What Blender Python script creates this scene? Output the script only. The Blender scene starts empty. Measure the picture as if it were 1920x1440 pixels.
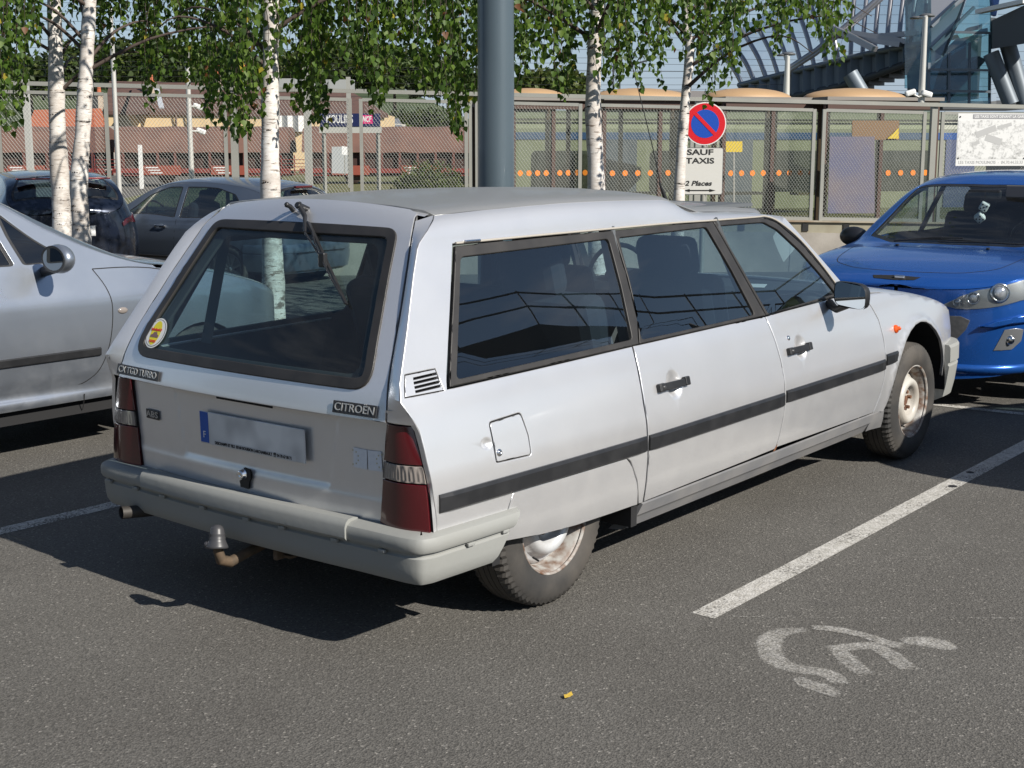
import bpy, bmesh, math, random
import numpy as np
from mathutils import Vector, Matrix
from mathutils.geometry import delaunay_2d_cdt

PI = math.pi
SC = bpy.context.scene
COL = SC.collection

# ------------------------------------------------------------------ camera, world, sun, exposure
CAMP = np.array([-3.841, -3.669, 1.6686])
YAW, PITCH, ROLL, FPX = 0.67764, 0.17373, 0.0, 2556.2      # focal length in pixels of a 1920 wide picture
CF = np.array([math.cos(YAW) * math.cos(PITCH), math.sin(YAW) * math.cos(PITCH), -math.sin(PITCH)])
CR = np.array([math.sin(YAW), -math.cos(YAW), 0.0])
CU = np.cross(CR, CF)
cam_d = bpy.data.cameras.new('camera')
cam = bpy.data.objects.new('camera', cam_d)
COL.objects.link(cam)
cam.matrix_world = Matrix(((CR[0], CU[0], -CF[0], CAMP[0]), (CR[1], CU[1], -CF[1], CAMP[1]), (CR[2], CU[2], -CF[2], CAMP[2]), (0, 0, 0, 1)))
cam_d.sensor_width = 36.0
cam_d.lens = FPX / 1920 * 36.0
cam_d.clip_end = 3000
cam_d.clip_start = 0.05
SC.camera = cam

def at(px, py, D):
    """world point seen at a picture position, D metres in front of the lens (used to survey the far objects)"""
    return Vector(CAMP + D * (CF + (px - 960) / FPX * CR - (py - 720) / FPX * CU))

SUN = Vector((-0.02, -1.42, 1.0)).normalized()          # towards the sun
el = math.asin(SUN.z)
w = bpy.data.worlds.new("World"); SC.world = w; w.use_nodes = True
nt = w.node_tree
for n in list(nt.nodes): nt.nodes.remove(n)
sky = nt.nodes.new('ShaderNodeTexSky'); sky.sky_type = 'NISHITA'; sky.sun_disc = False
sky.sun_elevation = el
sky.sun_rotation = math.atan2(SUN.x, SUN.y)
sky.air_density = 1.0; sky.dust_density = 0.25; sky.ozone_density = 2.2
bg = nt.nodes.new('ShaderNodeBackground'); bg.inputs[1].default_value = 0.06
out = nt.nodes.new('ShaderNodeOutputWorld')
# thin clouds, part of the sky in every direction
tc = nt.nodes.new('ShaderNodeTexCoord')
mp = nt.nodes.new('ShaderNodeMapping'); mp.inputs['Scale'].default_value = (1.6, 1.6, 5.5)
nz = nt.nodes.new('ShaderNodeTexNoise'); nz.inputs['Scale'].default_value = 1.7; nz.inputs['Detail'].default_value = 7; nz.inputs['Roughness'].default_value = .6
cr = nt.nodes.new('ShaderNodeValToRGB')
cr.color_ramp.elements[0].position = .52; cr.color_ramp.elements[0].color = (0, 0, 0, 1)
cr.color_ramp.elements[1].position = .74; cr.color_ramp.elements[1].color = (.55, .55, .55, 1)
mx = nt.nodes.new('ShaderNodeMixRGB'); mx.inputs[2].default_value = (8.0, 8.2, 8.6, 1)
nt.links.new(tc.outputs['Generated'], mp.inputs[0]); nt.links.new(mp.outputs[0], nz.inputs[0]); nt.links.new(nz.outputs['Fac'], cr.inputs[0])
nt.links.new(cr.outputs[0], mx.inputs[0]); sp_ = nt.nodes.new('ShaderNodeSeparateXYZ'); hr = nt.nodes.new('ShaderNodeMapRange'); hr.interpolation_type = 'SMOOTHSTEP'
hr.inputs['From Min'].default_value = .20; hr.inputs['From Max'].default_value = -.02; hr.inputs['To Max'].default_value = .72
hm = nt.nodes.new('ShaderNodeMixRGB'); hm.inputs[2].default_value = (4.6, 5.9, 8.4, 1)      # pale blue summer haze low over the horizon, all round
nt.links.new(tc.outputs['Generated'], sp_.inputs[0]); nt.links.new(sp_.outputs[2], hr.inputs[0]); nt.links.new(hr.outputs[0], hm.inputs[0])
nt.links.new(sky.outputs[0], hm.inputs[1]); nt.links.new(hm.outputs[0], mx.inputs[1]); nt.links.new(mx.outputs[0], bg.inputs[0])
nt.links.new(bg.outputs[0], out.inputs[0])
sd = bpy.data.lights.new('sun', 'SUN'); sd.energy = 4.6; sd.angle = math.radians(.53); sd.color = (1, .95, .87)
so = bpy.data.objects.new('sun', sd); COL.objects.link(so)
so.rotation_euler = SUN.to_track_quat('Z', 'Y').to_euler()
SC.view_settings.view_transform = 'Standard'; SC.view_settings.look = 'None'
SC.view_settings.exposure = 0.5; SC.view_settings.gamma = 1.0; SC.view_settings.use_curve_mapping = False
try:
    SC.cycles.max_bounces = 8; SC.cycles.transparent_max_bounces = 24; SC.cycles.caustics_reflective = False; SC.cycles.caustics_refractive = False
    SC.cycles.sample_clamp_indirect = 6
except Exception: pass

# ------------------------------------------------------------------ materials
MATS = {}
def mat(name, col=(.5, .5, .5), rough=.5, metal=0., coat=0., spec=.5, noise=None, bump=None, emis=None, alpha=1, sheen=0, coords='Object'):
    """noise=(scale, amount, colour2[, detail]); bump=(scale, strength[, dist])"""
    if name in MATS: return MATS[name]
    m = bpy.data.materials.new(name); m.use_nodes = True; MATS[name] = m
    N = m.node_tree; p = N.nodes['Principled BSDF']
    p.inputs['Base Color'].default_value = (*col, 1); p.inputs['Roughness'].default_value = rough; p.inputs['Metallic'].default_value = metal
    p.inputs['Specular IOR Level'].default_value = spec
    p.inputs['Coat Weight'].default_value = coat; p.inputs['Coat Roughness'].default_value = .04
    if emis: p.inputs['Emission Color'].default_value = (*emis[:3], 1); p.inputs['Emission Strength'].default_value = emis[3]
    if noise or bump: t = N.nodes.new('ShaderNodeTexCoord')
    if noise:
        n = N.nodes.new('ShaderNodeTexNoise'); n.inputs['Scale'].default_value = noise[0]; n.inputs['Detail'].default_value = noise[3] if len(noise) > 3 else 5
        r = N.nodes.new('ShaderNodeValToRGB'); r.color_ramp.elements[0].position = .38; r.color_ramp.elements[1].position = .68
        r.color_ramp.elements[0].color = (*col, 1); c2 = noise[2]
        r.color_ramp.elements[1].color = tuple(a + (b - a) * noise[1] for a, b in zip(col, c2)) + (1,)
        N.links.new(t.outputs[coords], n.inputs['Vector']); N.links.new(n.outputs['Fac'], r.inputs[0]); N.links.new(r.outputs[0], p.inputs['Base Color'])
    if bump:
        n2 = N.nodes.new('ShaderNodeTexNoise'); n2.inputs['Scale'].default_value = bump[0]; n2.inputs['Detail'].default_value = 4
        b = N.nodes.new('ShaderNodeBump'); b.inputs['Strength'].default_value = bump[1]; b.inputs['Distance'].default_value = bump[2] if len(bump) > 2 else .01
        N.links.new(t.outputs[coords], n2.inputs['Vector']); N.links.new(n2.outputs['Fac'], b.inputs['Height']); N.links.new(b.outputs[0], p.inputs['Normal'])
    return m

def glass_mat(name, tint=(.5, .6, .62), ior=1.5, rough=.0, boost=1.0, dirt=0.0):
    if name in MATS: return MATS[name]
    m = bpy.data.materials.new(name); m.use_nodes = True; MATS[name] = m
    N = m.node_tree
    for n in list(N.nodes): N.nodes.remove(n)
    o = N.nodes.new('ShaderNodeOutputMaterial'); t = N.nodes.new('ShaderNodeBsdfTransparent'); t.inputs[0].default_value = (*tint, 1)
    g = N.nodes.new('ShaderNodeBsdfGlossy'); g.inputs['Roughness'].default_value = rough; g.inputs[0].default_value = (1, 1, 1, 1)
    f = N.nodes.new('ShaderNodeFresnel'); ge = N.nodes.new('ShaderNodeNewGeometry'); io = N.nodes.new('ShaderNodeMapRange')
    io.inputs['To Min'].default_value = ior; io.inputs['To Max'].default_value = 1 / ior; N.links.new(ge.outputs['Backfacing'], io.inputs[0]); N.links.new(io.outputs[0], f.inputs[0])
    k = N.nodes.new('ShaderNodeMath'); k.operation = 'MULTIPLY'; k.inputs[1].default_value = boost; k.use_clamp = True
    x = N.nodes.new('ShaderNodeMixShader')
    N.links.new(f.outputs[0], k.inputs[0]); N.links.new(k.outputs[0], x.inputs[0]); N.links.new(t.outputs[0], x.inputs[1]); N.links.new(g.outputs[0], x.inputs[2])
    last = x
    if dirt:
        d = N.nodes.new('ShaderNodeBsdfDiffuse'); d.inputs[0].default_value = (.5, .5, .47, 1)
        tc_ = N.nodes.new('ShaderNodeTexCoord'); n = N.nodes.new('ShaderNodeTexNoise'); n.inputs['Scale'].default_value = 5; n.inputs['Detail'].default_value = 6
        mu = N.nodes.new('ShaderNodeMath'); mu.operation = 'MULTIPLY'; mu.inputs[1].default_value = dirt
        x2 = N.nodes.new('ShaderNodeMixShader')
        N.links.new(tc_.outputs['Object'], n.inputs[0]); N.links.new(n.outputs['Fac'], mu.inputs[0]); N.links.new(mu.outputs[0], x2.inputs[0])
        N.links.new(x.outputs[0], x2.inputs[1]); N.links.new(d.outputs[0], x2.inputs[2]); last = x2
    N.links.new(last.outputs[0], o.inputs[0])
    return m

def paint(name, col, metal=.75, rough=.32, dirt=None, flake=.03, coat=.6):
    if name in MATS: return MATS[name]
    m = mat(name, col, rough, metal, coat)
    N = m.node_tree; p = N.nodes['Principled BSDF']
    p.inputs['Coat Roughness'].default_value = .06
    t = N.nodes.new('ShaderNodeTexCoord')
    n = N.nodes.new('ShaderNodeTexNoise'); n.inputs['Scale'].default_value = 2.2; n.inputs['Detail'].default_value = 8; n.inputs['Roughness'].default_value = .65
    r = N.nodes.new('ShaderNodeMapRange'); r.inputs['From Min'].default_value = .3; r.inputs['From Max'].default_value = .75
    r.inputs['To Min'].default_value = rough - .01; r.inputs['To Max'].default_value = rough + .05
    N.links.new(t.outputs['Object'], n.inputs['Vector']); N.links.new(n.outputs['Fac'], r.inputs[0]); N.links.new(r.outputs[0], p.inputs['Roughness'])
    f = N.nodes.new('ShaderNodeTexNoise'); f.inputs['Scale'].default_value = 900; f.inputs['Detail'].default_value = 1
    b = N.nodes.new('ShaderNodeBump'); b.inputs['Strength'].default_value = flake; b.inputs['Distance'].default_value = .001
    N.links.new(t.outputs['Object'], f.inputs['Vector']); N.links.new(f.outputs['Fac'], b.inputs['Height']); N.links.new(b.outputs[0], p.inputs['Normal'])
    if dirt:
        # road film: wear with its own shape, thicker towards the sills
        d = N.nodes.new('ShaderNodeTexNoise'); d.inputs['Scale'].default_value = dirt[1]; d.inputs['Detail'].default_value = 9; d.inputs['Roughness'].default_value = .7
        rr = N.nodes.new('ShaderNodeMapRange'); rr.inputs['From Min'].default_value = .42; rr.inputs['From Max'].default_value = .8; rr.inputs['To Max'].default_value = dirt[2]
        sx = N.nodes.new('ShaderNodeSeparateXYZ'); zr = N.nodes.new('ShaderNodeMapRange'); zr.inputs['From Min'].default_value = .75; zr.inputs['From Max'].default_value = .2
        zr.inputs['To Min'].default_value = .12; zr.inputs['To Max'].default_value = 1
        ml = N.nodes.new('ShaderNodeMath'); ml.operation = 'MULTIPLY'
        mx_ = N.nodes.new('ShaderNodeMixRGB'); mx_.inputs[1].default_value = (*col, 1); mx_.inputs[2].default_value = (*dirt[0], 1)
        N.links.new(t.outputs['Object'], d.inputs['Vector']); N.links.new(d.outputs['Fac'], rr.inputs[0]); N.links.new(t.outputs['Object'], sx.inputs[0])
        N.links.new(sx.outputs[2], zr.inputs[0]); N.links.new(rr.outputs[0], ml.inputs[0]); N.links.new(zr.outputs[0], ml.inputs[1])
        N.links.new(ml.outputs[0], mx_.inputs[0]); N.links.new(mx_.outputs[0], p.inputs['Base Color'])
        mm = N.nodes.new('ShaderNodeMath'); mm.operation = 'MULTIPLY_ADD'; mm.inputs[1].default_value = -metal * .8; mm.inputs[2].default_value = metal
        N.links.new(ml.outputs[0], mm.inputs[0]); N.links.new(mm.outputs[0], p.inputs['Metallic'])
    return m

# ------------------------------------------------------------------ object helpers
def empty(name, loc=(0, 0, 0), rz=0, label=None, cat=None, group=None):
    o = bpy.data.objects.new(name, None); COL.objects.link(o); o.location = loc; o.rotation_euler = (0, 0, rz)
    o.empty_display_size = .2
    return tag(o, label, cat, group)
def tag(o, label=None, cat=None, group=None, kind=None):
    if label: o['label'] = label
    if cat: o['category'] = cat
    if group: o['group'] = group
    if kind: o['kind'] = kind
    return o
def link(name, me, m, parent=None, smooth=None, loc=None):
    o = bpy.data.objects.new(name, me); COL.objects.link(o)
    if m is not None:
        for k in (m if isinstance(m, (list, tuple)) else [m]): me.materials.append(k)
    if parent is not None: o.parent = parent
    if loc is not None: o.location = loc
    if smooth is not None:
        me.polygons.foreach_set('use_smooth', [smooth] * len(me.polygons))
    return o
def copyobj(o, parent=None, loc=None):
    c = o.copy(); COL.objects.link(c); c.parent = parent
    if loc is not None: c.location = loc
    for ch in list(o.children): copyobj(ch, c)
    return c

class MB:
    """collects simple solids into one mesh"""
    def __init__(s): s.v = []; s.f = []; s.sm = []; s.mi = []
    def add(s, vs, fs, sm=False, mi=0):
        b = len(s.v); s.v += [tuple(v) for v in vs]; s.f += [tuple(i + b for i in f) for f in fs]; s.sm += [sm] * len(fs); s.mi += [mi] * len(fs)
    def box(s, c, d, rz=0, mi=0, M=None):
        c = Vector(c); h = Vector(d) * .5
        vs = [Vector((x * h.x, y * h.y, z * h.z)) for x in (-1, 1) for y in (-1, 1) for z in (-1, 1)]
        if rz: R_ = Matrix.Rotation(rz, 3, 'Z'); vs = [R_ @ v for v in vs]
        if M is not None: vs = [M @ v for v in vs]
        s.add([v + c for v in vs], [(0, 1, 3, 2), (4, 6, 7, 5), (0, 4, 5, 1), (2, 3, 7, 6), (0, 2, 6, 4), (1, 5, 7, 3)], mi=mi); return s
    def cbox(s, c, d, b=.004, rz=0, M=None, mi=0):
        """box with chamfered edges"""
        c = Vector(c); h = Vector(d) * .5; b = min(b, h.x * .9, h.y * .9, h.z * .9)
        bm = bmesh.new(); bmesh.ops.create_cube(bm, size=1)
        for v in bm.verts: v.co = Vector((v.co.x * 2 * h.x, v.co.y * 2 * h.y, v.co.z * 2 * h.z))
        bmesh.ops.bevel(bm, geom=bm.edges[:], offset=b, segments=2, profile=.5, affect='EDGES')
        R_ = Matrix.Rotation(rz, 3, 'Z')
        if M is not None: R_ = M
        bm.verts.index_update()
        s.add([R_ @ v.co + c for v in bm.verts], [[v.index for v in f.verts] for f in bm.faces], sm=False, mi=mi); bm.free(); return s
    def bar(s, a, b, r, n=8, r2=None, caps=True, sm=True, mi=0):
        a = Vector(a); b = Vector(b); d = (b - a)
        if d.length < 1e-7: return s
        q = d.to_track_quat('Z', 'Y'); r2 = r if r2 is None else r2
        vs = []
        for (p, rr) in ((a, r), (b, r2)):
            for i in range(n):
                t = 2 * PI * i / n; vs.append(p + q @ Vector((rr * math.cos(t), rr * math.sin(t), 0)))
        fs = [(i, (i + 1) % n, n + (i + 1) % n, n + i) for i in range(n)]
        s.add(vs, fs, sm, mi)
        if caps: s.add(vs[:n], [tuple(reversed(range(n)))], False, mi); s.add(vs[n:], [tuple(range(n))], False, mi)
        return s
    def sqbar(s, a, b, w_, h_, up=(0, 0, 1), mi=0):
        a = Vector(a); b = Vector(b); d = (b - a).normalized(); up = Vector(up)
        x = d.cross(up).normalized(); y = x.cross(d)
        vs = [p + x * (i * w_ / 2) + y * (j * h_ / 2) for p in (a, b) for (i, j) in ((-1, -1), (1, -1), (1, 1), (-1, 1))]
        s.add(vs, [(3, 2, 1, 0), (4, 5, 6, 7), (0, 1, 5, 4), (1, 2, 6, 5), (2, 3, 7, 6), (3, 0, 4, 7)], mi=mi); return s
    def tube(s, pts, r, n=8, caps=True, mi=0):
        pts = [Vector(p) for p in pts]; m_ = len(pts); rr = r if isinstance(r, (list, tuple)) else [r] * m_
        vs = []; up = None
        for i, p in enumerate(pts):
            d = (pts[min(i + 1, m_ - 1)] - pts[max(i - 1, 0)]).normalized()
            if up is None:
                up = Vector((0, 0, 1)) if abs(d.z) < .9 else Vector((1, 0, 0))
            x = d.cross(up).normalized(); y = x.cross(d).normalized(); up = y
            for k in range(n):
                t = 2 * PI * k / n; vs.append(p + (x * math.cos(t) + y * math.sin(t)) * rr[i])
        fs = [(i * n + k, i * n + (k + 1) % n, (i + 1) * n + (k + 1) % n, (i + 1) * n + k) for i in range(m_ - 1) for k in range(n)]
        s.add(vs, fs, True, mi)
        if caps: s.add(vs[:n], [tuple(reversed(range(n)))], False, mi); s.add(vs[-n:], [tuple(range(n))], False, mi)
        return s
    def lathe(s, prof, c=(0, 0, 0), axis='Z', n=32, mi=0, sm=True, close=False):
        """prof: list of (r, h) along the axis"""
        c = Vector(c); vs = []
        for (r, h) in prof:
            for k in range(n):
                t = 2 * PI * k / n; a_, b_ = r * math.cos(t), r * math.sin(t)
                vs.append(c + (Vector((a_, b_, h)) if axis == 'Z' else Vector((a_, h, b_)) if axis == 'Y' else Vector((h, a_, b_))))
        fs = [(i * n + k, i * n + (k + 1) % n, (i + 1) * n + (k + 1) % n, (i + 1) * n + k) for i in range(len(prof) - 1) for k in range(n)]
        s.add(vs, fs, sm, mi); return s
    def sphere(s, c, r, n=12, m_=8, sc=(1, 1, 1), mi=0):
        c = Vector(c)
        prof = [(math.sin(PI * i / m_), -math.cos(PI * i / m_)) for i in range(m_ + 1)]
        vs = [c + Vector((p * math.cos(2 * PI * k / n) * r * sc[0], p * math.sin(2 * PI * k / n) * r * sc[1], h * r * sc[2])) for (p, h) in prof for k in range(n)]
        fs = [(i * n + k, i * n + (k + 1) % n, (i + 1) * n + (k + 1) % n, (i + 1) * n + k) for i in range(m_) for k in range(n)]
        s.add(vs, fs, True, mi); return s
    def quad(s, a, b, c, d, mi=0): s.add([a, b, c, d], [(0, 1, 2, 3)], mi=mi); return s
    def grid(s, F, us, vs_, sm=True, mi=0):
        nu, nv = len(us), len(vs_)
        s.add([F(u, v) for u in us for v in vs_], [(i * nv + j, (i + 1) * nv + j, (i + 1) * nv + j + 1, i * nv + j + 1) for i in range(nu - 1) for j in range(nv - 1)], sm, mi); return s
    def build(s, name, m=None, parent=None, loc=None, auto=None):
        me = bpy.data.meshes.new(name); me.from_pydata([tuple(v) for v in s.v], [], s.f)
        o = link(name, me, m, parent, None, loc)
        if len(s.f):
            me.polygons.foreach_set('use_smooth', s.sm); me.polygons.foreach_set('material_index', s.mi)
        me.update()
        return o

def resample(poly, h, closed=True):
    out_ = []; n = len(poly)
    for i in range(n if closed else n - 1):
        a = poly[i]; b = poly[(i + 1) % n]; L = math.hypot(b[0] - a[0], b[1] - a[1]); k = max(1, int(round(L / h)))
        for j in range(k): out_.append((a[0] + (b[0] - a[0]) * j / k, a[1] + (b[1] - a[1]) * j / k))
    if not closed: out_.append(tuple(poly[-1]))
    return out_
def fillet(poly, r, k=5):
    """round the corners of a closed polygon; r may be a list"""
    n = len(poly); o = []
    for i in range(n):
        p0 = Vector(poly[i - 1]); p = Vector(poly[i]); p1 = Vector(poly[(i + 1) % n]); ri = r[i] if isinstance(r, (list, tuple)) else r
        a = (p0 - p); b = (p1 - p); d = min(ri, a.length * .48, b.length * .48)
        if ri <= 1e-6: o.append(tuple(p)); continue
        A = p + a.normalized() * d; B = p + b.normalized() * d
        for j in range(k + 1):
            t = j / k; q = A * (1 - t) ** 2 + p * 2 * t * (1 - t) + B * t * t; o.append((q.x, q.y))
    return o
def spline(pts, closed=False, k=6):
    n = len(pts); o = []
    rng = range(n if closed else n - 1)
    for i in rng:
        g = (lambda j: pts[j % n]) if closed else (lambda j: pts[max(0, min(n - 1, j))])
        p0, p1, p2, p3 = g(i - 1), g(i), g(i + 1), g(i + 2)
        for j in range(k):
            t = j / k
            o.append(tuple(.5 * ((2 * b) + (-a + c) * t + (2 * a - 5 * b + 4 * c - d) * t * t + (-a + 3 * b - 3 * c + d) * t ** 3) for a, b, c, d in zip(p0, p1, p2, p3)))
    if not closed: o.append(tuple(pts[-1]))
    return o
def inpoly(P, poly):
    x, y = P[:, 0], P[:, 1]; c = np.zeros(len(P), bool); q = np.array(poly); n = len(q); j = n - 1
    for i in range(n):
        xi, yi, xj, yj = q[i, 0], q[i, 1], q[j, 0], q[j, 1]
        if yi != yj:
            k = ((yi > y) != (yj > y)) & (x < (xj - xi) * (y - yi) / (yj - yi) + xi); c ^= k
        j = i
    return c
def offset2(poly, d):
    """inset a closed polygon (d>0 shrinks)"""
    n = len(poly); q = [Vector(p) for p in poly]
    A = sum(q[i - 1].x * q[i].y - q[i].x * q[i - 1].y for i in range(n)); sg = 1 if A > 0 else -1
    o = []
    for i in range(n):
        a = (q[i] - q[i - 1]); b = (q[(i + 1) % n] - q[i])
        if a.length < 1e-9: a = b
        if b.length < 1e-9: b = a
        na = Vector((-a.y, a.x)).normalized() * sg; nb = Vector((-b.y, b.x)).normalized() * sg
        m_ = (na + nb); m_ = m_.normalized() if m_.length > 1e-6 else na
        c = max(.5, m_.dot(na)); o.append(tuple(q[i] + m_ * (d / c)))
    return o

def normal(F, u, v, e=2e-3):
    a = F(u + e, v) - F(u - e, v); b = F(u, v + e) - F(u, v - e); n = a.cross(b)
    return n.normalized() if n.length > 1e-12 else Vector((0, 0, 1))

def panel(name, outline, F, parent, m, holes=(), res=.05, th=.012, bev=.0025, flip=False, back=None, off=0., rim=True, dense=None, disp=None, N_=None, fine=None):
    """a sheet with real thickness: the 2D outline (with holes) is triangulated and laid on the surface F(u,v)"""
    dense = dense or res
    loops = [resample(list(outline), dense)] + [resample(list(h), dense) for h in holes]
    B = []; E = []; 
    for L in loops:
        b = len(B); B += L; E += [(b + i, b + (i + 1) % len(L)) for i in range(len(L))]
    Bn = np.array(B); x0, y0 = Bn.min(0); x1, y1 = Bn.max(0)
    xs = np.arange(x0 + res * .5, x1, res); ys = np.arange(y0 + res * .5, y1, res)
    if len(xs) and len(ys):
        G = np.array([(x + (res * .5 if j % 2 else 0) * .0, y) for j, y in enumerate(ys) for x in xs])
        k = inpoly(G, loops[0])
        for L in loops[1:]: k &= ~inpoly(G, L)
        G = G[k]
        if len(G):
            Ea = Bn[[e[0] for e in E]]; Eb = Bn[[e[1] for e in E]]; keep = np.ones(len(G), bool)
            for s0 in range(0, len(G), 2000):
                P = G[s0:s0 + 2000][:, None, :]; d = Eb - Ea; L2 = (d ** 2).sum(1) + 1e-12
                t = np.clip(((P - Ea) * d).sum(2) / L2, 0, 1); q = Ea + t[..., None] * d
                keep[s0:s0 + 2000] = (((P - q) ** 2).sum(2).min(1) > (res * .33) ** 2)
            G = G[keep]
    else: G = np.zeros((0, 2))
    if fine:
        fx, fy_, fr, fh = fine; a_ = np.arange(-fr, fr + 1e-9, fh); Q_ = np.array([(fx + i, fy_ + j) for i in a_ for j in a_ if i * i + j * j <= fr * fr])
        G = np.concatenate([G[((G - [fx, fy_]) ** 2).sum(1) > (fr + fh * .6) ** 2], Q_])
    V = [Vector(p) for p in B] + [Vector(p) for p in G.tolist()]
    rv, re, rf, ov, oe, of = delaunay_2d_cdt(V, E, [], 0, 1e-7)
    C = np.array([[sum(rv[i].x for i in f) / len(f), sum(rv[i].y for i in f) / len(f)] for f in rf])
    k = inpoly(C, loops[0])
    for L in loops[1:]: k &= ~inpoly(C, L)
    rf = [f for f, kk in zip(rf, k) if kk]
    sg = -1 if flip else 1
    P3 = []; N3 = []
    for q in rv:
        n = (N_ or normal)(F, q.x, q.y) * sg; p = F(q.x, q.y) + n * off
        if disp: p = p + n * disp(q.x, q.y)
        P3.append(p); N3.append(n)
    if disp:
        for i, q in enumerate(rv):
            G_ = lambda a, b: F(a, b) + normal(F, a, b) * sg * disp(a, b)
            N3[i] = normal(G_, q.x, q.y, 4e-3) * sg
    faces = [tuple(f) if not flip else tuple(reversed(f)) for f in rf]
    if faces:
        s_ = 0.
        for f in faces[::max(1, len(faces) // 60)]:
            g_ = (P3[f[1]] - P3[f[0]]).cross(P3[f[2]] - P3[f[0]]); s_ += g_.dot(N3[f[0]])
        if s_ < 0: faces = [tuple(reversed(f)) for f in faces]
    nf = len(faces); verts = list(P3); lnorm = [[N3[i] for i in f] for f in faces]; mi = [0] * nf
    if rim and th > 0:
        # directed boundary edges of the kept faces
        cnt = {}
        for f in faces:
            for i in range(len(f)): cnt[(f[i], f[(i + 1) % len(f)])] = 1
        bd = [e for e in cnt if (e[1], e[0]) not in cnt]
        outw = {}
        for a, b in bd:
            d = (P3[b] - P3[a]); o_ = d.cross(N3[a])
            if o_.length > 1e-9:
                o_.normalize(); outw.setdefault(a, Vector()); outw.setdefault(b, Vector()); outw[a] += o_; outw[b] += o_
        r1 = {}; r2 = {}
        for i, o_ in outw.items():
            o_ = o_.normalized() if o_.length > 1e-9 else Vector((0, 0, 1)); outw[i] = o_
            P3[i] = P3[i] - o_ * bev; verts[i] = P3[i]
            r1[i] = len(verts); verts.append(P3[i] + o_ * bev - N3[i] * bev)
            r2[i] = len(verts); verts.append(P3[i] + o_ * bev - N3[i] * th)
        for a, b in bd:
            if a in r1 and b in r1:
                faces.append((b, a, r1[a], r1[b])); lnorm.append([N3[b], N3[a], outw[a], outw[b]]); mi.append(0)
                faces.append((r1[b], r1[a], r2[a], r2[b])); lnorm.append([outw[b], outw[a], outw[a], outw[b]]); mi.append(0)
        if back:
            bk = {}
            for f in faces[:nf]:
                g = []
                for i in reversed(f):
                    if i in r2: g.append(r2[i])
                    else:
                        if i not in bk: bk[i] = len(verts); verts.append(P3[i] - N3[i] * th)
                        g.append(bk[i])
                faces.append(tuple(g)); lnorm.append([-N3[i] for i in reversed(f)]); mi.append(1)
    me = bpy.data.meshes.new(name); me.from_pydata([tuple(p) for p in verts], [], faces)
    me.polygons.foreach_set('use_smooth', [True] * len(faces))
    o = link(name, me, [m, back] if back else m, parent)
    me.polygons.foreach_set('material_index', mi)
    try:
        me.normals_split_custom_set([tuple(n) for L in lnorm for n in L])
    except Exception as ex: print('normals', ex)
    me.update()
    return o

def text_mesh(name, s, size, M, m, parent=None, depth=.001, width=None, bold=0., align='CENTER', shear=0.):
    """flat lettering; M maps (x right, y up, z out) to the parent's space; width squeezes the line to that length"""
    cu = bpy.data.curves.new(name, 'FONT'); cu.body = s; cu.size = size; cu.align_x = align; cu.align_y = 'CENTER'; cu.extrude = depth; cu.offset = bold; cu.shear = shear; cu.resolution_u = 3
    to = bpy.data.objects.new(name, cu); COL.objects.link(to)
    dg = bpy.context.evaluated_depsgraph_get(); me = bpy.data.meshes.new_from_object(to.evaluated_get(dg))
    bpy.data.objects.remove(to)
    xs = [v.co.x for v in me.vertices]
    if xs and width:
        k = width / (max(xs) - min(xs)); c0 = (max(xs) + min(xs)) / 2
        for v in me.vertices: v.co.x = (v.co.x - (c0 if align == 'CENTER' else 0)) * k
    me.transform(M); me.materials.clear()
    return link(name, me, m, parent)

def pch(x, pts):
    if x <= pts[0][0]: return pts[0][1]
    if x >= pts[-1][0]: return pts[-1][1]
    n = len(pts)
    d = [(pts[i + 1][1] - pts[i][1]) / (pts[i + 1][0] - pts[i][0]) for i in range(n - 1)]
    for i in range(n - 1):
        if x <= pts[i + 1][0]:
            def mm(j):
                if j == 0: return d[0]
                if j == n - 1: return d[-1]
                return 0 if d[j - 1] * d[j] <= 0 else 2 * d[j - 1] * d[j] / (d[j - 1] + d[j])
            h = pts[i + 1][0] - pts[i][0]; t = (x - pts[i][0]) / h
            return pts[i][1] * (2 * t ** 3 - 3 * t * t + 1) + h * mm(i) * (t ** 3 - 2 * t * t + t) + pts[i + 1][1] * (-2 * t ** 3 + 3 * t * t) + h * mm(i + 1) * (t ** 3 - t * t)
def sstep(a, b, x):
    t = max(0, min(1, (x - a) / (b - a))); return t * t * (3 - 2 * t)
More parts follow.
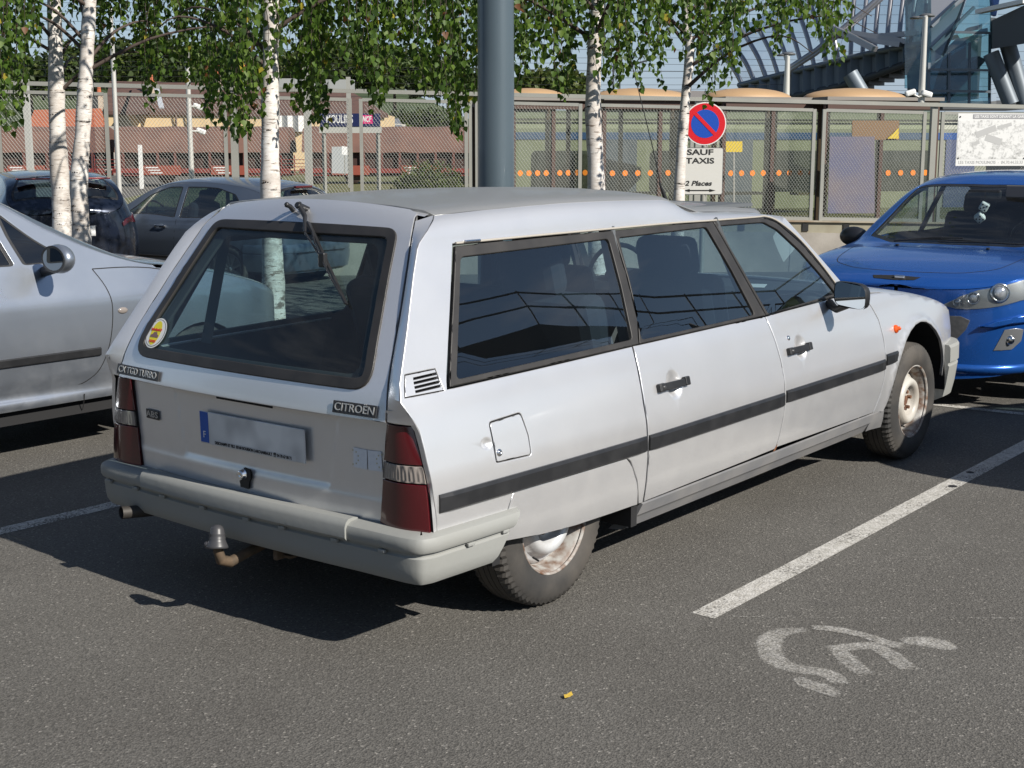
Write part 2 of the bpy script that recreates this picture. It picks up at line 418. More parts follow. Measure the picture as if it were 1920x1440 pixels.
# ================================================================== ground
def asphalt():
    m = bpy.data.materials.new('asphalt'); m.use_nodes = True; N = m.node_tree; p = N.nodes['Principled BSDF']; L = N.links.new
    t = N.nodes.new('ShaderNodeTexCoord')
    def noise(s, d=3, r=.6): n = N.nodes.new('ShaderNodeTexNoise'); n.inputs['Scale'].default_value = s; n.inputs['Detail'].default_value = d; n.inputs['Roughness'].default_value = r; L(t.outputs['Object'], n.inputs['Vector']); return n
    def ramp(a, b, ca, cb): r = N.nodes.new('ShaderNodeValToRGB'); r.color_ramp.elements[0].position = a; r.color_ramp.elements[1].position = b; r.color_ramp.elements[0].color = (*ca, 1); r.color_ramp.elements[1].color = (*cb, 1); return r
    v = N.nodes.new('ShaderNodeTexVoronoi'); v.inputs['Scale'].default_value = 150; L(t.outputs['Object'], v.inputs['Vector'])
    sep = N.nodes.new('ShaderNodeSeparateColor'); L(v.outputs['Color'], sep.inputs[0])
    st = ramp(0, 1, (.095, .090, .081), (.153, .145, .131)); L(sep.outputs[0], st.inputs[0])
    # a few pale chips
    gt = N.nodes.new('ShaderNodeMath'); gt.operation = 'GREATER_THAN'; gt.inputs[1].default_value = .978; L(sep.outputs[1], gt.inputs[0])
    m1 = N.nodes.new('ShaderNodeMixRGB'); m1.inputs[2].default_value = (.27, .255, .23, 1); L(gt.outputs[0], m1.inputs[0]); L(st.outputs[0], m1.inputs[1])
    # dark pits between stones
    pit = noise(85, 2); pr = ramp(.40, .52, (.35, .35, .35), (1, 1, 1)); L(pit.outputs['Fac'], pr.inputs[0])
    m2 = N.nodes.new('ShaderNodeMixRGB'); m2.blend_type = 'MULTIPLY'; m2.inputs[0].default_value = .45; L(m1.outputs[0], m2.inputs[1]); L(pr.outputs[0], m2.inputs[2])
    big = noise(.9, 6, .65); br = ramp(.3, .7, (.84, .83, .82), (1.12, 1.12, 1.12)); L(big.outputs['Fac'], br.inputs[0])
    m3 = N.nodes.new('ShaderNodeMixRGB'); m3.blend_type = 'MULTIPLY'; m3.inputs[0].default_value = 1; L(m2.outputs[0], m3.inputs[1]); L(br.outputs[0], m3.inputs[2])
    oil = noise(1.7, 7, .7); orr = ramp(.60, .72, (1, 1, 1), (.74, .74, .75)); L(oil.outputs['Fac'], orr.inputs[0])
    m4 = N.nodes.new('ShaderNodeMixRGB'); m4.blend_type = 'MULTIPLY'; m4.inputs[0].default_value = 1; L(m3.outputs[0], m4.inputs[1]); L(orr.outputs[0], m4.inputs[2])
    L(m4.outputs[0], p.inputs['Base Color']); p.inputs['Roughness'].default_value = .88; p.inputs['Specular IOR Level'].default_value = .35
    b = N.nodes.new('ShaderNodeBump'); b.inputs['Strength'].default_value = .6; b.inputs['Distance'].default_value = .004
    ad = N.nodes.new('ShaderNodeMath'); ad.operation = 'ADD'; L(v.outputs['Distance'], ad.inputs[0]); L(pit.outputs['Fac'], ad.inputs[1]); L(ad.outputs[0], b.inputs['Height']); L(b.outputs[0], p.inputs['Normal'])
    return m
ASPH = asphalt(); MATS['asphalt'] = ASPH
def gz(x, y):
    """the car park falls gently away beyond the front row of cars"""
    d = (x - CAMP[0]) * CF[0] / math.hypot(CF[0], CF[1]) + (y - CAMP[1]) * CF[1] / math.hypot(CF[0], CF[1])
    t = max(0., d - 8.)
    return -.014 * t if t < 16 else -.224
g = MB()
us = [-60, -20, -8, 0, 4, 6, 7, 8, 9, 10, 12, 14, 16, 18, 20, 22, 24, 26, 40, 80, 200, 700]
def gF(u, v):
    f = Vector((CF[0], CF[1], 0)).normalized(); r = Vector((CR[0], CR[1], 0)); p = Vector((CAMP[0], CAMP[1], 0)) + f * u + r * v
    return Vector((p.x, p.y, gz(p.x, p.y)))
g.grid(gF, us, [-700, -200, -80, -40, -20, -10, 0, 10, 20, 40, 80, 200, 700])
tag(g.build('ground', ASPH), kind='structure')
def gv(x, y, h=.004): return Vector((x, y, gz(x, y) + h))

def worn_paint(name, wear, amax=1., soft=.10, fade=False):
    m = bpy.data.materials.new(name); m.use_nodes = True; N = m.node_tree; L = N.links.new; p = N.nodes['Principled BSDF']
    t = N.nodes.new('ShaderNodeTexCoord')
    v = N.nodes.new('ShaderNodeTexVoronoi'); v.inputs['Scale'].default_value = 105; L(t.outputs['Object'], v.inputs['Vector'])
    n1 = N.nodes.new('ShaderNodeTexNoise'); n1.inputs['Scale'].default_value = 90; n1.inputs['Detail'].default_value = 6; n1.inputs['Roughness'].default_value = .7; L(t.outputs['Object'], n1.inputs['Vector'])
    n2 = N.nodes.new('ShaderNodeTexNoise'); n2.inputs['Scale'].default_value = 5; n2.inputs['Detail'].default_value = 5; L(t.outputs['Object'], n2.inputs['Vector'])
    a = N.nodes.new('ShaderNodeMath'); a.operation = 'MULTIPLY_ADD'; a.inputs[1].default_value = .38; L(n2.outputs['Fac'], a.inputs[0]); L(n1.outputs['Fac'], a.inputs[2])
    r = N.nodes.new('ShaderNodeValToRGB'); r.color_ramp.elements[0].position = wear; r.color_ramp.elements[1].position = wear + soft; r.color_ramp.elements[1].color = (amax, amax, amax, 1); L(a.outputs[0], r.inputs[0])
    p.inputs['Base Color'].default_value = (.50, .48, .44, 1); p.inputs['Roughness'].default_value = .8
    c = N.nodes.new('ShaderNodeTexNoise'); c.inputs['Scale'].default_value = 30; L(t.outputs['Object'], c.inputs['Vector'])
    cr_ = N.nodes.new('ShaderNodeValToRGB'); cr_.color_ramp.elements[0].color = (.40, .38, .34, 1); cr_.color_ramp.elements[1].color = (.62, .60, .56, 1); cr_.color_ramp.elements[0].position = .3; cr_.color_ramp.elements[1].position = .7; L(c.outputs['Fac'], cr_.inputs[0]); L(cr_.outputs[0], p.inputs['Base Color'])
    tr = N.nodes.new('ShaderNodeBsdfTransparent'); mx = N.nodes.new('ShaderNodeMixShader'); o = N.nodes['Material Output']
    if fade:
        at_ = N.nodes.new('ShaderNodeAttribute'); at_.attribute_name = 'fade'; mf = N.nodes.new('ShaderNodeMath'); mf.operation = 'MULTIPLY_ADD'; mf.inputs[1].default_value = .30; ms_ = N.nodes.new('ShaderNodeMath'); ms_.operation = 'SUBTRACT'; ms_.inputs[1].default_value = .30
        L(at_.outputs['Fac'], mf.inputs[0]); L(a.outputs[0], ms_.inputs[0]); L(ms_.outputs[0], mf.inputs[2]); L(mf.outputs[0], r.inputs[0])
    L(r.outputs[0], mx.inputs[0]); L(tr.outputs[0], mx.inputs[1]); L(p.outputs[0], mx.inputs[2]); L(mx.outputs[0], o.inputs[0])
    b = N.nodes.new('ShaderNodeBump'); b.inputs['Strength'].default_value = .6; b.inputs['Distance'].default_value = .004; L(v.outputs['Distance'], b.inputs['Height']); L(b.outputs[0], p.inputs['Normal'])
    return m
LINEP = worn_paint('worn_line_paint', .50, .92, .16); LINEW = worn_paint('scrubbed_line_paint', .60); SYMP = worn_paint('worn_symbol_paint', .52, .66, .28, True)
def ribbon(name, pts, wd, m, z=.0022, kind='structure'):
    """painted band along a centre line; pts (x, y[, width])"""
    mb = MB(); n = len(pts); vs = []
    fd = []
    for i, p in enumerate(pts):
        a = Vector(pts[max(0, i - 1)][:2]); b = Vector(pts[min(n - 1, i + 1)][:2]); d = (b - a).normalized(); w_ = (p[2] if len(p) > 2 else wd) / 2
        for s, f_ in ((-1.12, 0), (-.7, 1), (.7, 1), (1.12, 0)): q = Vector(p[:2]) + Vector((-d.y, d.x)) * (s if m is SYMP else math.copysign(1 if abs(s) > 1 else .6, s)) * w_; vs.append(gv(q.x, q.y, z)); fd.append(f_ * (.25 if i in (0, n - 1) else .8 if i in (1, n - 2) else 1))
    mb.add(vs, [(i * 4 + j, i * 4 + j + 1, i * 4 + j + 5, i * 4 + j + 4) for i in range(n - 1) for j in range(3)]); o = mb.build(name, m)
    at_ = o.data.attributes.new('fade', 'FLOAT', 'POINT'); at_.data.foreach_set('value', fd)
    return tag(o, kind=kind)
ribbon('bay_line', [(.235, -1.268), (.9, -1.262), (2., -1.245), (3., -1.228), (4.0, -1.213), (4.9, -1.20)], .098, LINEP)
ribbon('bay_line', [(-1.3, 1.70), (-.8, 1.695), (0, 1.69), (2, 1.69), (4.9, 1.70)], .10, LINEW)
ribbon('cross_line', [(4.75, -4.2), (4.76, -1.3), (4.74, -.3), (4.74, 1.7), (4.74, 4.6)], .09, LINEW, z=.0035)
for (x, y, r) in ((2.64, -1.255, .022), (2.98, -1.215, .020)):
    mb = MB(); mb.add([gv(x + r * math.cos(2 * PI * k / 14) * 1.1, y + r * math.sin(2 * PI * k / 14), .004) for k in range(14)], [tuple(range(14))]); tag(mb.build('stud_hole', mat('dark_void', (.012, .012, .013), .8)), kind='structure')
# fine scribed line across the aisle
ribbon('scribe_line', [(.262, -1.30), (.30, -1.36), (.40, -1.51), (.62, -1.79), (.95, -2.2)], .004, worn_paint('faint_line_paint', .70), z=.003)
ribbon('scribe_line', [(-.02, -.93), (.1, -1.08), (.235, -1.245)], .003, MATS['faint_line_paint'] if 'faint_line_paint' in MATS else SYMP, z=.003)
# ================================================================== the silver estate car
SILVER = paint('silver_paint', (.77, .77, .78), .68, .30, ((.44, .42, .38), 9, .35), coat=.5)
ROOFP = paint('weathered_roof_dark_reflection', (.34, .342, .338), .5, .42, ((.30, .29, .27), 4, .6), coat=.1)  # same silver: dirt, plus dark reflection of the surroundings put into the colour
RUBBER = mat('window_rubber', (.022, .0205, .020), .5, bump=(60, .2, .002), noise=(9, .35, (.06, .055, .05)))
BLKPL = mat('black_plastic', (.014, .0145, .016), .42, noise=(14, .35, (.04, .04, .042)), bump=(220, .12, .001))
DARK = mat('dark_void', (.012, .012, .013), .8)
LINING = mat('inner_lining', (.03, .031, .034), .85)
BUMP = mat('bumper_plastic', (.27, .275, .262), .62, noise=(3.5, .6, (.27, .27, .25), 8), bump=(35, .25, .003))
GREYPL = mat('sill_plastic', (.17, .172, .18), .5, noise=(6, .6, (.26, .25, .24), 8))
CHROME = mat('chrome', (.8, .8, .8), .12, 1.)
TYRE = mat('tyre_rubber', (.030, .029, .028), .78, noise=(5, .7, (.10, .088, .075), 7), bump=(90, .2, .002))
GLASS = glass_mat('car_glass', (.60, .73, .76), 1.52, boost=2.3, dirt=.008)
GLASSR = glass_mat('rear_window_glass', (.66, .82, .82), 1.5, boost=1.1, dirt=.03)
LAMPR = mat('lamp_red', (.075, .004, .007), .16, coat=.8, spec=.6)
LAMPD = mat('lamp_dark_red', (.12, .008, .010), .22, coat=.6)
LAMPC = mat('lamp_clear', (.24, .21, .19), .2, coat=.8)
ORANGE = mat('lamp_orange', (.75, .10, .01), .2, coat=.8)
WHITE = mat('white_print', (.75, .75, .73), .5)
SEAT = mat('seat_cloth', (.016, .021, .030), .9)
SEATL = mat('pale_seat_cloth', (.16, .19, .22), .9)

PROF = [(.15, .79), (.22, .815), (.30, .848), (.42, .874), (.52, .885), (.60, .884), (.70, .868), (.80, .842), (.88, .812), (.925, .79)]
SCL = [(-.85, .95), (-.4, .972), (.1, .99), (.7, 1.), (2.4, 1.), (2.9, .995), (3.4, .955), (3.8, .86), (3.98, .70)]
ROOFZ = [(-.44, 1.470), (-.1, 1.483), (.4, 1.492), (.98, 1.484), (1.06, 1.476), (1.22, 1.428), (1.32, 1.421), (1.6, 1.412), (1.9, 1.392), (2.2, 1.33)]
HOODZ = [(2.5, .935), (2.7, .925), (3.05, .885), (3.54, .805), (3.85, .72), (3.98, .66)]
def cy(x, z):
    w_ = pch(z, PROF) if z <= .925 else .79 - (z - .925) * .385 - .06 * max(0, z - 1.1) ** 2
    return w_ * pch(x, SCL)
def bez(pts, t):
    n = len(pts) - 1; i = min(n - 1, max(0, int(t))); f = t - i
    g = lambda j: pts[max(0, min(n, j))]
    a, b, c, d = g(i - 1), g(i), g(i + 1), g(i + 2)
    if i == 0: a = tuple(2 * q - r for q, r in zip(b, c))
    if i == n - 1: d = (-pts[n - 1][0], pts[n - 1][1])
    return tuple(.5 * ((2 * b_) + (-a_ + c_) * f + (2 * a_ - 5 * b_ + 4 * c_ - d_) * f * f + (-a_ + 3 * b_ - 3 * c_ + d_) * f ** 3) for a_, b_, c_, d_ in zip(a, b, c, d))
def cxf(sg):
    def F(x, v):
        if x < 2.45:
            if v <= 1.34: return Vector((x, sg * cy(x, v), v))
            y0 = cy(x, 1.34); zc = pch(x, ROOFZ); ze = zc - .043
            pts = [(y0, 1.34), (y0 - .021, 1.34 + .62 * (ze - 1.34)), (y0 - .055, ze), (y0 - .125, ze + .023), (.27, zc - .005), (0., zc)]
            y, z = bez(pts, max(0, min(5, (v - 1.34) * 10))); return Vector((x, sg * y, z))
        zh = pch(x, HOODZ)
        if v <= zh: 
            return Vector((x, sg * cy(x, v), v))
        y0 = cy(x, zh)
        pts = [(y0, zh), (y0 - .035, zh + .014), (y0 - .10, zh + .024), (y0 * .6, zh + .036), (y0 * .3, zh + .045), (0., zh + .048)]
        y, z = bez(pts, max(0, min(5, (v - zh) * 10))); return Vector((x, sg * y, z))
    return F
XREAR = [(.40, -.700), (.447, -.707), (.572, -.729), (.676, -.742), (.783, -.752), (.832, -.778), (.88, -.801), (.93, -.778), (.96, -.760), (1.083, -.686), (1.253, -.587), (1.359, -.517), (1.43, -.462)]
xrear = lambda z: pch(z, XREAR)

cx = empty('estate_car', (0, 0, 0), 0, 'long silver estate car seen from behind, with towbar, grey bumper and large tailgate window', 'car')

# ---- outlines on the side surface (x, height)
gapB = [(.466, .905), (.449, .80), (.444, .70), (.448, .59), (.460, .46), (.482, .30)]
gapA = [(1.518, .912), (1.536, .80), (1.548, .70), (1.552, .59), (1.548, .46), (1.532, .31)]
gapF = [(2.530, .925), (2.575, .87), (2.612, .80), (2.626, .694), (2.622, .56), (2.596, .43), (2.556, .332)]
win_out = [(-.570, .893), (-.474, 1.09), (-.352, 1.330), (.10, 1.3355), (.549, 1.339), (1.322, 1.346), (1.70, 1.343), (1.80, 1.335), (1.90, 1.303), (2.046, 1.213), (2.194, 1.075), (2.300, .951), (1.53, .926), (.50, .914)]
def arch(x): 
    d = .425 ** 2 - (x - 3.105) ** 2
    return .315 + math.sqrt(max(0, d)) * 1.0 if d > 0 else .30
arch_pts = [(3.105 - .425 * math.cos(a), .315 + .425 * math.sin(a)) for a in [PI * i / 16 for i in range(17)]]
lower_quarter = [(-.703, .443), (-.327, .428), (-.375, .40), (-.385, .430), (-.349, .512), (-.1, .512), (.30, .512), (.335, .490), (.395, .405), (.440, .300), (.478, .300)]
# quarter panel with D pillar, cantrail and windscreen pillar: one pressing
side_poly = [(xrear(z), z) for z in (.447, .50, .572, .676, .783, .832, .875, .93, .96, 1.02, 1.083, 1.17, 1.253, 1.359, 1.43)]
side_poly += [(-.430, 1.48), (-.405, 1.52), (-.385, 1.556), (-.2, 1.556), (.3, 1.556), (.98, 1.556), (1.5, 1.556), (1.80, 1.556), (1.88, 1.50), (1.915, 1.42), (1.955, 1.352), (2.03, 1.290), (2.20, 1.140), (2.37, .985), (2.45, .926), (2.30, .926)]
wo = win_out
side_poly += [(2.313, .951), (2.205, 1.080), (2.055, 1.222), (1.906, 1.312), (1.80, 1.345), (1.70, 1.352), (1.322, 1.355), (.549, 1.348), (.10, 1.344), (-.360, 1.338), (-.483, 1.092), (-.584, .888), (.46, .9105)]
side_poly += [(.4455, .80), (.440, .70), (.444, .59), (.456, .46), (.476, .30), (.448, .300), (.403, .405), (.340, .494), (.31, .514), (-.342, .514), (-.372, .440), (-.55, .444)]
fuel = [(-.429, .757), (-.270, .766), (-.252, .690), (-.251, .625), (-.423, .629)]
vent = [(-.742, .9535), (-.596, .9565), (-.583, .905), (-.590, .884), (-.772, .886)]
vent = [(-.745, .953), (-.607, .956), (-.598, .886), (-.776, .886)]

def side_parts(sg):
    F = cxf(sg); fl = sg > 0
    notch = fillet([(-.476, .682), (-.476, .708), (-.443, .708), (-.443, .682)], .011, 3)
    def dq(x, v):   # pressed finger notch and handle dishes
        return 0.
    holes = [fillet([(-.433, .761), (-.268, .770), (-.248, .690), (-.247, .621), (-.427, .625)], [.014, .014, .0, .014, .01], 3), vent]
    p = panel('body_side', side_poly, F, cx, SILVER, holes=holes, res=.055, dense=.03, th=.022, bev=.004, flip=fl, back=LINING, disp=lambda x, v: (lambda r2: -.010 * (1 - r2) ** 1.2 if r2 < 1 else 0.)(((x + .462) / .028) ** 2 + ((v - .695) / .019) ** 2), fine=(-.466, .695, .030, .0045))
    # fuel flap
    fo = fillet([(-.429, .757), (-.272, .766), (-.252, .690), (-.251, .625), (-.423, .629)], [.012, .012, 0, .012, .008], 3)
    fp = panel('fuel_flap' if sg < 0 else 'blank_flap', fo, F, cx, SILVER, res=.03, dense=.012, th=.01, bev=.002, flip=fl)
    panel('flap_recess', [(-.50, .79), (-.23, .79), (-.23, .60), (-.50, .60)], F, cx, DARK, res=.06, th=0, flip=fl, off=-.012)
    n = normal(F, -.41, .657) * (-1 if fl else 1); c0 = F(-.409, .657)
    lk = MB().lathe([(.0, .004), (.004, .004), (.0045, .0055), (.0075, .0055), (.0085, .003), (.012, .003), (.0125, 0)], n=20)
    q = n.to_track_quat('Z', 'Y').to_matrix(); lk.v = [tuple(q @ Vector(v) + c0) for v in lk.v]; lk.build('flap_lock', CHROME, fp)
    # vent grille
    vg = panel('air_vent', offset2(vent, .0025), F, cx, SILVER, holes=[[(a, b + h_) for a, b in ((-.715 - .012 * (i / 4), .0), (-.607, .004), (-.6055, .0115), (-.713 - .012 * (i / 4), .0075))] for i, h_ in enumerate((.933, .920, .907, .8945))], res=.03, dense=.012, th=.008, bev=.0015, flip=fl, off=-.001)
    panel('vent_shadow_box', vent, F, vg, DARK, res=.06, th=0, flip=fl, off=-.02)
    # rear wheel cover
    sk = [(-.345, .510), (.31, .510), (.336, .488), (.370, .445), (.398, .405), (.420, .36), (.440, .300), (.25, .300), (.05, .302), (-.15, .313), (-.373, .337), (-.372, .42)]
    panel('wheel_cover', sk, F, cx, SILVER, res=.05, dense=.03, th=.01, flip=fl, back=LINING)
    panel('cover_backing', [(-.42, .53), (.46, .53), (.46, .36), (-.35, .40)], F, cx, DARK, res=.08, th=0, flip=fl, off=-.03)
    # doors
    def dish(cx_, cz, rx=.056, rz=.060, dp=.024):
        def D(x, v):
            r2 = ((x - cx_) / rx) ** 2 + ((v - cz) / rz) ** 2
            return -dp * (1 - r2) ** 1.5 if r2 < 1 else 0
        return D
    gx = lambda g, z: pch(z, sorted([(b, a) for a, b in g]))
    d1 = [(gx(gapB, z) + .0035, z) for z in (.911, .85, .75, .65, .55, .45, .36, .302)]
    d1 += [(x, .302 + .026 * (x - .48) / 1.05) for x in (.75, 1.0, 1.3)] + [(gx(gapA, z) - .0025, z) for z in (.330, .42, .52, .62, .72, .82, .921)] + [(1.2, .920), (.8, .915)]
    rd = panel('rear_door', d1, F, cx, SILVER, res=.05, dense=.025, th=.02, bev=.004, flip=fl, back=LINING, disp=dish(.668, .740), fine=(.668, .740, .066, .007))
    d2 = [(gx(gapA, z) + .0025, z) for z in (.921, .82, .72, .62, .52, .42, .335)] + [(x, .333 + .003 * (x - 1.5)) for x in (1.8, 2.1, 2.4)] + [(gx(gapF, z) - .0025, z) for z in (.336, .42, .52, .62, .70, .80, .87, .90, .922)] + [(2.30, .946), (2.0, .936), (1.7, .928)]
    fd = panel('front_door', d2, F, cx, SILVER, res=.05, dense=.025, th=.02, bev=.004, flip=fl, back=LINING, disp=dish(1.748, .762), fine=(1.748, .762, .066, .007))
    # inner skin seen in the shut lines
    panel('door_shut', [(.38, .93), (.38, .30), (.56, .30), (1.45, .31), (1.62, .34), (2.5, .34), (2.68, .40), (2.70, .90), (2.3, .92), (1.5, .92)], F, cx, DARK, res=.1, th=0, flip=fl, off=-.026)
    # handles
    for (hx, hz, par) in ((.654, .741, rd), (1.722, .757, fd)):
        n = normal(F, hx, hz) * (-1 if fl else 1); t = (F(hx + .01, hz) - F(hx - .01, hz)).normalized(); u = n.cross(t) * (1 if not fl else -1)
        if u.z < 0: u = -u
        M = Matrix((t, u, n)).transposed()
        h = MB()
        h.cbox(F(hx - .018, hz) + n * .012, (.175, .030, .016), .004, M=M)
        h.cbox(F(hx + .088, hz + .003) + n * .010, (.034, .036, .022), .005, M=M)
        h.cbox(F(hx - .093, hz) + n * .009, (.040, .034, .020), .005, M=M)
        ho = h.build('door_handle', BLKPL, par)
        b = MB().lathe([(0, .004), (.007, .004), (.0075, .001), (.009, .001), (.0095, 0)], n=16); b.v = [tuple(M @ Vector(v) + F(hx - .085, hz) + n * .019) for v in b.v]; b.build('push_button', mat('button_black', (.05, .05, .052), .3), ho)
    n = normal(F, 1.655, .815) * (-1 if fl else 1)
    lk = MB().lathe([(0, .004), (.004, .005), (.009, .004), (.0115, 0)], n=20); q = n.to_track_quat('Z', 'Y').to_matrix(); lk.v = [tuple(q @ Vector(v) + F(1.655, .815)) for v in lk.v]; lk.build('door_lock', CHROME, fd)
    # fender
    hz = lambda x: pch(x, HOODZ)
    f = [(gx(gapF, z) + .003, z) for z in (.925, .87, .80, .70, .62, .52, .42, .33)]
    f += [(2.66, .33)] + [p_ for p_ in arch_pts if p_[1] > .335] + [(3.545, .40), (3.62, .55), (3.93, .56)] + [(x, hz(x) + .03) for x in (3.93, 3.85, 3.6, 3.3, 3.05, 2.8)] + [(2.62, .94)]
    def lip(x, v):
        r = math.hypot(x - 3.105, v - .315); return .014 * math.exp(-((r - .43) / .028) ** 2) if v > .3 else 0
    panel('front_wing', f, F, cx, SILVER, res=.03, dense=.025, th=.016, bev=.003, flip=fl, back=LINING, disp=lip)
    # side repeater
    n = normal(F, 2.787, .739) * (-1 if fl else 1)
    lk = MB().lathe([(0, .030), (.006, .029), (.010, .025), (.011, .012), (.020, .010), (.022, 0)], n=20); q = n.to_track_quat('Z', 'Y').to_matrix(); lk.v = [tuple(q @ Vector(v) + F(2.787, .739)) for v in lk.v]; lk.build('side_repeater', ORANGE, cx)
    # wheel arch void
    wv = MB()
    for i in range(16):
        a0, a1 = PI * i / 16, PI * (i + 1) / 16
        for (y0, y1) in ((.84, .45),):
            wv.quad(*[(3.105 - .44 * math.cos(a), sg * y, .315 + .44 * math.sin(a)) for a, y in ((a0, y0), (a1, y0), (a1, y1), (a0, y1))])
    wv.add([(3.105 - .44 * math.cos(PI * i / 16), sg * .45, .315 + .44 * math.sin(PI * i / 16)) for i in range(17)], [tuple(range(17))])
    wv.build('wheel_arch', DARK, cx)
    # window frames and panes
    g1 = [(-.525, .912), (-.341, 1.293), (.520, 1.309), (.506, 1.125), (.478, .935)]
    g2 = [(.537, .927), (.575, 1.125), (.590, 1.310), (1.261, 1.320), (1.355, 1.130), (1.433, .938)]
    g3 = [(1.550, .931), (1.444, 1.142), (1.351, 1.321), (1.765, 1.319), (1.87, 1.281), (2.021, 1.177), (2.15, 1.06), (2.247, .962)]
    s1 = [(.512, .914), (.549, 1.0), (.564, 1.161), (.566, 1.339)]
    s2 = [(1.528, .926), (1.515, .953), (1.421, 1.144), (1.325, 1.346)]
    f1 = [wo[0], wo[1], wo[2], wo[3]] + [(a - .003, b) for a, b in reversed(s1)]
    f2 = [(a + .003, b) for a, b in s1] + [(.95, 1.343)] + [(a - .003, b) for a, b in reversed(s2)] + [(1.0, .920)]
    f3 = [(a + .003, b) for a, b in s2] + [wo[6], wo[7], wo[8], wo[9], wo[10], wo[11]] + [(2.0, .941)]
    for k, (fo_, gi, par) in enumerate(((f1, g1, cx), (f2, g2, rd), (f3, g3, fd))):
        gr = fillet(gi, .018, 3)
        fr = panel('window_frame', fo_, F, par, RUBBER, holes=[gr], res=.03, dense=.02, th=.014, bev=.004, flip=fl, off=.002, back=LINING)
        panel('window_pane', offset2(gr, -.006), F, par, GLASS, res=.12, dense=.08, th=0, flip=fl, off=-.006)
    # thin pale trim strip above the windows and a chrome clip
    tr = MB()
    pts = [F(x, z) + normal(F, x, z) * (-1 if fl else 1) * .004 for x, z in [(-.35, 1.3385), (.10, 1.345), (.549, 1.349), (1.0, 1.353), (1.322, 1.356), (1.70, 1.353), (1.80, 1.345), (1.906, 1.312), (2.055, 1.222), (2.205, 1.080), (2.313, .951)]]
    pts = [Vector(p_) for p_ in spline([tuple(p_) for p_ in pts], k=4)]
    tr.tube(pts, .0048, 6); tr.build('gutter_trim', mat('aged_trim', (.50, .46, .40), .45, .3), cx)
    c1 = F(-.272, 1.341) + normal(F, -.272, 1.341) * (-1 if fl else 1) * .010
    MB().cbox(c1, (.085, .012, .010), .004).build('trim_clip', CHROME, cx)
    # rub strips
    def strip(x0, x1, za, zb, hh, name='rub_strip', par=cx):
        m_ = MB(); xs = np.linspace(x0, x1, max(3, int((x1 - x0) / .05))); n_ = len(xs)
        pr = [(-hh, 0), (-hh, .008), (-hh + .006, .016), (hh - .010, .016), (hh, .008), (hh, 0)]
        vs = []
        for x in xs:
            zc = za + (zb - za) * (x - x0) / (x1 - x0)
            for (dz, o_) in pr:
                nn = normal(F, x, zc) * (-1 if fl else 1); p_ = F(x, zc + dz); vs.append(p_ + nn * (o_ * (1 if x0 + .004 < x < x1 - .004 else .5)))
        K = len(pr)
        m_.add(vs, [(i * K + j, (i + 1) * K + j, (i + 1) * K + j + 1, i * K + j + 1) for i in range(n_ - 1) for j in range(K - 1)])
        m_.add(vs[:K], [tuple(range(K))]); m_.add(vs[-K:], [tuple(range(K))])
        return m_.build(name, BLKPL, par)
    strip(-.706, .436, .541, .546, .030); strip(.456, 1.540, .546, .558, .030, par=rd); strip(1.560, 2.612, .567, .580, .027, par=fd); strip(2.630, 2.775, .600, .604, .028)
    # sill
    sl = MB(); xs = np.linspace(.47, 2.56, 24); pr = [(.30, -.004), (.296, .006), (.250, .006), (.240, -.004), (.232, -.006), (.196, -.012), (.186, -.030), (.18, -.09)]
    vs = []
    for x in xs:
        lift = .034 * (x - .48) / 2.05
        for (z, o_) in pr: vs.append((x - (.03 * (.30 - z) / .12 if x < .48 else 0), sg * (cy(x, min(z + lift, .9)) + o_), z + lift))
    K = len(pr); sl.add(vs, [(i * K + j, (i + 1) * K + j, (i + 1) * K + j + 1, i * K + j + 1) for i in range(len(xs) - 1) for j in range(K - 1)])
    sl.add(vs[:K], [tuple(range(K))]); sl.build('sill', GREYPL, cx)
    # lower front corner behind the wheel
    lc = [(2.56, .335), (2.66, .345), (2.70, .40), (2.73, .42), (2.69, .35), (2.70, .23), (2.56, .235)]
    panel('mud_flap_panel', [(2.556, .328), (2.675, .335), (2.70, .33), (2.755, .225), (2.60, .235), (2.556, .235)], F, cx, GREYPL, res=.05, th=.02, flip=fl, off=.001)
    # rust spot at the foot of the door gap
    if sg < 0: panel('rust_patch', [(1.512, .322), (1.532, .322), (1.540, .352), (1.530, .345)], F, rd, mat('rust', (.16, .05, .02), .9, noise=(60, .8, (.3, .14, .07))), res=.01, th=0, flip=fl, off=.0012)
for sg in (-1, 1): side_parts(sg)

# ---- roof
def roofF(x, s):       # s in -.28..+.28 across, through both halves
    v = 1.84 - abs(s); F = cxf(1 if s > 0 else -1); return F(x, v)
panel('roof', [(-.380, .290)] + [(-.380 - .015 * math.cos(i / 8 * PI / 2 - 0) * 0 - .02 * (1 - (abs(-.29 + .58 * i / 8) / .29) ** 2), .29 - .58 * i / 8) for i in range(9)] + [(1.80, -.295)] + [(1.86 + .05 * (1 - (abs(-.29 + .58 * i / 8) / .29) ** 2), -.29 + .58 * i / 8) for i in range(9)] + [(1.80, .295)],
      roofF, cx, ROOFP, res=.05, th=.015, off=.001, back=LINING, flip=False, N_=lambda F, u, v: (lambda n: n if n.z > 0 else -n)(normal(F, u, v)))
# sunken dark rubber line where the raised roof meets the front roof
F_ = cxf(-1)
# ---- windscreen
def wsF(y, t):
    x = 1.915 + (2.60 - 1.915) * t - .26 * (y / .72) ** 2 * (.5 + .5 * t); z = 1.392 - (1.392 - .945) * t - .03 * (y / .6) ** 2 + .03 * math.sin(PI * t)
    return Vector((x, y, z))
panel('windscreen', [(-.60, .06), (.60, .06), (.735, 1.0), (-.735, 1.0)], wsF, cx, GLASS, res=.12, th=0, N_=lambda F, u, v: (lambda n: n if n.z > 0 else -n)(normal(F, u, v)))
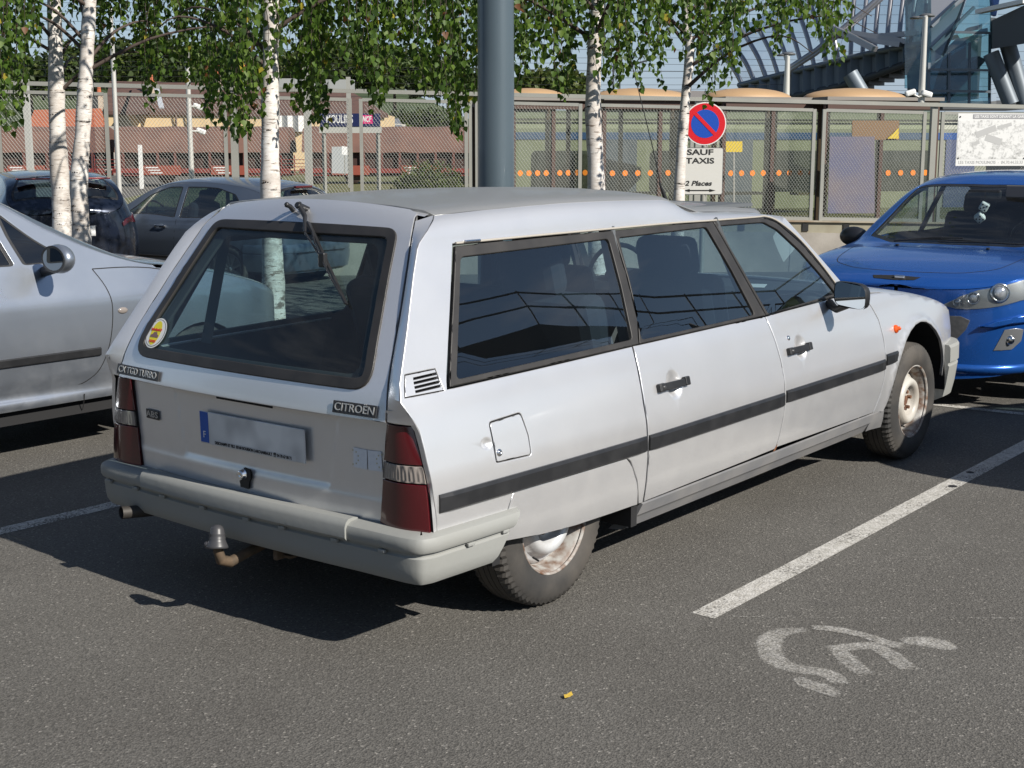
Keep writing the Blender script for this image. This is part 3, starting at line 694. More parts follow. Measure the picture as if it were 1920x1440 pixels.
# ---- bonnet
def bonF(x, s):
    v = pch(x, HOODZ) + .5 - abs(s); return cxf(1 if s > 0 else -1)(x, v)
panel('bonnet', [(2.58, -.455)] + [(x, -.465) for x in (2.8, 3.1, 3.4, 3.7, 3.9)] + [(3.95, -.3), (3.97, 0), (3.95, .3)] + [(x, .465) for x in (3.9, 3.7, 3.4, 3.1, 2.8)] + [(2.58, .455), (2.66, .2), (2.68, 0), (2.66, -.2)], bonF, cx, SILVER, res=.06, th=.01,
      N_=lambda F, u, v: (lambda n: n if n.z > 0 else -n)(normal(F, u, v)), back=LINING)
# ---- front bumper and nose
def sweep(name, path, prof, m, par, nrm_out, slant=0., close=True):
    """path: list of (x, y, nx, ny); prof: list of (out, z)"""
    mb = MB(); vs = []
    for i, (x, y, nx, ny) in enumerate(path):
        for (o_, z) in prof: vs.append((x + nx * o_ + slant(i, z), y + ny * o_, z) if callable(slant) else (x + nx * o_, y + ny * o_, z))
    K = len(prof); mb.add(vs, [(i * K + j, (i + 1) * K + j, (i + 1) * K + j + 1, i * K + j + 1) for i in range(len(path) - 1) for j in range(K - 1)], True)
    if close: mb.add(vs[:K], [tuple(range(K))]); mb.add(vs[-K:], [tuple(range(K))])
    o = mb.build(name, m, par)
    me = o.data
    try:
        me.set_sharp_from_angle(angle=math.radians(32))
    except Exception as ex: print('sharp', ex)
    return o
def planpath(pts, k=6):
    q = spline(pts, k=k); o = []
    for i, p in enumerate(q):
        a = Vector(q[max(0, i - 1)][:2]); b = Vector(q[min(len(q) - 1, i + 1)][:2]); d = (b - a).normalized(); o.append((p[0], p[1], d.y, -d.x))
    return o
fb = planpath([(3.56, -.845), (3.75, -.82), (3.90, -.73), (3.99, -.50), (4.03, -.2), (4.03, .2), (3.99, .50), (3.90, .73), (3.75, .82), (3.56, .845)])
sweep('front_bumper', fb, [(-.05, .57), (0, .565), (.01, .55), (.012, .47), (.0, .462), (.0, .452), (.008, .445), (-.005, .34), (-.02, .27), (-.08, .24)], BUMP, cx, 1)
nz_ = planpath([(3.90, -.66), (3.95, -.5), (3.98, -.2), (3.98, .2), (3.95, .5), (3.90, .66)])
sweep('nose_panel', nz_, [(-.06, .72), (-.02, .70), (.0, .66), (.01, .56)], SILVER, cx, 1)
for s_ in (-1, 1): MB().cbox((3.955, s_ * .52, .635), (.05, .26, .10), .02).build('headlight', LAMPC, cx)

# ---- tail
XT = [(.795, -.800), (.884, -.776), (1.15, -.622), (1.391, -.463), (1.43, -.437), (1.455, -.415), (1.475, -.372)]
def tailF(y, z):       # tailgate upper skin
    zz = z + .004 - .030 * (y / .5) ** 2 * sstep(1.36, 1.46, z)
    return Vector((pch(z, XT) - .030 * (1 - (y / .66) ** 2), y, zz))
tge = lambda z: pch(z, [(.795, .703), (.884, .688), (1.15, .615), (1.391, .528), (1.44, .508), (1.47, .49)])
zs = [.797, .84, .884, .96, 1.04, 1.15, 1.27, 1.391, 1.43, 1.452, 1.466]
tg_out = [(-tge(z), z) for z in zs] + [(y, 1.472) for y in (-.45, -.3, 0, .3, .45)] + [(tge(z), z) for z in reversed(zs)] + [(y, .795) for y in (.5, .25, 0, -.25, -.5)]
def wedge(i):   # window gasket outline, inset by i
    p = fillet([(-.634 , .884), (-.474, 1.391), (.474, 1.391), (.634, .884)], [.10, .055, .055, .10], 7)
    return offset2(p, i)
tailgate = empty('tailgate', (0, 0, 0)); tailgate.parent = cx
rimN = dict(flip=True)
panel('tailgate_skin', tg_out, tailF, cx, SILVER, holes=[wedge(.004)], res=.05, dense=.03, th=.02, bev=.003, back=LINING, flip=True)
bpy.data.objects.remove(tailgate)
gk = panel('window_gasket', wedge(0.), tailF, cx, RUBBER, holes=[wedge(.036)], res=.02, dense=.02, th=.012, bev=.004, flip=True, off=.007)
panel('rear_window', wedge(.03), tailF, cx, GLASSR, res=.12, dense=.06, th=0, flip=True, off=-.002)
panel('window_surround', wedge(.028), tailF, cx, LINING, holes=[fillet([(-.545, .935), (-.405, 1.345), (.405, 1.345), (.545, .935)], .06, 5)], res=.05, dense=.04, th=.01, flip=True, off=-.018)
# side strips between tailgate and body corner, left and right
for sg in (-1, 1):
    F = cxf(sg); mb = MB(); vs = []
    BL_ = [(xrear(v_), v_) for v_ in (.80, .84, .88, .93, .98, 1.05, 1.12, 1.2, 1.28, 1.34, 1.39, 1.43)] + [(-.430, 1.48), (-.405, 1.52), (-.385, 1.556)]
    for bx_, bv in BL_:
        b = F(bx_, bv); zb = min(b.z, 1.464); a = tailF(sg * (tge(zb) + .006), zb); a = Vector((a.x + .002, a.y, a.z + (.004 if bv > 1.5 else 0))); nb = Vector((b.x - .001, b.y - sg * .002, b.z - .001)); m1 = a.lerp(nb, .6)
        if bv < 1.4: m1.x -= .006
        vs += [a + Vector((.05, 0, 0)), a, m1, nb]
    ZS = [.80, .84, .88, .93, .98, 1.05, 1.12, 1.2, 1.28, 1.36, 1.40, 1.43, 1.455]
    mb.add(vs, [(i * 4 + j, (i + 1) * 4 + j, (i + 1) * 4 + j + 1, i * 4 + j + 1) for i in range(len(BL_) - 1) for j in range(3)], True)
    o = mb.build('pillar_edge', SILVER, cx)
    try: o.data.set_sharp_from_angle(angle=math.radians(35))
    except Exception: pass
    # bright gap strip
    MB().tube([tailF(sg * (tge(z) + .0025), z) + Vector((.005, 0, 0)) for z in ZS], .0016, 5).build('seal_strip', DARK, cx)
# sloping gutter under the rear edge of the roof
mb = MB(); vs = []
def roof_at(x, y):
    lo, hi = 1.34, 1.84
    for _ in range(24):
        m_ = (lo + hi) / 2
        if cxf(1)(x, m_).y > abs(y): lo = m_
        else: hi = m_
    return cxf(1)(x, lo).z
for i in range(25):
    y = -.525 + 1.05 * i / 24; a = tailF(y, 1.462); vs += [Vector((a.x + .006, y, min(a.z, roof_at(-.38, y)) - .004)), Vector((-.372, y, roof_at(-.372, y) - .004)), Vector((-.33, y, roof_at(-.33, y) - .006))]
mb.add(vs, [(i * 3 + j, i * 3 + j + 1, i * 3 + j + 4, i * 3 + j + 3) for i in range(24) for j in range(2)], True); mb.build('roof_gutter', SILVER, cx)
# lower tailgate
def pr_panel(y, z):    # pressed plate recess and the step near the bottom
    d = 0
    w_ = .40 + .0 * z
    yl = pch(z, [(.55, .375), (.78, .425)])
    inside = sstep(yl + .012, yl - .004, abs(y + .03)) * sstep(.535, .552, z) * sstep(.792, .772, z)
    d -= .0045 * inside
    d += .003 * sstep(.535, .515, z)
    d += .0028 * math.exp(-((z - .528) / .008) ** 2)
    return d
def lowF(y, z): return Vector((-.745 - .006 * sstep(.45, .8, z) - .030 * (1 - (y / .66) ** 2), y, z))
panel('tailgate_lower', [(-.668, .80), (-.665, .74), (-.655, .62), (-.632, .445), (-.3, .44), (0, .44), (.3, .44), (.632, .445), (.655, .62), (.665, .74), (.668, .80), (0, .80)], lowF, cx, SILVER, res=.016, dense=.03, th=.02, flip=True, back=LINING, disp=pr_panel)
MB().cbox((-.765, .0, .783), (.03, .30, .012), .003).build('release_slot', DARK, cx)
# body tail under the pillar: corner returns around the lamps
def lampF(sg):
    def F(a, z):   # a: 0 inner .. 1 outer
        yi = pch(z, [(.44, .636), (.80, .674)]); yo = pch(z, [(.44, .842), (.55, .832), (.67, .812), (.80, .778)]); y = yi + (yo - yi) * a
        x = -.752 + .02 * a ** 3 - .022 * math.sin(PI * (a * .72 + .14))
        return Vector((x, sg * y, z))
    return F
for sg in (-1, 1):
    F = lampF(sg); lamp = None
    segs = [((.446, .605), 'lamp_lens', LAMPR), ((.608, .664), 'clear_band', LAMPC), ((.667, .792), 'lamp_lens', LAMPR)]
    hb = panel('rear_lamp', [(-.03, .440), (1.04, .440), (1.05, .796), (-.03, .796)], F, cx, DARK, res=.04, th=.05, flip=sg > 0, off=-.012)
    def ribs(a, z): return .0004 * math.sin(a * 240)
    for (z0, z1), nm, mm_ in segs:
        k = panel(nm, fillet([(.0, z0), (1.0, z0), (1.0 if z1 < .7 else .97, z1), (.0 if z1 < .7 else .03, z1)], [.008 if z0 < .45 else .001] * 2 + [.02 if z1 > .7 else .001] * 2, 3), F, hb, mm_, res=.02 if mm_ is LAMPC else .04, dense=.03, th=.014, bev=.003, flip=sg > 0, disp=ribs if mm_ is LAMPC else None)
    # body metal above and below the lamp
    mb = MB(); ZS = np.linspace(.44, .81, 10); vs = []
    G = cxf(sg)
    for z in ZS:
        b = G(xrear(z), z); a = F(1.03, z); a = a + Vector((.006, 0, 0)); vs += [a, b + Vector((0, -sg * .003, 0))]
    mb.add(vs, [(i * 2, i * 2 + 2, i * 2 + 3, i * 2 + 1) for i in range(9)], True)
    vs = [F(-.04, .796) + Vector((.0, 0, 0)), G(xrear(.80), .80), G(xrear(.832), .832), tailF(sg * .70, .83), tailF(sg * .672, .80)]
    vs = [F(-.04, .794), F(.5, .797) + Vector((-.004, 0, 0)), G(xrear(.79), .795), G(xrear(.84), .842), Vector((-.79, sg * .70, .84))]
    mb.add(vs, [tuple(range(5))])
    mb.build('lamp_surround', SILVER, cx)
# dark box closing the tail behind all joints
bx = MB(); bx.box((-.66, 0, .62), (.10, 1.50, .40)); bx.box((-.70, 0, .47), (.10, 1.56, .08)); bx.build('tail_structure', DARK, cx)

# ---- rear bumper
rb = planpath([(-.330, -.868), (-.50, -.866), (-.66, -.860), (-.755, -.852), (-.798, -.805), (-.808, -.60), (-.822, -.3), (-.828, 0), (-.822, .3), (-.808, .60), (-.798, .805), (-.755, .852), (-.66, .860), (-.50, .866), (-.330, .868)], k=5)
rb = [(x, y, -nx, -ny) for (x, y, nx, ny) in rb]
s_test = rb[len(rb) // 2]
if s_test[2] > 0: rb = [(x, y, -nx, -ny) for (x, y, nx, ny) in rb]
NB = len(rb)
def rsl(i, z): 
    k = max(0, 1 - min(i, NB - 1 - i) / 5); return -(.44 - z) * .75 * k
RBP = [(-.11, .452), (-.06, .456), (-.008, .452), (.010, .442), (.016, .430), (.016, .404), (.010, .394), (-.002, .390), (-.003, .380), (.004, .374), (.002, .335), (-.003, .305), (-.016, .285), (-.05, .275), (-.12, .270)]
sweep('rear_bumper', rb, RBP, BUMP, cx, 1, slant=rsl)
# raised middle section of the upper lip
mid = [p for p in rb if abs(p[1]) < .60 and p[0] < -.7]
sweep('bumper_lip', mid, [(-.05, .457), (-.02, .464), (.004, .462), (.016, .453), (.023, .438), (.023, .402), (.016, .393), (.0, .388)], BUMP, cx, 1)
for y in (-.70, -.48, -.25, -.05, .17, .40, .60, .76):
    p = min(rb, key=lambda q: abs(q[1] - y) + (0 if q[0] < -.7 else 9)); M = Matrix(((-ny if False else 0, 0, 0), (0, 0, 0), (0, 0, 0)))
    MB().cbox((p[0] + p[2] * .008, p[1] + p[3] * .008, .384), (.014, .03, .012), .003).build('bumper_clip', BUMP, cx)
for x in (-.40, -.58):
    MB().cbox((x, -.872, .388 if x > -.5 else .384), (.034, .012, .012), .003).build('bumper_clip', BUMP, cx)

# ---- underbody
ub = MB(); ub.box((1.5, 0, .27), (3.9, 1.16, .12)); ub.box((1.5, 0, .30), (2.0, 1.50, .08)); ub.box((-.60, 0, .33), (.32, 1.3, .12)); ub.build('underbody', DARK, cx)
for sg in (-1, 1):
    wv = MB(); wv.box((0, sg * .52, .42), (.85, .05, .36)); wv.box((-.40, sg * .68, .40), (.04, .30, .28)); wv.box((.44, sg * .68, .34), (.04, .30, .26))

    wv.build('rear_wheel_well', DARK, cx)

# ---- wheels
def tyre_mb(R_=.315, wd=.195, rim=.187, n=132):
    mb = MB(); h = wd / 2
    prof = [(rim, -h * .80), (rim + .012, -h * .93), (rim + .05, -h * 1.0), (rim + .085, -h * .97), (R_ - .022, -h * .88), (R_ - .008, -h * .78), (R_ - .002, -h * .66)]
    g = [(-.44, -.40), (-.14, -.10), (.10, .14), (.40, .44)]
    for a, b in g: prof += [(R_, h * a), (R_ - .011, h * (a + .005)), (R_ - .011, h * (b - .005)), (R_, h * b)]
    prof += [(r, -y) for r, y in reversed(prof[:7])]
    vs = []
    for k in range(n):
        t = 2 * PI * k / n
        for (r, y) in prof:
            rr = r
            if r > R_ - .03 and abs(y) > h * .45 and k % 2 == 0: rr = r - .009
            sk = .010 * (abs(y) / h) if r > R_ - .03 else 0
            vs.append((rr * math.cos(t + sk), y, rr * math.sin(t + sk)))
    K = len(prof); mb.add(vs, [(k * K + j, k * K + j + 1, ((k + 1) % n) * K + j + 1, ((k + 1) % n) * K + j) for k in range(n) for j in range(K - 1)], True)
    mb.sm = [not (4 <= (i % (K - 1)) <= K - 6) for i in range(len(mb.sm))]
    return mb
RIMW = mat('cream_steel_wheel', (.50, .49, .45), .45, noise=(5, .8, (.30, .25, .20), 8))
RIMS = mat('rusty_rim_lip', (.36, .35, .33), .55, noise=(26, 1., (.13, .065, .035), 6))
RUST = mat('rusty_iron', (.11, .05, .03), .9, noise=(30, .8, (.2, .1, .05)))
def steel_wheel(sg):
    mb = MB()   # h positive towards outside
    lip = [(.187, .080), (.192, .090), (.196, .088), (.196, .080), (.188, .074), (.180, .066), (.172, .03), (.168, .0), (.160, .0)]
    disc = [(.166, .012), (.158, .022), (.150, .026), (.138, .030), (.128, .052), (.118, .070), (.105, .076), (.088, .073), (.078, .060), (.072, .045), (.060, .036), (.045, .034), (.040, .034), (.0, .034)]
    L = MB().lathe([(r, h_ * sg) for r, h_ in lip], axis='Y', n=48); D = MB().lathe([(r, h_ * sg) for r, h_ in disc], axis='Y', n=48)
    return L, D
tyre0 = tyre_mb().build('tyre_mesh', TYRE); me_t = tyre0.data; bpy.data.objects.remove(tyre0)
for (x, yc, sg) in ((0, -.6925, -1), (0, .6925, 1), (3.095, -.7575, -1), (3.095, .7575, 1)):
    whl = empty('wheel', (x, yc, .315)); whl.parent = cx
    t_ = link('tyre', me_t, None, whl); t_.rotation_euler = (0, random.random() * 6, 0)
    L, D = steel_wheel(sg); rl = L.build('rim', RIMS, whl); D.build('hub_disc', RIMW if x > 1 else mat('silver_wheel', (.55, .56, .57), .4, .2, noise=(9, .5, (.35, .3, .26))), whl)
    nb = MB()
    for k in range(5):
        a = 2 * PI * k / 5 + .3; nb.bar((.047 * math.cos(a), sg * .032, .047 * math.sin(a)), (.047 * math.cos(a), sg * .056, .047 * math.sin(a)), .010, 6, sm=False)
    nb.bar((0, sg * .03, 0), (0, sg * .045, 0), .026, 14); nb.build('wheel_nuts', RUST, whl)
    MB().bar((-.09, sg * .055, -.118), (-.095, sg * .085, -.124), .004, 8).build('valve', DARK, whl)

# ---- plate, badges, lock, stickers
def onlow(y, z, o=.004):   # frame on the lower tailgate: x right as seen from behind = -y
    p = lowF(y, z); n = normal(lowF, y, z) * -1; p = p + n * (o + pr_panel(y, z)); r = Vector((0, -1, 0)); r = (r - n * r.dot(n)).normalized(); u = n.cross(r)
    M = Matrix((r, u, n)).transposed().to_4x4(); M.translation = p; return M
def ontail(y, z, o=.004):
    p = tailF(y, z); n = normal(tailF, y, z) * -1; p = p + n * o; r = (tailF(y - .01, z) - tailF(y + .01, z)).normalized(); u = n.cross(r)
    M = Matrix((r, u, n)).transposed().to_4x4(); M.translation = p; return M
def plate_box(name, w_, h_, d, M, m, parent, b=.002):
    mb = MB().cbox((0, 0, d / 2), (w_, h_, d), b); mb.v = [tuple(M @ Vector(v)) for v in mb.v]; return mb.build(name, m, parent)
PM = onlow(-.045, .668, .010)
pl = plate_box('number_plate', .545, .118, .008, PM, mat('plate_white', (.80, .80, .79), .45, noise=(9, .9, (.50, .50, .50), 1)), cx)
T = lambda x, y, z=.0: PM @ Matrix.Translation((x, y, z))
plate_box('euro_band', .045, .112, .0015, T(-.247, .002, .008), mat('euro_blue', (.01, .09, .42), .4), pl)
text_mesh('country_letter', 'F', .035, T(-.247, -.026, .0102), WHITE, pl, depth=.0003)
plate_box('plate_footer', .44, .020, .001, T(.008, -.049, .0078), mat('footer_white', (.6, .6, .6), .5), pl, .0004)
text_mesh('footer_text', 'DESCHAMPS ET FILS  03160 BOURBON LARCHAMBAULT  \u260e 04 70 67 00 71', .015, T(.008, -.049, .0095), mat('print_black', (.02, .02, .02), .6), pl, depth=.0003, width=.40, bold=.0006)
BADGE = mat('badge_black', (.03, .03, .032), .45)
BADGEL = mat('badge_letters', (.55, .54, .52), .3, .5)
def badge(txt, M, w_, h_, tilt=0):
    b = plate_box('badge', w_, h_, .004, M, BADGE, cx); text_mesh('badge_letters', txt, h_ * .92, M @ Matrix.Translation((0, 0, .0048)), BADGEL, b, depth=.0012, width=w_ * .90, bold=.0); return b
badge('CX TGD TURBO', ontail(.568, .826, .003), .285, .038)
badge('CITRO\u00cbN', ontail(-.575, .826, .003), .185, .040)
badge('ABS', onlow(.545, .668, .003), .085, .036)
for k, dy in enumerate((-.031, .031)):
    M = onlow(-.583 + dy, .657, .002) @ Matrix.Rotation(.03 * (1 - 2 * k), 4, 'Z')
    b = plate_box('sticker_half', .058, .067, .001, M, mat('sticker_white', (.74, .76, .80), .6, noise=(70, .4, (.6, .63, .68))), cx, .0003)
    dm = MB()
    for j in range(5):
        a = PI / 2 + (j - 2) * .65 * (1 if k else -1) + (PI if 0 else 0)
        cx_ = (-1 if k else 1) * (.031 - .024 * abs(math.cos(a - PI / 2)))
    for j in range(6):
        a = -PI / 2 + PI * j / 5; x = (1 if k else -1) * .024 * math.cos(a) + (-.031 if k else .031); dm.bar(M @ Vector((x, .024 * math.sin(a), .001)), M @ Vector((x, .024 * math.sin(a), .0016)), .003, 6)
    dm.build('sticker_dots', mat('faded_gold', (.55, .50, .34), .6), b)
# lock with torn black tape
M = onlow(-.005, .520, .008)
tp = MB(); tp.add([M @ Vector(p + (.002,)) for p in ((-.004, .030), (.030, .026), (.034, -.002), (.022, -.018), (.018, -.046), (-.026, -.044), (-.030, -.022), (-.012, -.012), (-.008, .012))], [tuple(range(9))])
tp.add([M @ Vector(p + (-.004,)) for p in ((-.004, .030), (.030, .026), (.034, -.002), (.022, -.018), (.018, -.046), (-.026, -.044), (-.030, -.022), (-.012, -.012), (-.008, .012))], [tuple(range(9))])
tp.build('black_tape', mat('tape_black', (.012, .012, .013), .6), cx)
lk = MB().lathe([(0, .018), (.006, .018), (.007, .020), (.012, .020), (.015, .016), (.016, .004), (.018, .002)], n=24); lk.v = [tuple(M @ Vector((v[0] - .008, v[1] + .006, v[2]))) for v in lk.v]; lk.build('boot_lock', CHROME, cx)
# round club sticker on the glass
M = ontail(.525, .972, .002) @ Matrix.Diagonal((1.12, 1.12, 1, 1)) @ Matrix.Diagonal((1, 1, 1, 1))
def disc(name, rx, ry, M, m, par, z=0.):
    mb = MB(); mb.add([M @ Vector((rx * math.cos(2 * PI * k / 32), ry * math.sin(2 * PI * k / 32), z)) for k in range(32)], [tuple(range(32))]); return mb.build(name, m, par)
st = disc('round_sticker', .054, .054, M, WHITE, cx, .0)
disc('sticker_ring', .049, .049, M, mat('sticker_black', (.03, .03, .03), .5), st, .0005); disc('sticker_field', .047, .047, M, WHITE, st, .001)
disc('sticker_oval', .027, .043, M, mat('sticker_yellow', (.75, .65, .03), .5), st, .0015)
text_mesh('sticker_text', 'hydraulique01.fr', .013, M @ Matrix.Translation((0, .012, .0022)), mat('sticker_red', (.55, .04, .02), .5), st, depth=.0002, width=.06, bold=.0006)
text_mesh('sticker_number', '07 68 19 88 21', .012, M @ Matrix.Translation((0, -.030, .0022)), mat('sticker_red', (.55, .04, .02), .5), st, depth=.0002, width=.036, bold=.0006)
ca = MB(); ca.add([M @ Vector((x, y, .0022)) for x, y in ((-.022, -.016), (.022, -.016), (.023, -.008), (.013, -.004), (.009, .003), (-.008, .003), (-.014, -.005), (-.022, -.008))], [tuple(range(8))])
ca.build('sticker_car', mat('sticker_brown', (.20, .12, .12), .6), st)
# wiper
P0 = tailF(.005, 1.437) + Vector((-.012, 0, .004))
wp = MB(); wp.bar(P0 + Vector((.03, 0, -.01)), P0 + Vector((-.022, 0, .010)), .013, 12); wp.bar(P0 + Vector((-.022, 0, .010)), P0 + Vector((-.028, 0, .013)), .011, 12)
pe = tailF(-.385, 1.155) + Vector((-.022, 0, .012)); pm = tailF(-.10, 1.345) + Vector((-.040, 0, .018))
wp.tube([P0 + Vector((-.015, .006, .016)), P0 + Vector((-.022, -.035, -.028)), pm], [.012, .009, .006], 8); wp.tube([pm, tailF(-.22, 1.27) + Vector((-.034, 0, .016))], .004, 6)
wo_ = wp.build('wiper_arm', BLKPL, cx)
wb = MB(); a = tailF(-.07, 1.385) + Vector((-.020, 0, .010)); b = tailF(-.400, 1.135) + Vector((-.012, 0, .006))
wb.sqbar(a, b, .006, .016, (-1, 0, .4)); q = a.lerp(b, .30); r_ = a.lerp(b, .72); o_ = Vector((-.022, 0, .012)); wb.tube([a.lerp(b, .1), q + o_, r_ + o_, a.lerp(b, .95)], .0035, 6); wb.cbox(q.lerp(r_, .5) + o_ * .9, (.02, .03, .05), .004)
wb.build('wiper_blade', BLKPL, wo_)
P1 = tailF(.065, 1.432); ws = MB(); ws.tube([P1, P1 + Vector((-.018, -.004, .014)), P1 + Vector((-.030, -.004, .018)), P1 + Vector((-.034, .002, .042))][:3], [.010, .009, .008], 10); ws.sphere(P1 + Vector((-.032, -.003, .02)), .010); ws.build('washer_jet', BLKPL, cx)

# ---- towbar, exhaust
IRON = mat('tow_iron', (.06, .045, .03), .75, noise=(20, .8, (.13, .085, .05)))
tw = MB(); tw.tube([(-.60, 0, .27), (-.80, 0, .235), (-.865, 0, .222), (-.905, 0, .240), (-.915, 0, .275), (-.915, 0, .30)], [.018, .018, .020, .020, .018, .015], 12); tw.cbox((-.66, 0, .27), (.08, .16, .05), .006); tw.cbox((-.72, -.14, .27), (.12, .02, .07), .003); tw.cbox((-.68, -.14, .245), (.14, .09, .012), .003)
two = tw.build('towbar', IRON, cx)
cp = MB().lathe([(.0, .058), (.012, .057), (.022, .050), (.028, .038), (.030, .024), (.033, .018), (.030, .013), (.034, .006), (.033, -.002), (.037, -.012), (.044, -.028), (.046, -.036), (.042, -.038)], c=(0, 0, 0), n=24)
Mx = Matrix.Rotation(.18, 3, 'Y') @ Matrix.Rotation(-.15, 3, 'X'); cp.v = [tuple(Mx @ (Vector(v) * .86) + Vector((-.918, 0, .318))) for v in cp.v]; cp.sphere((-.945, .020, .30), .012); cp.build('ball_cap', mat('grey_cap', (.05, .05, .054), .4), two)
ex = MB().tube([(-.60, .58, .27), (-.76, .60, .285), (-.865, .63, .292)], .024, 14, caps=False); ex.lathe([(.024, 0), (.020, 0)], c=(0, 0, 0), n=14) if False else None
ex.tube([(-.866, .63, .292), (-.70, .60, .28)], .021, 14, caps=False); exo = ex.build('exhaust_pipe', mat('exhaust_steel', (.05, .045, .04), .6, .3), cx)

# ---- door mirrors
def mirror(sg, par, m_back, base, c=(2.045, .940, .980)):
    x, y, z = c; o = MB()
    vs = []; prof = [(0.0, .92, .95), (.02, 1.0, 1.0), (.045, .96, .95), (.07, .80, .78), (.088, .48, .45), (.094, .0, .0)]
    n = 20; mb = MB(); pts = []
    for (dx, sy, sz) in prof:
        for k in range(n):
            t = 2 * PI * k / n; cy_, sy_ = math.cos(t), math.sin(t); e = .55
            yy = .090 * math.copysign(abs(cy_) ** e, cy_) * sy; zz = .062 * math.copysign(abs(sy_) ** e, sy_) * sz - .01 * cy_ * sy
            pts.append((x + dx + .10 * yy * sg * 0 - .10 * yy, sg * (y + yy), z + zz))
    mb.add(pts, [(i * n + k, i * n + (k + 1) % n, (i + 1) * n + (k + 1) % n, (i + 1) * n + k) for i in range(len(prof) - 1) for k in range(n)], True)
    h = mb.build('door_mirror', BLKPL, par)
    sh = MB(); sh.add([((p[0] + .002), p[1] + sg * .001, p[2]) for p in pts[3 * n:]], [(i * n + k, i * n + (k + 1) % n, (i + 1) * n + (k + 1) % n, (i + 1) * n + k) for i in range(2) for k in range(n)], True); 
    sh.v = [(v[0] + .002, v[1], v[2]) for v in sh.v]; sh.build('mirror_shell', m_back, h)
    gl = MB(); gl.add([(x + .004 - .10 * p_ * .080, sg * (y + p_ * .080), z + q_ * .054 - .01 * p_) for p_, q_ in fillet([(-1, -1), (1, -1), (1, 1), (-1, 1)], .35, 4)], [tuple(range(20))]); gl.build('mirror_glass', mat('mirror_silver', (.85, .9, .9), .02, 1.), h)
    st_ = MB(); st_.tube([(x + .05, sg * (y - .03), z - .05), (x + .04, sg * (y - .08), z - .075), (base[0], sg * base[1], base[2])], [.018, .017, .024], 8); st_.build('mirror_stalk', BLKPL, h)
    return h
for sg in (-1, 1): mirror(sg, cx, SILVER, (2.13, .80, .925))
# ---- antenna
an = MB(); a0 = Vector((1.90, -.02, 1.40)); an.tube([a0, a0 + Vector((-.045, .012, .09))], [.012, .004], 8)
e_ = Vector((1.66, .055, 2.12)); an.tube([a0 + Vector((-.03, .008, .06)), a0.lerp(e_, .35), a0.lerp(e_, .7), e_], [.0035, .0028, .0022, .0016], 6); an.build('aerial', mat('aerial_black', (.02, .02, .02), .4), cx)

# ---- cabin
cab = MB(); cab.box((1.0, 0, .40), (3.2, 1.46, .06)); cab.box((-.14, 0, .60), (1.05, 1.30, .06)); cab.build('cabin_floor', LINING, cx)
ls = MB(); ls.grid(lambda u, v: Vector((-.66 + 1.1 * v, -.62 + 1.24 * u, .70 + .05 * math.sin(7 * u) * math.sin(9 * v) + .04 * math.sin(17 * u + 5 * v) - .10 * v)), np.linspace(0, 1, 26), np.linspace(0, 1, 26)); ls.build('boot_blanket', mat('patterned_cloth', (.03, .04, .05), .95, noise=(16, 1., (.22, .26, .28), 1)), cx)
def seat(x, y, w_, par, mm_, hr=True, top=1.08):
    s = MB(); s.cbox((x, y, .56), (.50, w_, .16), .05); M_ = Matrix.Rotation(-.30, 3, 'Y'); s.cbox((x - .26, y, .82), (.15, w_, .58), .055, M=M_); so_ = s.build('seat', mm_, par)
    if hr:
        ys = [y] if w_ < .7 else [y - .36, y + .36]
        for yy in ys:
            h = MB(); h.cbox((x - .36, yy, 1.175), (.11, .30, .19), .045, M=M_); h.bar((x - .33, yy - .05, 1.05), (x - .36, yy - .05, 1.12), .006); h.bar((x - .33, yy + .05, 1.05), (x - .36, yy + .05, 1.12), .006); h.build('head_restraint', mm_, so_)
seat(.75, 0, 1.34, cx, SEAT); seat(1.75, -.36, .52, cx, SEAT); seat(1.75, .36, .52, cx, SEAT)
d = MB(); d.cbox((2.42, 0, .84), (.50, 1.44, .24), .06); d.cbox((2.30, .36, .96), (.22, .40, .09), .03); d.build('dashboard', LINING, cx)
sw = MB(); n_ = 28; 
sw.tube([Vector((2.05, .36, .98)) + Vector((-.07 * math.sin(t), .19 * math.cos(t), .175 * math.sin(t) )) + Vector((.09 * math.sin(t), 0, 0)) for t in [2 * PI * i / n_ for i in range(n_ + 1)]], .013, 8, caps=False); sw.bar((2.05, .36, .80), (2.05, .36, .98), .014); sw.bar((2.05, .36, .97), (2.28, .36, .93), .02); sw.build('steering_wheel', BLKPL, cx)
pi_ = MB()
for sg in (-1, 1):
    for pts in (((-.44, .62, .90), (-.36, .555, 1.38)), ((.52, .735, .92), (.56, .60, 1.35)), ((1.50, .735, .92), (1.36, .60, 1.35))):
        a, b = pts; pi_.sqbar((a[0], sg * a[1], a[2]), (b[0], sg * b[1], b[2]), .05, .04)
pi_.sqbar((1.9, -.5, 1.36), (1.9, .5, 1.36), .05, .03); pi_.box((.8, 0, 1.392), (2.2, 1.0, .015)); pi_.build('headlining', mat('headliner', (.10, .11, .12), .9), cx)
vs_ = MB(); vs_.cbox((1.98, 0, 1.31), (.03, .22, .055), .01); vs_.build('interior_mirror', BLKPL, cx)
MB().cbox((2.30, -.30, .965), (.16, .12, .003), .001, rz=.4).build('paper', WHITE, cx)
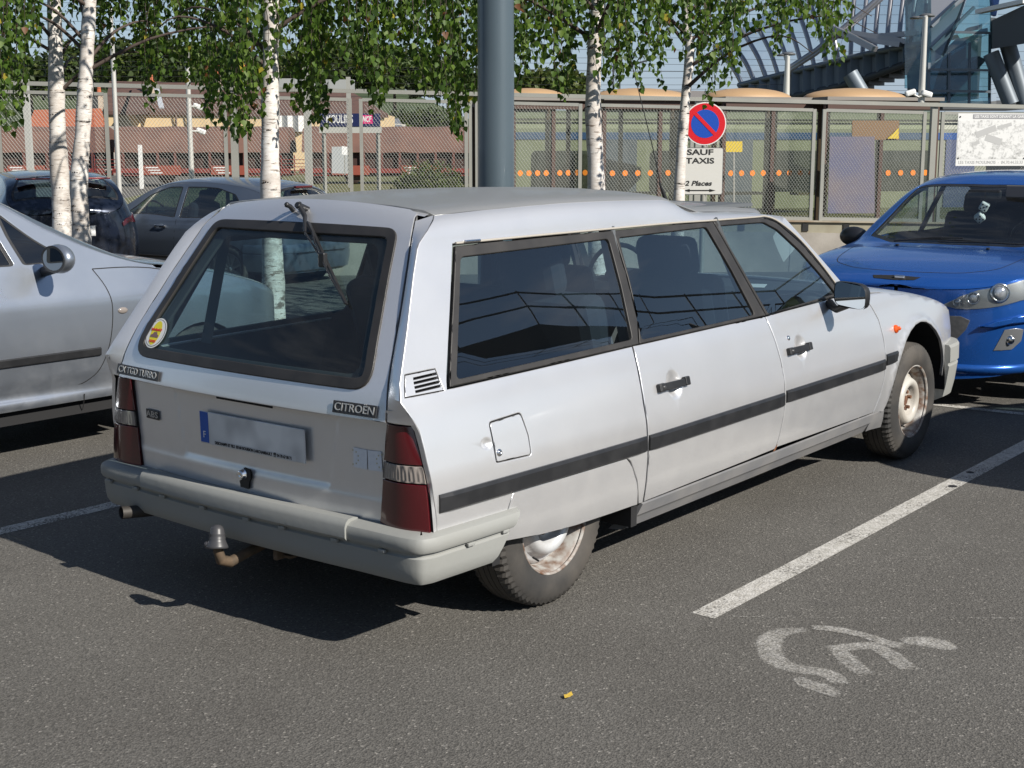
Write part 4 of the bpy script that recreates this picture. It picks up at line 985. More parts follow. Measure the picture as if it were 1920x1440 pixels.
# ================================================================== the other parked cars
class Shell:
    """body surface of a modern hatchback; local x forward from the front axle"""
    def __init__(s, d): s.d = d
    def prm(s, u):
        d = s.d; xf, af, xr, ar, e = d['xf'], d['af'], d['xr'], d['ar'], d.get('e', .62)
        if u > xf:
            th = min(PI / 2 - 1e-3, (u - xf) / (af * 1.35)); return xf + af * math.sin(th) ** (1 / .95 if False else 1.), math.cos(th) ** e, th
        if u < xr:
            th = min(PI / 2 - 1e-3, (xr - u) / (ar * 1.35)); return xr - ar * math.sin(th), math.cos(th) ** d.get('er', .45), th
        return u, 1., 0.
    def F(s, sg=1):
        d = s.d
        def f(u, v):
            x, pl, th = s.prm(u)
            zb, zc, zt, zs = pch(x, d['zb']), pch(x, d['zc']), pch(x, d['zt']), pch(x, d['zs'])
            W = lambda z: pch(z, d['w']) * pch(x, d['plan'])
            if v <= 1: z = zs + (zb - zs) * v; y = W(z) * pl
            elif v <= 2:
                z = zb + (zc - zb) * (v - 1); y = (W(zb) - d['lean'] * (z - zb) - .10 * (z - zb) ** 2) * pl
            else:
                t = v - 2; yb = (W(zb) - d['lean'] * (zc - zb) - .10 * (zc - zb) ** 2) * pl
                a = abs(1 - t); y = yb * (1 - t); k = d.get('crown', 2.4); z = zc + (zt - zc) * max(0., 1 - a ** k) ** .75
            return Vector((x, sg * y, z))
        return f
    def uv(s, x, z):
        d = s.d; zb, zc, zs = pch(x, d['zb']), pch(x, d['zc']), pch(x, d['zs'])
        return (x, (z - zs) / (zb - zs) if z <= zb else 1 + min(1, (z - zb) / max(1e-4, zc - zb)))
    def fy(s, y, z, front=True):
        """parameters of the front (rear) face point at |y|, z"""
        d = s.d; best = None
        for i in range(60):
            th = PI / 2 * i / 59.; u = d['xf'] + th * d['af'] * 1.35 if front else d['xr'] - th * d['ar'] * 1.35
            x, pl, _ = s.prm(u); yy = pch(z, d['w']) * pch(x, d['plan']) * pl
            if best is None or abs(yy - abs(y)) < best[0]: best = (abs(yy - abs(y)), u, x)
        _, u, x = best; zb, zs = pch(x, d['zb']), pch(x, d['zs'])
        return (u, (z - zs) / (zb - zs))
    def top(s, x, y):
        """parameters of a point on the bonnet / windscreen / roof"""
        d = s.d; zb, zc = pch(x, d['zb']), pch(x, d['zc']); yb = pch(zb, d['w']) * pch(x, d['plan']) - d['lean'] * (zc - zb) - .1 * (zc - zb) ** 2
        u = x
        if x > d['xf']: th = math.asin(min(.999, (x - d['xf']) / d['af'])); u = d['xf'] + th * d['af'] * 1.35; yb *= math.cos(th) ** d.get('e', .62)
        return (u, 3 - y / yb)

def alloy(par, x, y, r, sg, n=9, rimm=None, tw=.20, rr=.205):
    whl = empty('wheel', (x, y, r)); whl.parent = par
    t = tyre_mb(r, tw, rr, n=48); t.build('tyre', TYRE, whl)
    rm = MB(); rm.lathe([(rr - .004, sg * .085), (rr + .004, sg * .092), (rr + .004, sg * .080), (rr - .015, sg * .07), (rr - .02, -sg * .06), (.03, -sg * .02)], axis='Y', n=36)
    rm.lathe([(.0, sg * .075), (.030, sg * .073), (.035, sg * .06), (.06, sg * .055)], axis='Y', n=24)
    for k in range(n):
        a = 2 * PI * k / n; ca, sa = math.cos(a), math.sin(a)
        rm.sqbar((ca * .04, sg * .058, sa * .04), (ca * (rr - .01), sg * .070, sa * (rr - .01)), .026, .018, up=(0, 1, 0))
    rm.build('rim', rimm or mat('alloy_grey', (.35, .36, .37), .35, .7), whl); return whl

def modern_car(name, pose, d, PNT, label, glass, wheel_r=.315, track=.76, sides=(1, -1), interior=True):
    root = empty(name, pose[:3], pose[3], label, 'car'); S = Shell(d)
    for sg in sides:
        F = S.F(sg); fl = sg > 0; par = root
        U0 = S.d['xr'] - PI / 2 * S.d['ar'] * 1.35; U1 = S.d['xf'] + PI / 2 * S.d['af'] * 1.35
        ar_ = []; hol = []
        for ax in (0., -d['wb']):
            r = d['arch']; pts = [S.uv(ax + r * math.cos(a), wheel_r * .92 + r * math.sin(a)) for a in [PI * i / 18 for i in range(19)]]
            pts = [(u, max(v, -.02)) for u, v in pts] + [(ax - r * .98, -.15), (ax + r * .98, -.15)]; hol.append(pts)
        wins = [[S.uv(x, z) for x, z in w_] for w_ in d['wins']]
        wf = [fillet(w_, .04, 4) for w_ in wins]
        extra = [[(u, v) for u, v in h_] for h_ in (d['sideholes'](S) if 'sideholes' in d else [])]
        outer = [(U0, 0), (U0, 1.0), (d['xr'], 2.0)] + [(x, 2.0) for x in np.linspace(d['xr'] + .1, d['xf'], 40)] + [(U1, 1.98), (U1, 0)]
        # lower edge with the wheel openings cut in
        low = [(U1, 0)]
        for ax in (0., -d['wb']):
            r = d['arch']; low += [S.uv(ax + r * math.cos(a), wheel_r * .92 + r * math.sin(a)) for a in [PI * i / 18 for i in range(19)] if wheel_r * .92 + r * math.sin(a) > pch(ax, d['zs']) + .01]
        low += [(U0, 0)]
        low = [(u, max(0, v)) for u, v in low]
        outer = [(U0, .0), (U0, 1.0), (U0, 1.9), (d['xr'], 2.0)] + [(x, 2.0) for x in np.linspace(d['xr'] + .1, d['xf'], 40)] + [(U1, 2.0), (U1, 1.0)] + low[:-1]
        panel('body_side', outer, F, par, PNT, holes=wf + extra, res=.055, dense=.045, th=.015, flip=fl, back=LINING)
        for w_ in wf:
            fr = panel('window_rubber', offset2(w_, -.004), F, par, BLKPL, holes=[offset2(w_, .022)], res=.05, dense=.04, th=.004, flip=fl, off=-.003)
            panel('side_window', offset2(w_, .010), F, fr, glass, res=.12, dense=.08, th=0, flip=fl, off=-.006)
        # shut lines: recessed joints drawn as narrow dark ribbons in the skin
        for g_ in d['gaps']:
            q = spline([S.uv(x, z) for x, z in g_], k=4); mb = MB(); vs = []
            for i, (u, v) in enumerate(q):
                p = F(u, v); n = normal(F, u, v) * (-1 if fl else 1); t = (F(*q[min(i + 1, len(q) - 1)]) - F(*q[max(i - 1, 0)])).normalized(); b = n.cross(t)
                vs += [p + b * .003 + n * .0006, p - b * .003 + n * .0006]
            mb.add(vs, [(2 * i, 2 * i + 1, 2 * i + 3, 2 * i + 2) for i in range(len(q) - 1)], True); mb.build('shut_line', DARK, par)
        for s_ in d.get('strips', []):
            (x0, x1, za, zb_) = s_; mb = MB(); vs = []; xs = np.linspace(x0, x1, 24)
            for x in xs:
                for z, o_ in ((za, 0), (za, .008), (za + .006, .013), (zb_ - .006, .013), (zb_, .008), (zb_, 0)):
                    u, v = S.uv(x, z); vs.append(F(u, v) + normal(F, u, v) * (-1 if fl else 1) * o_)
            mb.add(vs, [(i * 6 + j, i * 6 + 6 + j, i * 6 + 7 + j, i * 6 + 1 + j) for i in range(23) for j in range(5)]); mb.add(vs[:6], [tuple(range(6))]); mb.add(vs[-6:], [tuple(range(6))]); mb.build('rub_strip', BLKPL, par)
        for (hx, hz) in d.get('handles', []):
            p = F(*S.uv(hx, hz)); n = normal(F, *S.uv(hx, hz)) * (-1 if fl else 1)
            h = MB(); h.cbox(p + n * .028, (.19, .016, .026), .007); h.cbox(p + n * .012 + Vector((.085, 0, 0)), (.03, .03, .03), .006); h.cbox(p + n * .012 - Vector((.085, 0, 0)), (.034, .03, .034), .006); h.build('door_handle', d.get('handlem', CHROME), par)
            dsh = MB().sphere(p - n * .014, .05, 14, 8, (1.1, .4, .8)); dsh.build('handle_dish', PNT, par)
        if 'rep' in d:
            p = F(*S.uv(*d['rep'])); n = normal(F, *S.uv(*d['rep'])) * (-1 if fl else 1)
            MB().sphere(p, .03, 14, 8, (1.1, .35, .62)).build('side_repeater', d.get('repm', LAMPC), par)
        # mirror
        mx_, my_, mz_ = d['mirror']; mb = MB(); mb.sphere((mx_, sg * my_, mz_), .09, 18, 12, (.72, 1.25, .85)); mb.v = [(max(v[0], mx_ - .035), v[1], v[2]) for v in mb.v]
        h = mb.build('door_mirror', d.get('mirm', PNT), par); fm = MB(); fm.add([(mx_ - .0362, sg * (my_ + .106 * math.cos(t)), mz_ + .071 * math.sin(t)) for t in [2 * PI * i / 24 for i in range(24)]], [tuple(range(24))]); fm.build('mirror_rim', BLKPL, h)
        gl = MB(); gl.add([(mx_ - .037, sg * (my_ + .090 * math.cos(t)), mz_ + .058 * math.sin(t)) for t in [2 * PI * i / 20 for i in range(20)]], [tuple(range(20))]); gl.build('mirror_glass', mat('mirror_tinted', (.30, .34, .36), .03, 1.), h)
        MB().tube([(mx_ + .01, sg * (my_ - .05), mz_ - .05), (mx_ + .03, sg * (my_ - .20), mz_ - .08)], .028, 8).build('mirror_arm', BLKPL, h)
        # wheels and wells
        for ax in (0., -d['wb']):
            alloy(par, ax, sg * track, wheel_r, sg)
            wv = MB(); r = d['arch'] + .02
            for i in range(14):
                a0, a1 = PI * i / 14, PI * (i + 1) / 14
                wv.quad(*[(ax - r * math.cos(a), sg * y, wheel_r * .92 + r * math.sin(a)) for a, y in ((a0, .80), (a1, .80), (a1, .45), (a0, .45))])
            wv.add([(ax - r * math.cos(PI * i / 14), sg * .45, wheel_r * .92 + r * math.sin(PI * i / 14)) for i in range(15)], [tuple(range(15))]); wv.build('wheel_arch', DARK, par)
    # bonnet, roof
    F = S.F(1); up = lambda G, u, v: (lambda n: n if n.z > -.05 else -n)(normal(G, u, v))
    U0 = S.d['xr'] - PI / 2 * S.d['ar'] * 1.30; U1 = S.d['xf'] + PI / 2 * S.d['af'] * 1.33
    ws = [S.top(x, y) for x, y in d['screen']]; rw = [S.top(x, y) for x, y in d['rscreen']]
    th = d.get('tophole', [])
    panel('body_top', [(U0, 2.0)] + [(u, 2.0) for u in np.linspace(U0 + .05, U1 - .05, 60)] + [(U1, 2.0), (U1, 4.0)] + [(u, 4.0) for u in np.linspace(U1 - .05, U0 + .05, 60)] + [(U0, 4.0)], F, root, PNT, holes=[fillet(ws, .05, 4), fillet(rw, .05, 4)] + [[S.top(x, y) for x, y in h_] for h_ in th], res=.055, dense=.05, th=.01, back=LINING, N_=up)
    for w_, nm in ((ws, 'windscreen'), (rw, 'rear_window')):
        k = fillet(w_, .05, 4)
        fr = panel('screen_border', k, F, root, BLKPL, holes=[offset2(k, .04)], res=.06, dense=.05, th=.004, off=-.002, N_=up)
        panel(nm, offset2(k, .02), F, fr, glass, res=.10, dense=.08, th=0, off=-.004, N_=up)
    for g_ in d.get('topgaps', []):
        q = [S.top(x, y) for x, y in spline(g_, k=4)]; mb = MB(); vs = []
        for i, (u, v) in enumerate(q):
            p = F(u, v); n = up(F, u, v); t = (F(*q[min(i + 1, len(q) - 1)]) - F(*q[max(i - 1, 0)])).normalized(); b = n.cross(t); vs += [p + b * .003 + n * .0008, p - b * .003 + n * .0008]
        mb.add(vs, [(2 * i, 2 * i + 1, 2 * i + 3, 2 * i + 2) for i in range(len(q) - 1)], True); mb.build('bonnet_joint', DARK, root)
    ub = MB(); L_ = -d['wb']; ub.box((L_ / 2, 0, .24), (-L_ + 1.2, 1.0, .10)); ub.box((L_ / 2, 0, .27), (-L_ - .9, 1.56, .12)); ub.build('underbody', DARK, root)
    if interior:
        x0 = d['seatx']; b_ = MB(); b_.box((L_ / 2, 0, .45), (-L_ + .9, 1.3, .05)); b_.cbox((x0 + .95, 0, .86), (.5, 1.34, .16), .05); b_.build('dashboard', LINING, root)
        def seat2(x, y, w_):
            M_ = Matrix.Rotation(-.3, 3, 'Y'); s = MB(); s.cbox((x, y, .56), (.5, w_, .18), .05); s.cbox((x - .27, y, .86), (.15, w_, .62), .06, M=M_); o = s.build('seat', SEAT, root)
            for yy in ([y] if w_ < .8 else [y - .38, y + .38]): MB().cbox((x - .39, yy, 1.23), (.11, .26, .19), .05, M=M_).build('head_restraint', SEAT, o)
        seat2(x0, .36, .52); seat2(x0, -.36, .52); seat2(x0 - .85, 0, 1.25)
        sw = MB(); sw.tube([Vector((x0 + .55, .36, .98)) + Vector((.09 * math.sin(t), .18 * math.cos(t), .17 * math.sin(t))) for t in [2 * PI * i / 26 for i in range(27)]], .014, 8, caps=False); sw.bar((x0 + .55, .36, .97), (x0 + .85, .36, .88), .05); sw.build('steering_wheel', BLKPL, root)
    return root, S

# ---- blue hatchback facing us
BLUE = paint('blue_paint', (.016, .105, .42), .45, .26, None, coat=.9)
GLASSB = glass_mat('clear_screen_glass', (.72, .80, .80), 1.5, boost=1.2, dirt=.02)
d308 = dict(wb=2.608, xf=.42, af=.50, xr=-3.05, ar=.32, arch=.365, lean=.42, crown=2.6, e=.60,
    zs=[(-3.4, .24), (0, .22), (.95, .20)],
    zb=[(-3.35, .86), (-3.0, .98), (-2.0, .955), (-.6, .95), (-.2, .945), (.2, .925), (.45, .895), (.70, .85), (.92, .775)],
    zc=[(-3.37, .90), (-3.2, 1.10), (-2.9, 1.34), (-2.4, 1.42), (-1.5, 1.435), (-1.05, 1.36), (-.6, 1.14), (-.32, .985), (-.15, .965), (.2, .937), (.45, .907), (.70, .860), (.92, .785)],
    zt=[(-3.37, 1.00), (-3.2, 1.22), (-3.0, 1.42), (-2.6, 1.475), (-1.8, 1.500), (-1.2, 1.475), (-.95, 1.405), (-.45, 1.14), (-.12, .995), (.1, .985), (.4, .95), (.65, .905), (.80, .865), (.92, .805)],
    w=[(.20, .80), (.30, .84), (.45, .885), (.60, .905), (.72, .895), (.85, .855), (.95, .80), (1.1, .76)],
    plan=[(-3.4, .92), (-2.6, .985), (-1.3, 1.0), (-.1, .99), (.4, .96), (.95, .93)],
    wins=[[(-.62, .985), (-1.10, 1.29), (-1.42, 1.385), (-1.70, 1.395), (-1.70, .985)], [(-1.78, .985), (-1.78, 1.395), (-2.3, 1.38), (-2.62, 1.30), (-2.80, 1.05), (-2.75, 1.0)]],
    gaps=[[(-.60, .95), (-.62, .75), (-.58, .5), (-.62, .30)], [(-1.74, .96), (-1.74, .6), (-1.66, .30)]],
    screen=[(-.145, 0), (-.17, .45), (-.33, .66), (-.36, .675), (-.62, .62), (-1.0, .56), (-1.02, .52), (-.965, .25), (-.95, 0), (-.965, -.25), (-1.02, -.52), (-1.0, -.56), (-.62, -.62), (-.36, -.675), (-.33, -.66), (-.17, -.45)],
    rscreen=[(-3.05, 0), (-3.08, .45), (-3.22, .5), (-3.24, 0), (-3.22, -.5), (-3.08, -.45)],
    topgaps=[[(-.10, .66), (.2, .62), (.55, .56), (.68, .44), (.74, .30), (.765, 0), (.74, -.30), (.68, -.44), (.55, -.56), (.2, -.62), (-.10, -.66)]],
    mirror=(-.60, .905, 1.0), mirm=mat('mirror_black', (.015, .016, .02), .35), seatx=-1.55, handles=[(-1.55, .84)], strips=[])
def blue_holes(S): return []
blue, SB = modern_car('blue_hatchback', (5.53, -.02, -.03, math.radians(183.1)), d308, BLUE, 'metallic blue hatchback parked nose to us with white dice hanging behind its windscreen', GLASSB)
def blue_face():
    for sg in (1, -1):
        F = SB.F(sg); fl = sg > 0; N1 = lambda G, u, v: normal(G, u, v)
        def Q(pts): return [SB.fy(y, z) if x is None else (SB.uv(x, z)) for x, y, z in pts]
        # swept headlamp
        lampo = [SB.fy(.31, .690), SB.fy(.42, .752), SB.fy(.54, .812), SB.fy(.66, .856), SB.uv(.44, .884), SB.uv(.24, .912), SB.uv(.16, .914), SB.uv(.16, .880), SB.uv(.30, .815), SB.uv(.45, .758), SB.fy(.74, .728), SB.fy(.63, .692), SB.fy(.52, .674), SB.fy(.40, .670)]
        k = panel('headlamp', lampo, F, blue, mat('lamp_bowl', (.32, .33, .34), .3, .6), res=.04, dense=.02, th=.004, flip=fl, off=.004)
        panel('lamp_cover', lampo, F, k, glass_mat('lamp_glass', (.90, .92, .92), 1.5, boost=1.6), res=.04, dense=.02, th=0, flip=fl, off=.018)
        # chrome reflectors and lenses
        for (yy, zz, r) in ((.63, .778, .050), (.49, .742, .033), (.40, .712, .020), (.76, .835, .026)):
            u, v = SB.fy(yy, zz); n = normal(F, u, v) * (-1 if fl else 1); p = F(u, v) + n * .004; q = n.to_track_quat('Z', 'Y').to_matrix()
            L = MB().lathe([(r * 1.25, .004), (r * 1.12, .012), (r, .008), (r * .9, .002)], n=24); L.v = [tuple(q @ Vector(a) + p) for a in L.v]; L.build('lamp_ring', CHROME, k)
            L = MB().sphere((0, 0, 0), r * .85, 18, 10, (1, 1, .4)); L.v = [tuple(q @ Vector(a) + p) for a in L.v]; L.build('projector_lens', mat('lens_glass', (.55, .57, .60), .05, .6, coat=1), k)
        # lower intake corner, fog lamp, wing above it, splitter line
        u0 = [SB.fy(.02, .615), SB.fy(.20, .622), SB.fy(.42, .625), SB.fy(.475, .60), SB.fy(.46, .54), SB.fy(.40, .46), SB.fy(.34, .41), SB.fy(.15, .38), SB.fy(.02, .38)]
        a = panel('lower_grille', u0, F, blue, mat('grille_grey', (.08, .08, .082), .45, noise=(40, .5, (.14, .14, .14))), res=.05, dense=.03, th=.004, flip=fl, off=.003)
        panel('grille_void', [SB.fy(.02, .50), SB.fy(.37, .50), SB.fy(.32, .42), SB.fy(.12, .395), SB.fy(.02, .395)], F, a, DARK, res=.05, dense=.03, th=0, flip=fl, off=.005)
        fg = [SB.fy(.665, .545), SB.fy(.73, .555), SB.fy(.765, .545), SB.fy(.755, .47), SB.fy(.71, .415), SB.fy(.61, .41)]
        fk = panel('fog_lamp', fg, F, blue, mat('lamp_bowl', (.32, .33, .34), .3, .6), res=.03, dense=.02, th=.005, flip=fl, off=.004)
        u, v = SB.fy(.70, .48); n = normal(F, u, v) * (-1 if fl else 1); L = MB().sphere(F(u, v) + n * .006, .030, 16, 10, (.5, 1, 1)); L.build('fog_lens', CHROME, fk)
        wing = [SB.fy(.53, .562), SB.fy(.62, .605), SB.fy(.74, .635), SB.uv(.42, .645), SB.uv(.43, .605), SB.fy(.70, .585), SB.fy(.60, .560)]
        panel('bumper_fin', wing, F, blue, BLUE, res=.03, dense=.02, th=.03, bev=.008, flip=fl, off=.028)
        lip = []
        mb = MB(); vs = []
        for y in np.linspace(.0, .80, 16):
            u, v = SB.fy(y, .30); p = F(u, v); n = normal(F, u, v) * (-1 if fl else 1)
            for (o_, z) in ((0, .315), (.016, .305), (.020, .285), (.012, .265), (0, .255)): vs.append((p.x + n.x * o_, p.y + n.y * o_, z))
        mb.add(vs, [(i * 5 + j, i * 5 + j + 1, i * 5 + 6 + j, i * 5 + 5 + j) for i in range(15) for j in range(4)], True); mb.build('bumper_crease', BLUE, blue)
    F = SB.F(1)
    # slot above the badge
    mb = MB(); 
    sl = [SB.top(.835, .13), SB.top(.868, .10), SB.top(.878, -.02), SB.top(.868, -.17), SB.top(.835, -.19), SB.top(.825, -.02)]
    up = lambda G, u, v: (lambda n: n if n.z > -.05 else -n)(normal(G, u, v))
    sk = panel('nose_slot', sl, F, blue, DARK, res=.03, dense=.02, th=.002, off=.003, N_=up)
    MB().cbox(F(*SB.top(.845, 0)) + Vector((.01, 0, .003)), (.02, .07, .025), .008).build('nose_emblem', CHROME, sk)
    for y in (-.33, .31): MB().cbox(F(*SB.top(.02, y)) + Vector((0, 0, .008)), (.03, .022, .014), .004).build('washer_jet', BLKPL, blue)
    wp = MB(); 
    P = lambda x, y, h: F(*SB.top(x, y)) + Vector((.0, 0, h))
    wp.tube([P(-.155, -.42, .015), P(-.20, -.15, .028), P(-.22, .06, .025)], [.009, .007, .005], 6); wp.tube([P(-.165, -.30, .02), P(-.19, -.10, .022), P(-.195, .10, .018), P(-.18, .26, .014)], .005, 6); wp.build('windscreen_wiper', BLKPL, blue)
    wp = MB(); wp.tube([P(-.20, .50, .015), P(-.17, .25, .022), P(-.158, -.10, .016)], .006, 6); wp.build('windscreen_wiper', BLKPL, blue)
    mm_ = MB(); mm_.cbox((-.86, 0, 1.335), (.04, .25, .07), .02); mm_.build('interior_mirror', BLKPL, blue)
    MB().cbox((-.80, .30, 1.36), (.015, .26, .09), .01).build('sun_visor', mat('visor_grey', (.12, .12, .13), .9), blue)
blue_face()
CA, SA = math.cos(math.radians(183.1)), math.sin(math.radians(183.1))
def bl(x, y, z): return Vector((5.53 + CA * x - SA * y, -.02 + SA * x + CA * y, z - .03))
DICE = mat('dice_white', (.72, .74, .74), .7)
for k, (x, y, z, r) in enumerate(((-.80, .02, 1.245, .5), (-.79, -.005, 1.165, .9))):
    root = empty('fluffy_die', tuple(bl(x, y, z)), 0, ('white fluffy die hanging higher' if k == 0 else 'white fluffy die hanging lower') + ' behind the windscreen of the blue car', 'dice')
    M_ = Matrix.Rotation(r, 3, 'X') @ Matrix.Rotation(r * .6, 3, 'Z'); MB().cbox((0, 0, 0), (.065, .065, .065), .012, M=M_).build('cube', DICE, root)
    sp = MB()
    for fx, fy_, fz in ((-1, 0, 0), (0, -1, 0)):
        nrm = Vector((fx, fy_, fz)); 
        for a, b in ((-.017, -.017), (.017, .017), (0, 0), (.017, -.017), (-.017, .017)):
            c = (Vector((0, a, b)) if fx else Vector((a, 0, b))) + nrm * .0325; c = M_ @ c; nn = M_ @ nrm; sp.bar(c, c + nn * .0015, .0065, 8)
    sp.build('spots', DARK, root)
    MB().bar((0, 0, .03), (.0, 0, .12 if k == 0 else .16), .0015, 4).build('string', DARK, root)

# ---- silver hatchback on the left
SIL2 = paint('pale_silver_paint', (.40, .435, .49), .8, .28, ((.36, .34, .31), 6, .5), coat=.7)
d307 = dict(wb=2.608, xf=.38, af=.50, xr=-2.95, ar=.25, arch=.355, lean=.40, crown=2.6, e=.60,
    zs=[(-3.4, .26), (0, .23), (.95, .22)],
    zb=[(-3.3, .95), (-2.6, 1.02), (-1.6, 1.01), (-.8, 1.005), (-.35, 1.0), (.1, .92), (.55, .80), (.88, .66)],
    zc=[(-3.25, 1.0), (-3.1, 1.25), (-2.8, 1.42), (-2.2, 1.475), (-1.6, 1.475), (-1.20, 1.40), (-.9, 1.225), (-.60, 1.085), (-.45, 1.035), (-.3, 1.0), (.1, .935), (.55, .815), (.88, .67)],
    zt=[(-3.25, 1.1), (-3.1, 1.35), (-2.8, 1.49), (-2.2, 1.535), (-1.6, 1.530), (-1.1, 1.43), (-.6, 1.18), (-.35, 1.06), (-.1, 1.02), (.3, .94), (.6, .86), (.75, .80), (.88, .70)],
    w=[(.22, .78), (.30, .83), (.34, .845), (.36, .835), (.45, .860), (.60, .875), (.80, .868), (.86, .855), (.88, .845), (1.0, .80), (1.1, .77)],
    plan=[(-3.3, .93), (-2.6, .985), (-1.3, 1.0), (-.3, 1.0), (.3, .97), (.9, .92)],
    wins=[[(-.79, 1.045), (-.84, 1.09), (-1.16, 1.335), (-1.135, 1.20), (-1.08, 1.045)], [(-1.13, 1.045), (-1.20, 1.25), (-1.30, 1.395), (-1.55, 1.435), (-1.85, 1.44), (-1.85, 1.045)], [(-1.93, 1.045), (-1.93, 1.44), (-2.5, 1.42), (-2.85, 1.32), (-2.95, 1.10), (-2.8, 1.06)]],
    gaps=[[(-.68, 1.0), (-.625, .90), (-.61, .78), (-.635, .62), (-.69, .48), (-.76, .41), (-.86, .378), (-1.1, .368), (-1.5, .366), (-1.95, .372)], [(-1.89, 1.0), (-1.88, .6), (-1.9, .36)], [(-.68, 1.0), (-.45, .995), (-.2, .96)], [(-.78, .23), (-.80, .33)]],
    screen=[(-.42, 0), (-.46, .50), (-.60, .66), (-.95, .62), (-1.22, .55), (-1.16, .25), (-1.14, 0), (-1.16, -.25), (-1.22, -.55), (-.95, -.62), (-.60, -.66), (-.46, -.50)],
    rscreen=[(-2.95, 0), (-2.97, .45), (-3.1, .5), (-3.12, 0), (-3.1, -.5), (-2.97, -.45)],
    topgaps=[[(-.30, .70), (.0, .66), (.45, .58), (.68, .4), (.76, 0), (.68, -.4), (.45, -.58), (0, -.66), (-.30, -.70)]],
    mirror=(-1.00, .985, 1.085), mirm=SIL2, seatx=-1.75, handles=[(-1.72, .90)], strips=[(-1.86, -.705, .535, .580)], rep=(-.545, .765))
silv, SS = modern_car('silver_hatchback', (1.20, 3.585, 0, 0), d307, SIL2, 'pale silver hatchback cropped by the left edge, seen from its mirror and front door', GLASS)

# ---- grey hatchback behind, seen from its left rear
GRY = paint('grey_paint', (.125, .155, .205), .6, .3, None, coat=.8)
dfoc = dict(wb=2.64, xf=.40, af=.47, xr=-3.10, ar=.32, arch=.35, lean=.44, crown=2.6, e=.6,
    zs=[(-3.5, .26), (0, .22), (.95, .22)],
    zb=[(-3.42, .90), (-3.0, .99), (-2.0, .95), (-.8, .92), (-.3, .90), (.2, .84), (.6, .74), (.87, .62)],
    zc=[(-3.42, .98), (-3.25, 1.12), (-3.0, 1.30), (-2.6, 1.38), (-2.0, 1.42), (-1.5, 1.41), (-1.1, 1.31), (-.7, 1.10), (-.42, .955), (-.3, .92), (.2, .855), (.6, .755), (.87, .63)],
    zt=[(-3.42, 1.05), (-3.3, 1.20), (-3.12, 1.385), (-2.9, 1.43), (-2.4, 1.475), (-1.8, 1.485), (-1.3, 1.44), (-1.0, 1.34), (-.5, 1.05), (-.25, .96), (.2, .90), (.6, .80), (.8, .72), (.87, .66)],
    w=[(.22, .79), (.32, .84), (.5, .875), (.65, .88), (.8, .86), (.92, .82), (1.1, .77)],
    plan=[(-3.45, .90), (-2.6, .985), (-1.3, 1.0), (-.2, .99), (.4, .96), (.95, .92)],
    wins=[[(-.62, .955), (-1.10, 1.245), (-1.42, 1.355), (-1.66, 1.365), (-1.66, .96)], [(-1.74, .96), (-1.74, 1.365), (-2.3, 1.355), (-2.62, 1.28), (-2.86, 1.07), (-2.6, .985)]],
    gaps=[[(-.52, .93), (-.50, .75), (-.48, .5), (-.56, .30)], [(-1.70, .94), (-1.70, .6), (-1.64, .30)], [(-2.5, .95), (-2.42, .7), (-2.2, .55)]],
    screen=[(-.30, 0), (-.34, .48), (-.50, .66), (-.9, .60), (-1.16, .53), (-1.1, .25), (-1.08, 0), (-1.1, -.25), (-1.16, -.53), (-.9, -.60), (-.50, -.66), (-.34, -.48)],
    rscreen=[(-3.15, 0), (-3.16, .48), (-3.30, .56), (-3.36, .58), (-3.40, 0), (-3.36, -.58), (-3.30, -.56), (-3.16, -.48)],
    mirror=(-.60, .975, .98), mirm=DARK, seatx=-1.45, handles=[(-1.45, .84), (-2.5, .87)], strips=[(-1.64, -.56, .42, .455), (-2.4, -1.7, .42, .455)], rep=(-.36, .70), repm=ORANGE)
foc, SF = modern_car('grey_hatchback', (8.18, 13.10, -.25, math.radians(98)), dfoc, GRY, 'dark grey hatchback parked behind the birches, seen past the estate roof', GLASS)
for sg in (1, -1):
    F = SF.F(sg); fl = sg > 0
    tl = [(SF.d['xr'] + .02, 1.45), (SF.d['xr'] - .10, 1.98), (SF.d['xr'] - .26, 1.98), (SF.d['xr'] - .40, 1.5), (SF.d['xr'] - .38, .95), (SF.d['xr'] - .18, .93)]
    panel('tail_lamp', tl, F, foc, LAMPR, res=.05, dense=.03, th=.01, flip=fl, off=.006)
MB().cbox((-3.215, 0, 1.372), (.05, .34, .028), .008).build('brake_light', LAMPR, foc)
hp = planpath([(-2.9, -.82), (-3.2, -.80), (-3.38, -.68), (-3.44, -.3), (-3.44, .3), (-3.38, .68), (-3.2, .80), (-2.9, .82)]); hp = [(x, y, -a, -b) for x, y, a, b in hp]
if hp[len(hp) // 2][2] > 0: hp = [(x, y, -a, -b) for x, y, a, b in hp]
sweep('rear_bumper', hp, [(-.05, .66), (.03, .645), (.05, .60), (.05, .54), (.042, .535), (.042, .525), (.05, .52), (.045, .42), (.02, .30), (-.05, .26)], GRY, foc, 1)
MB().cbox((-3.50, 0, .53), (.012, 1.0, .012), .004).build('bumper_trim', BLKPL, foc)

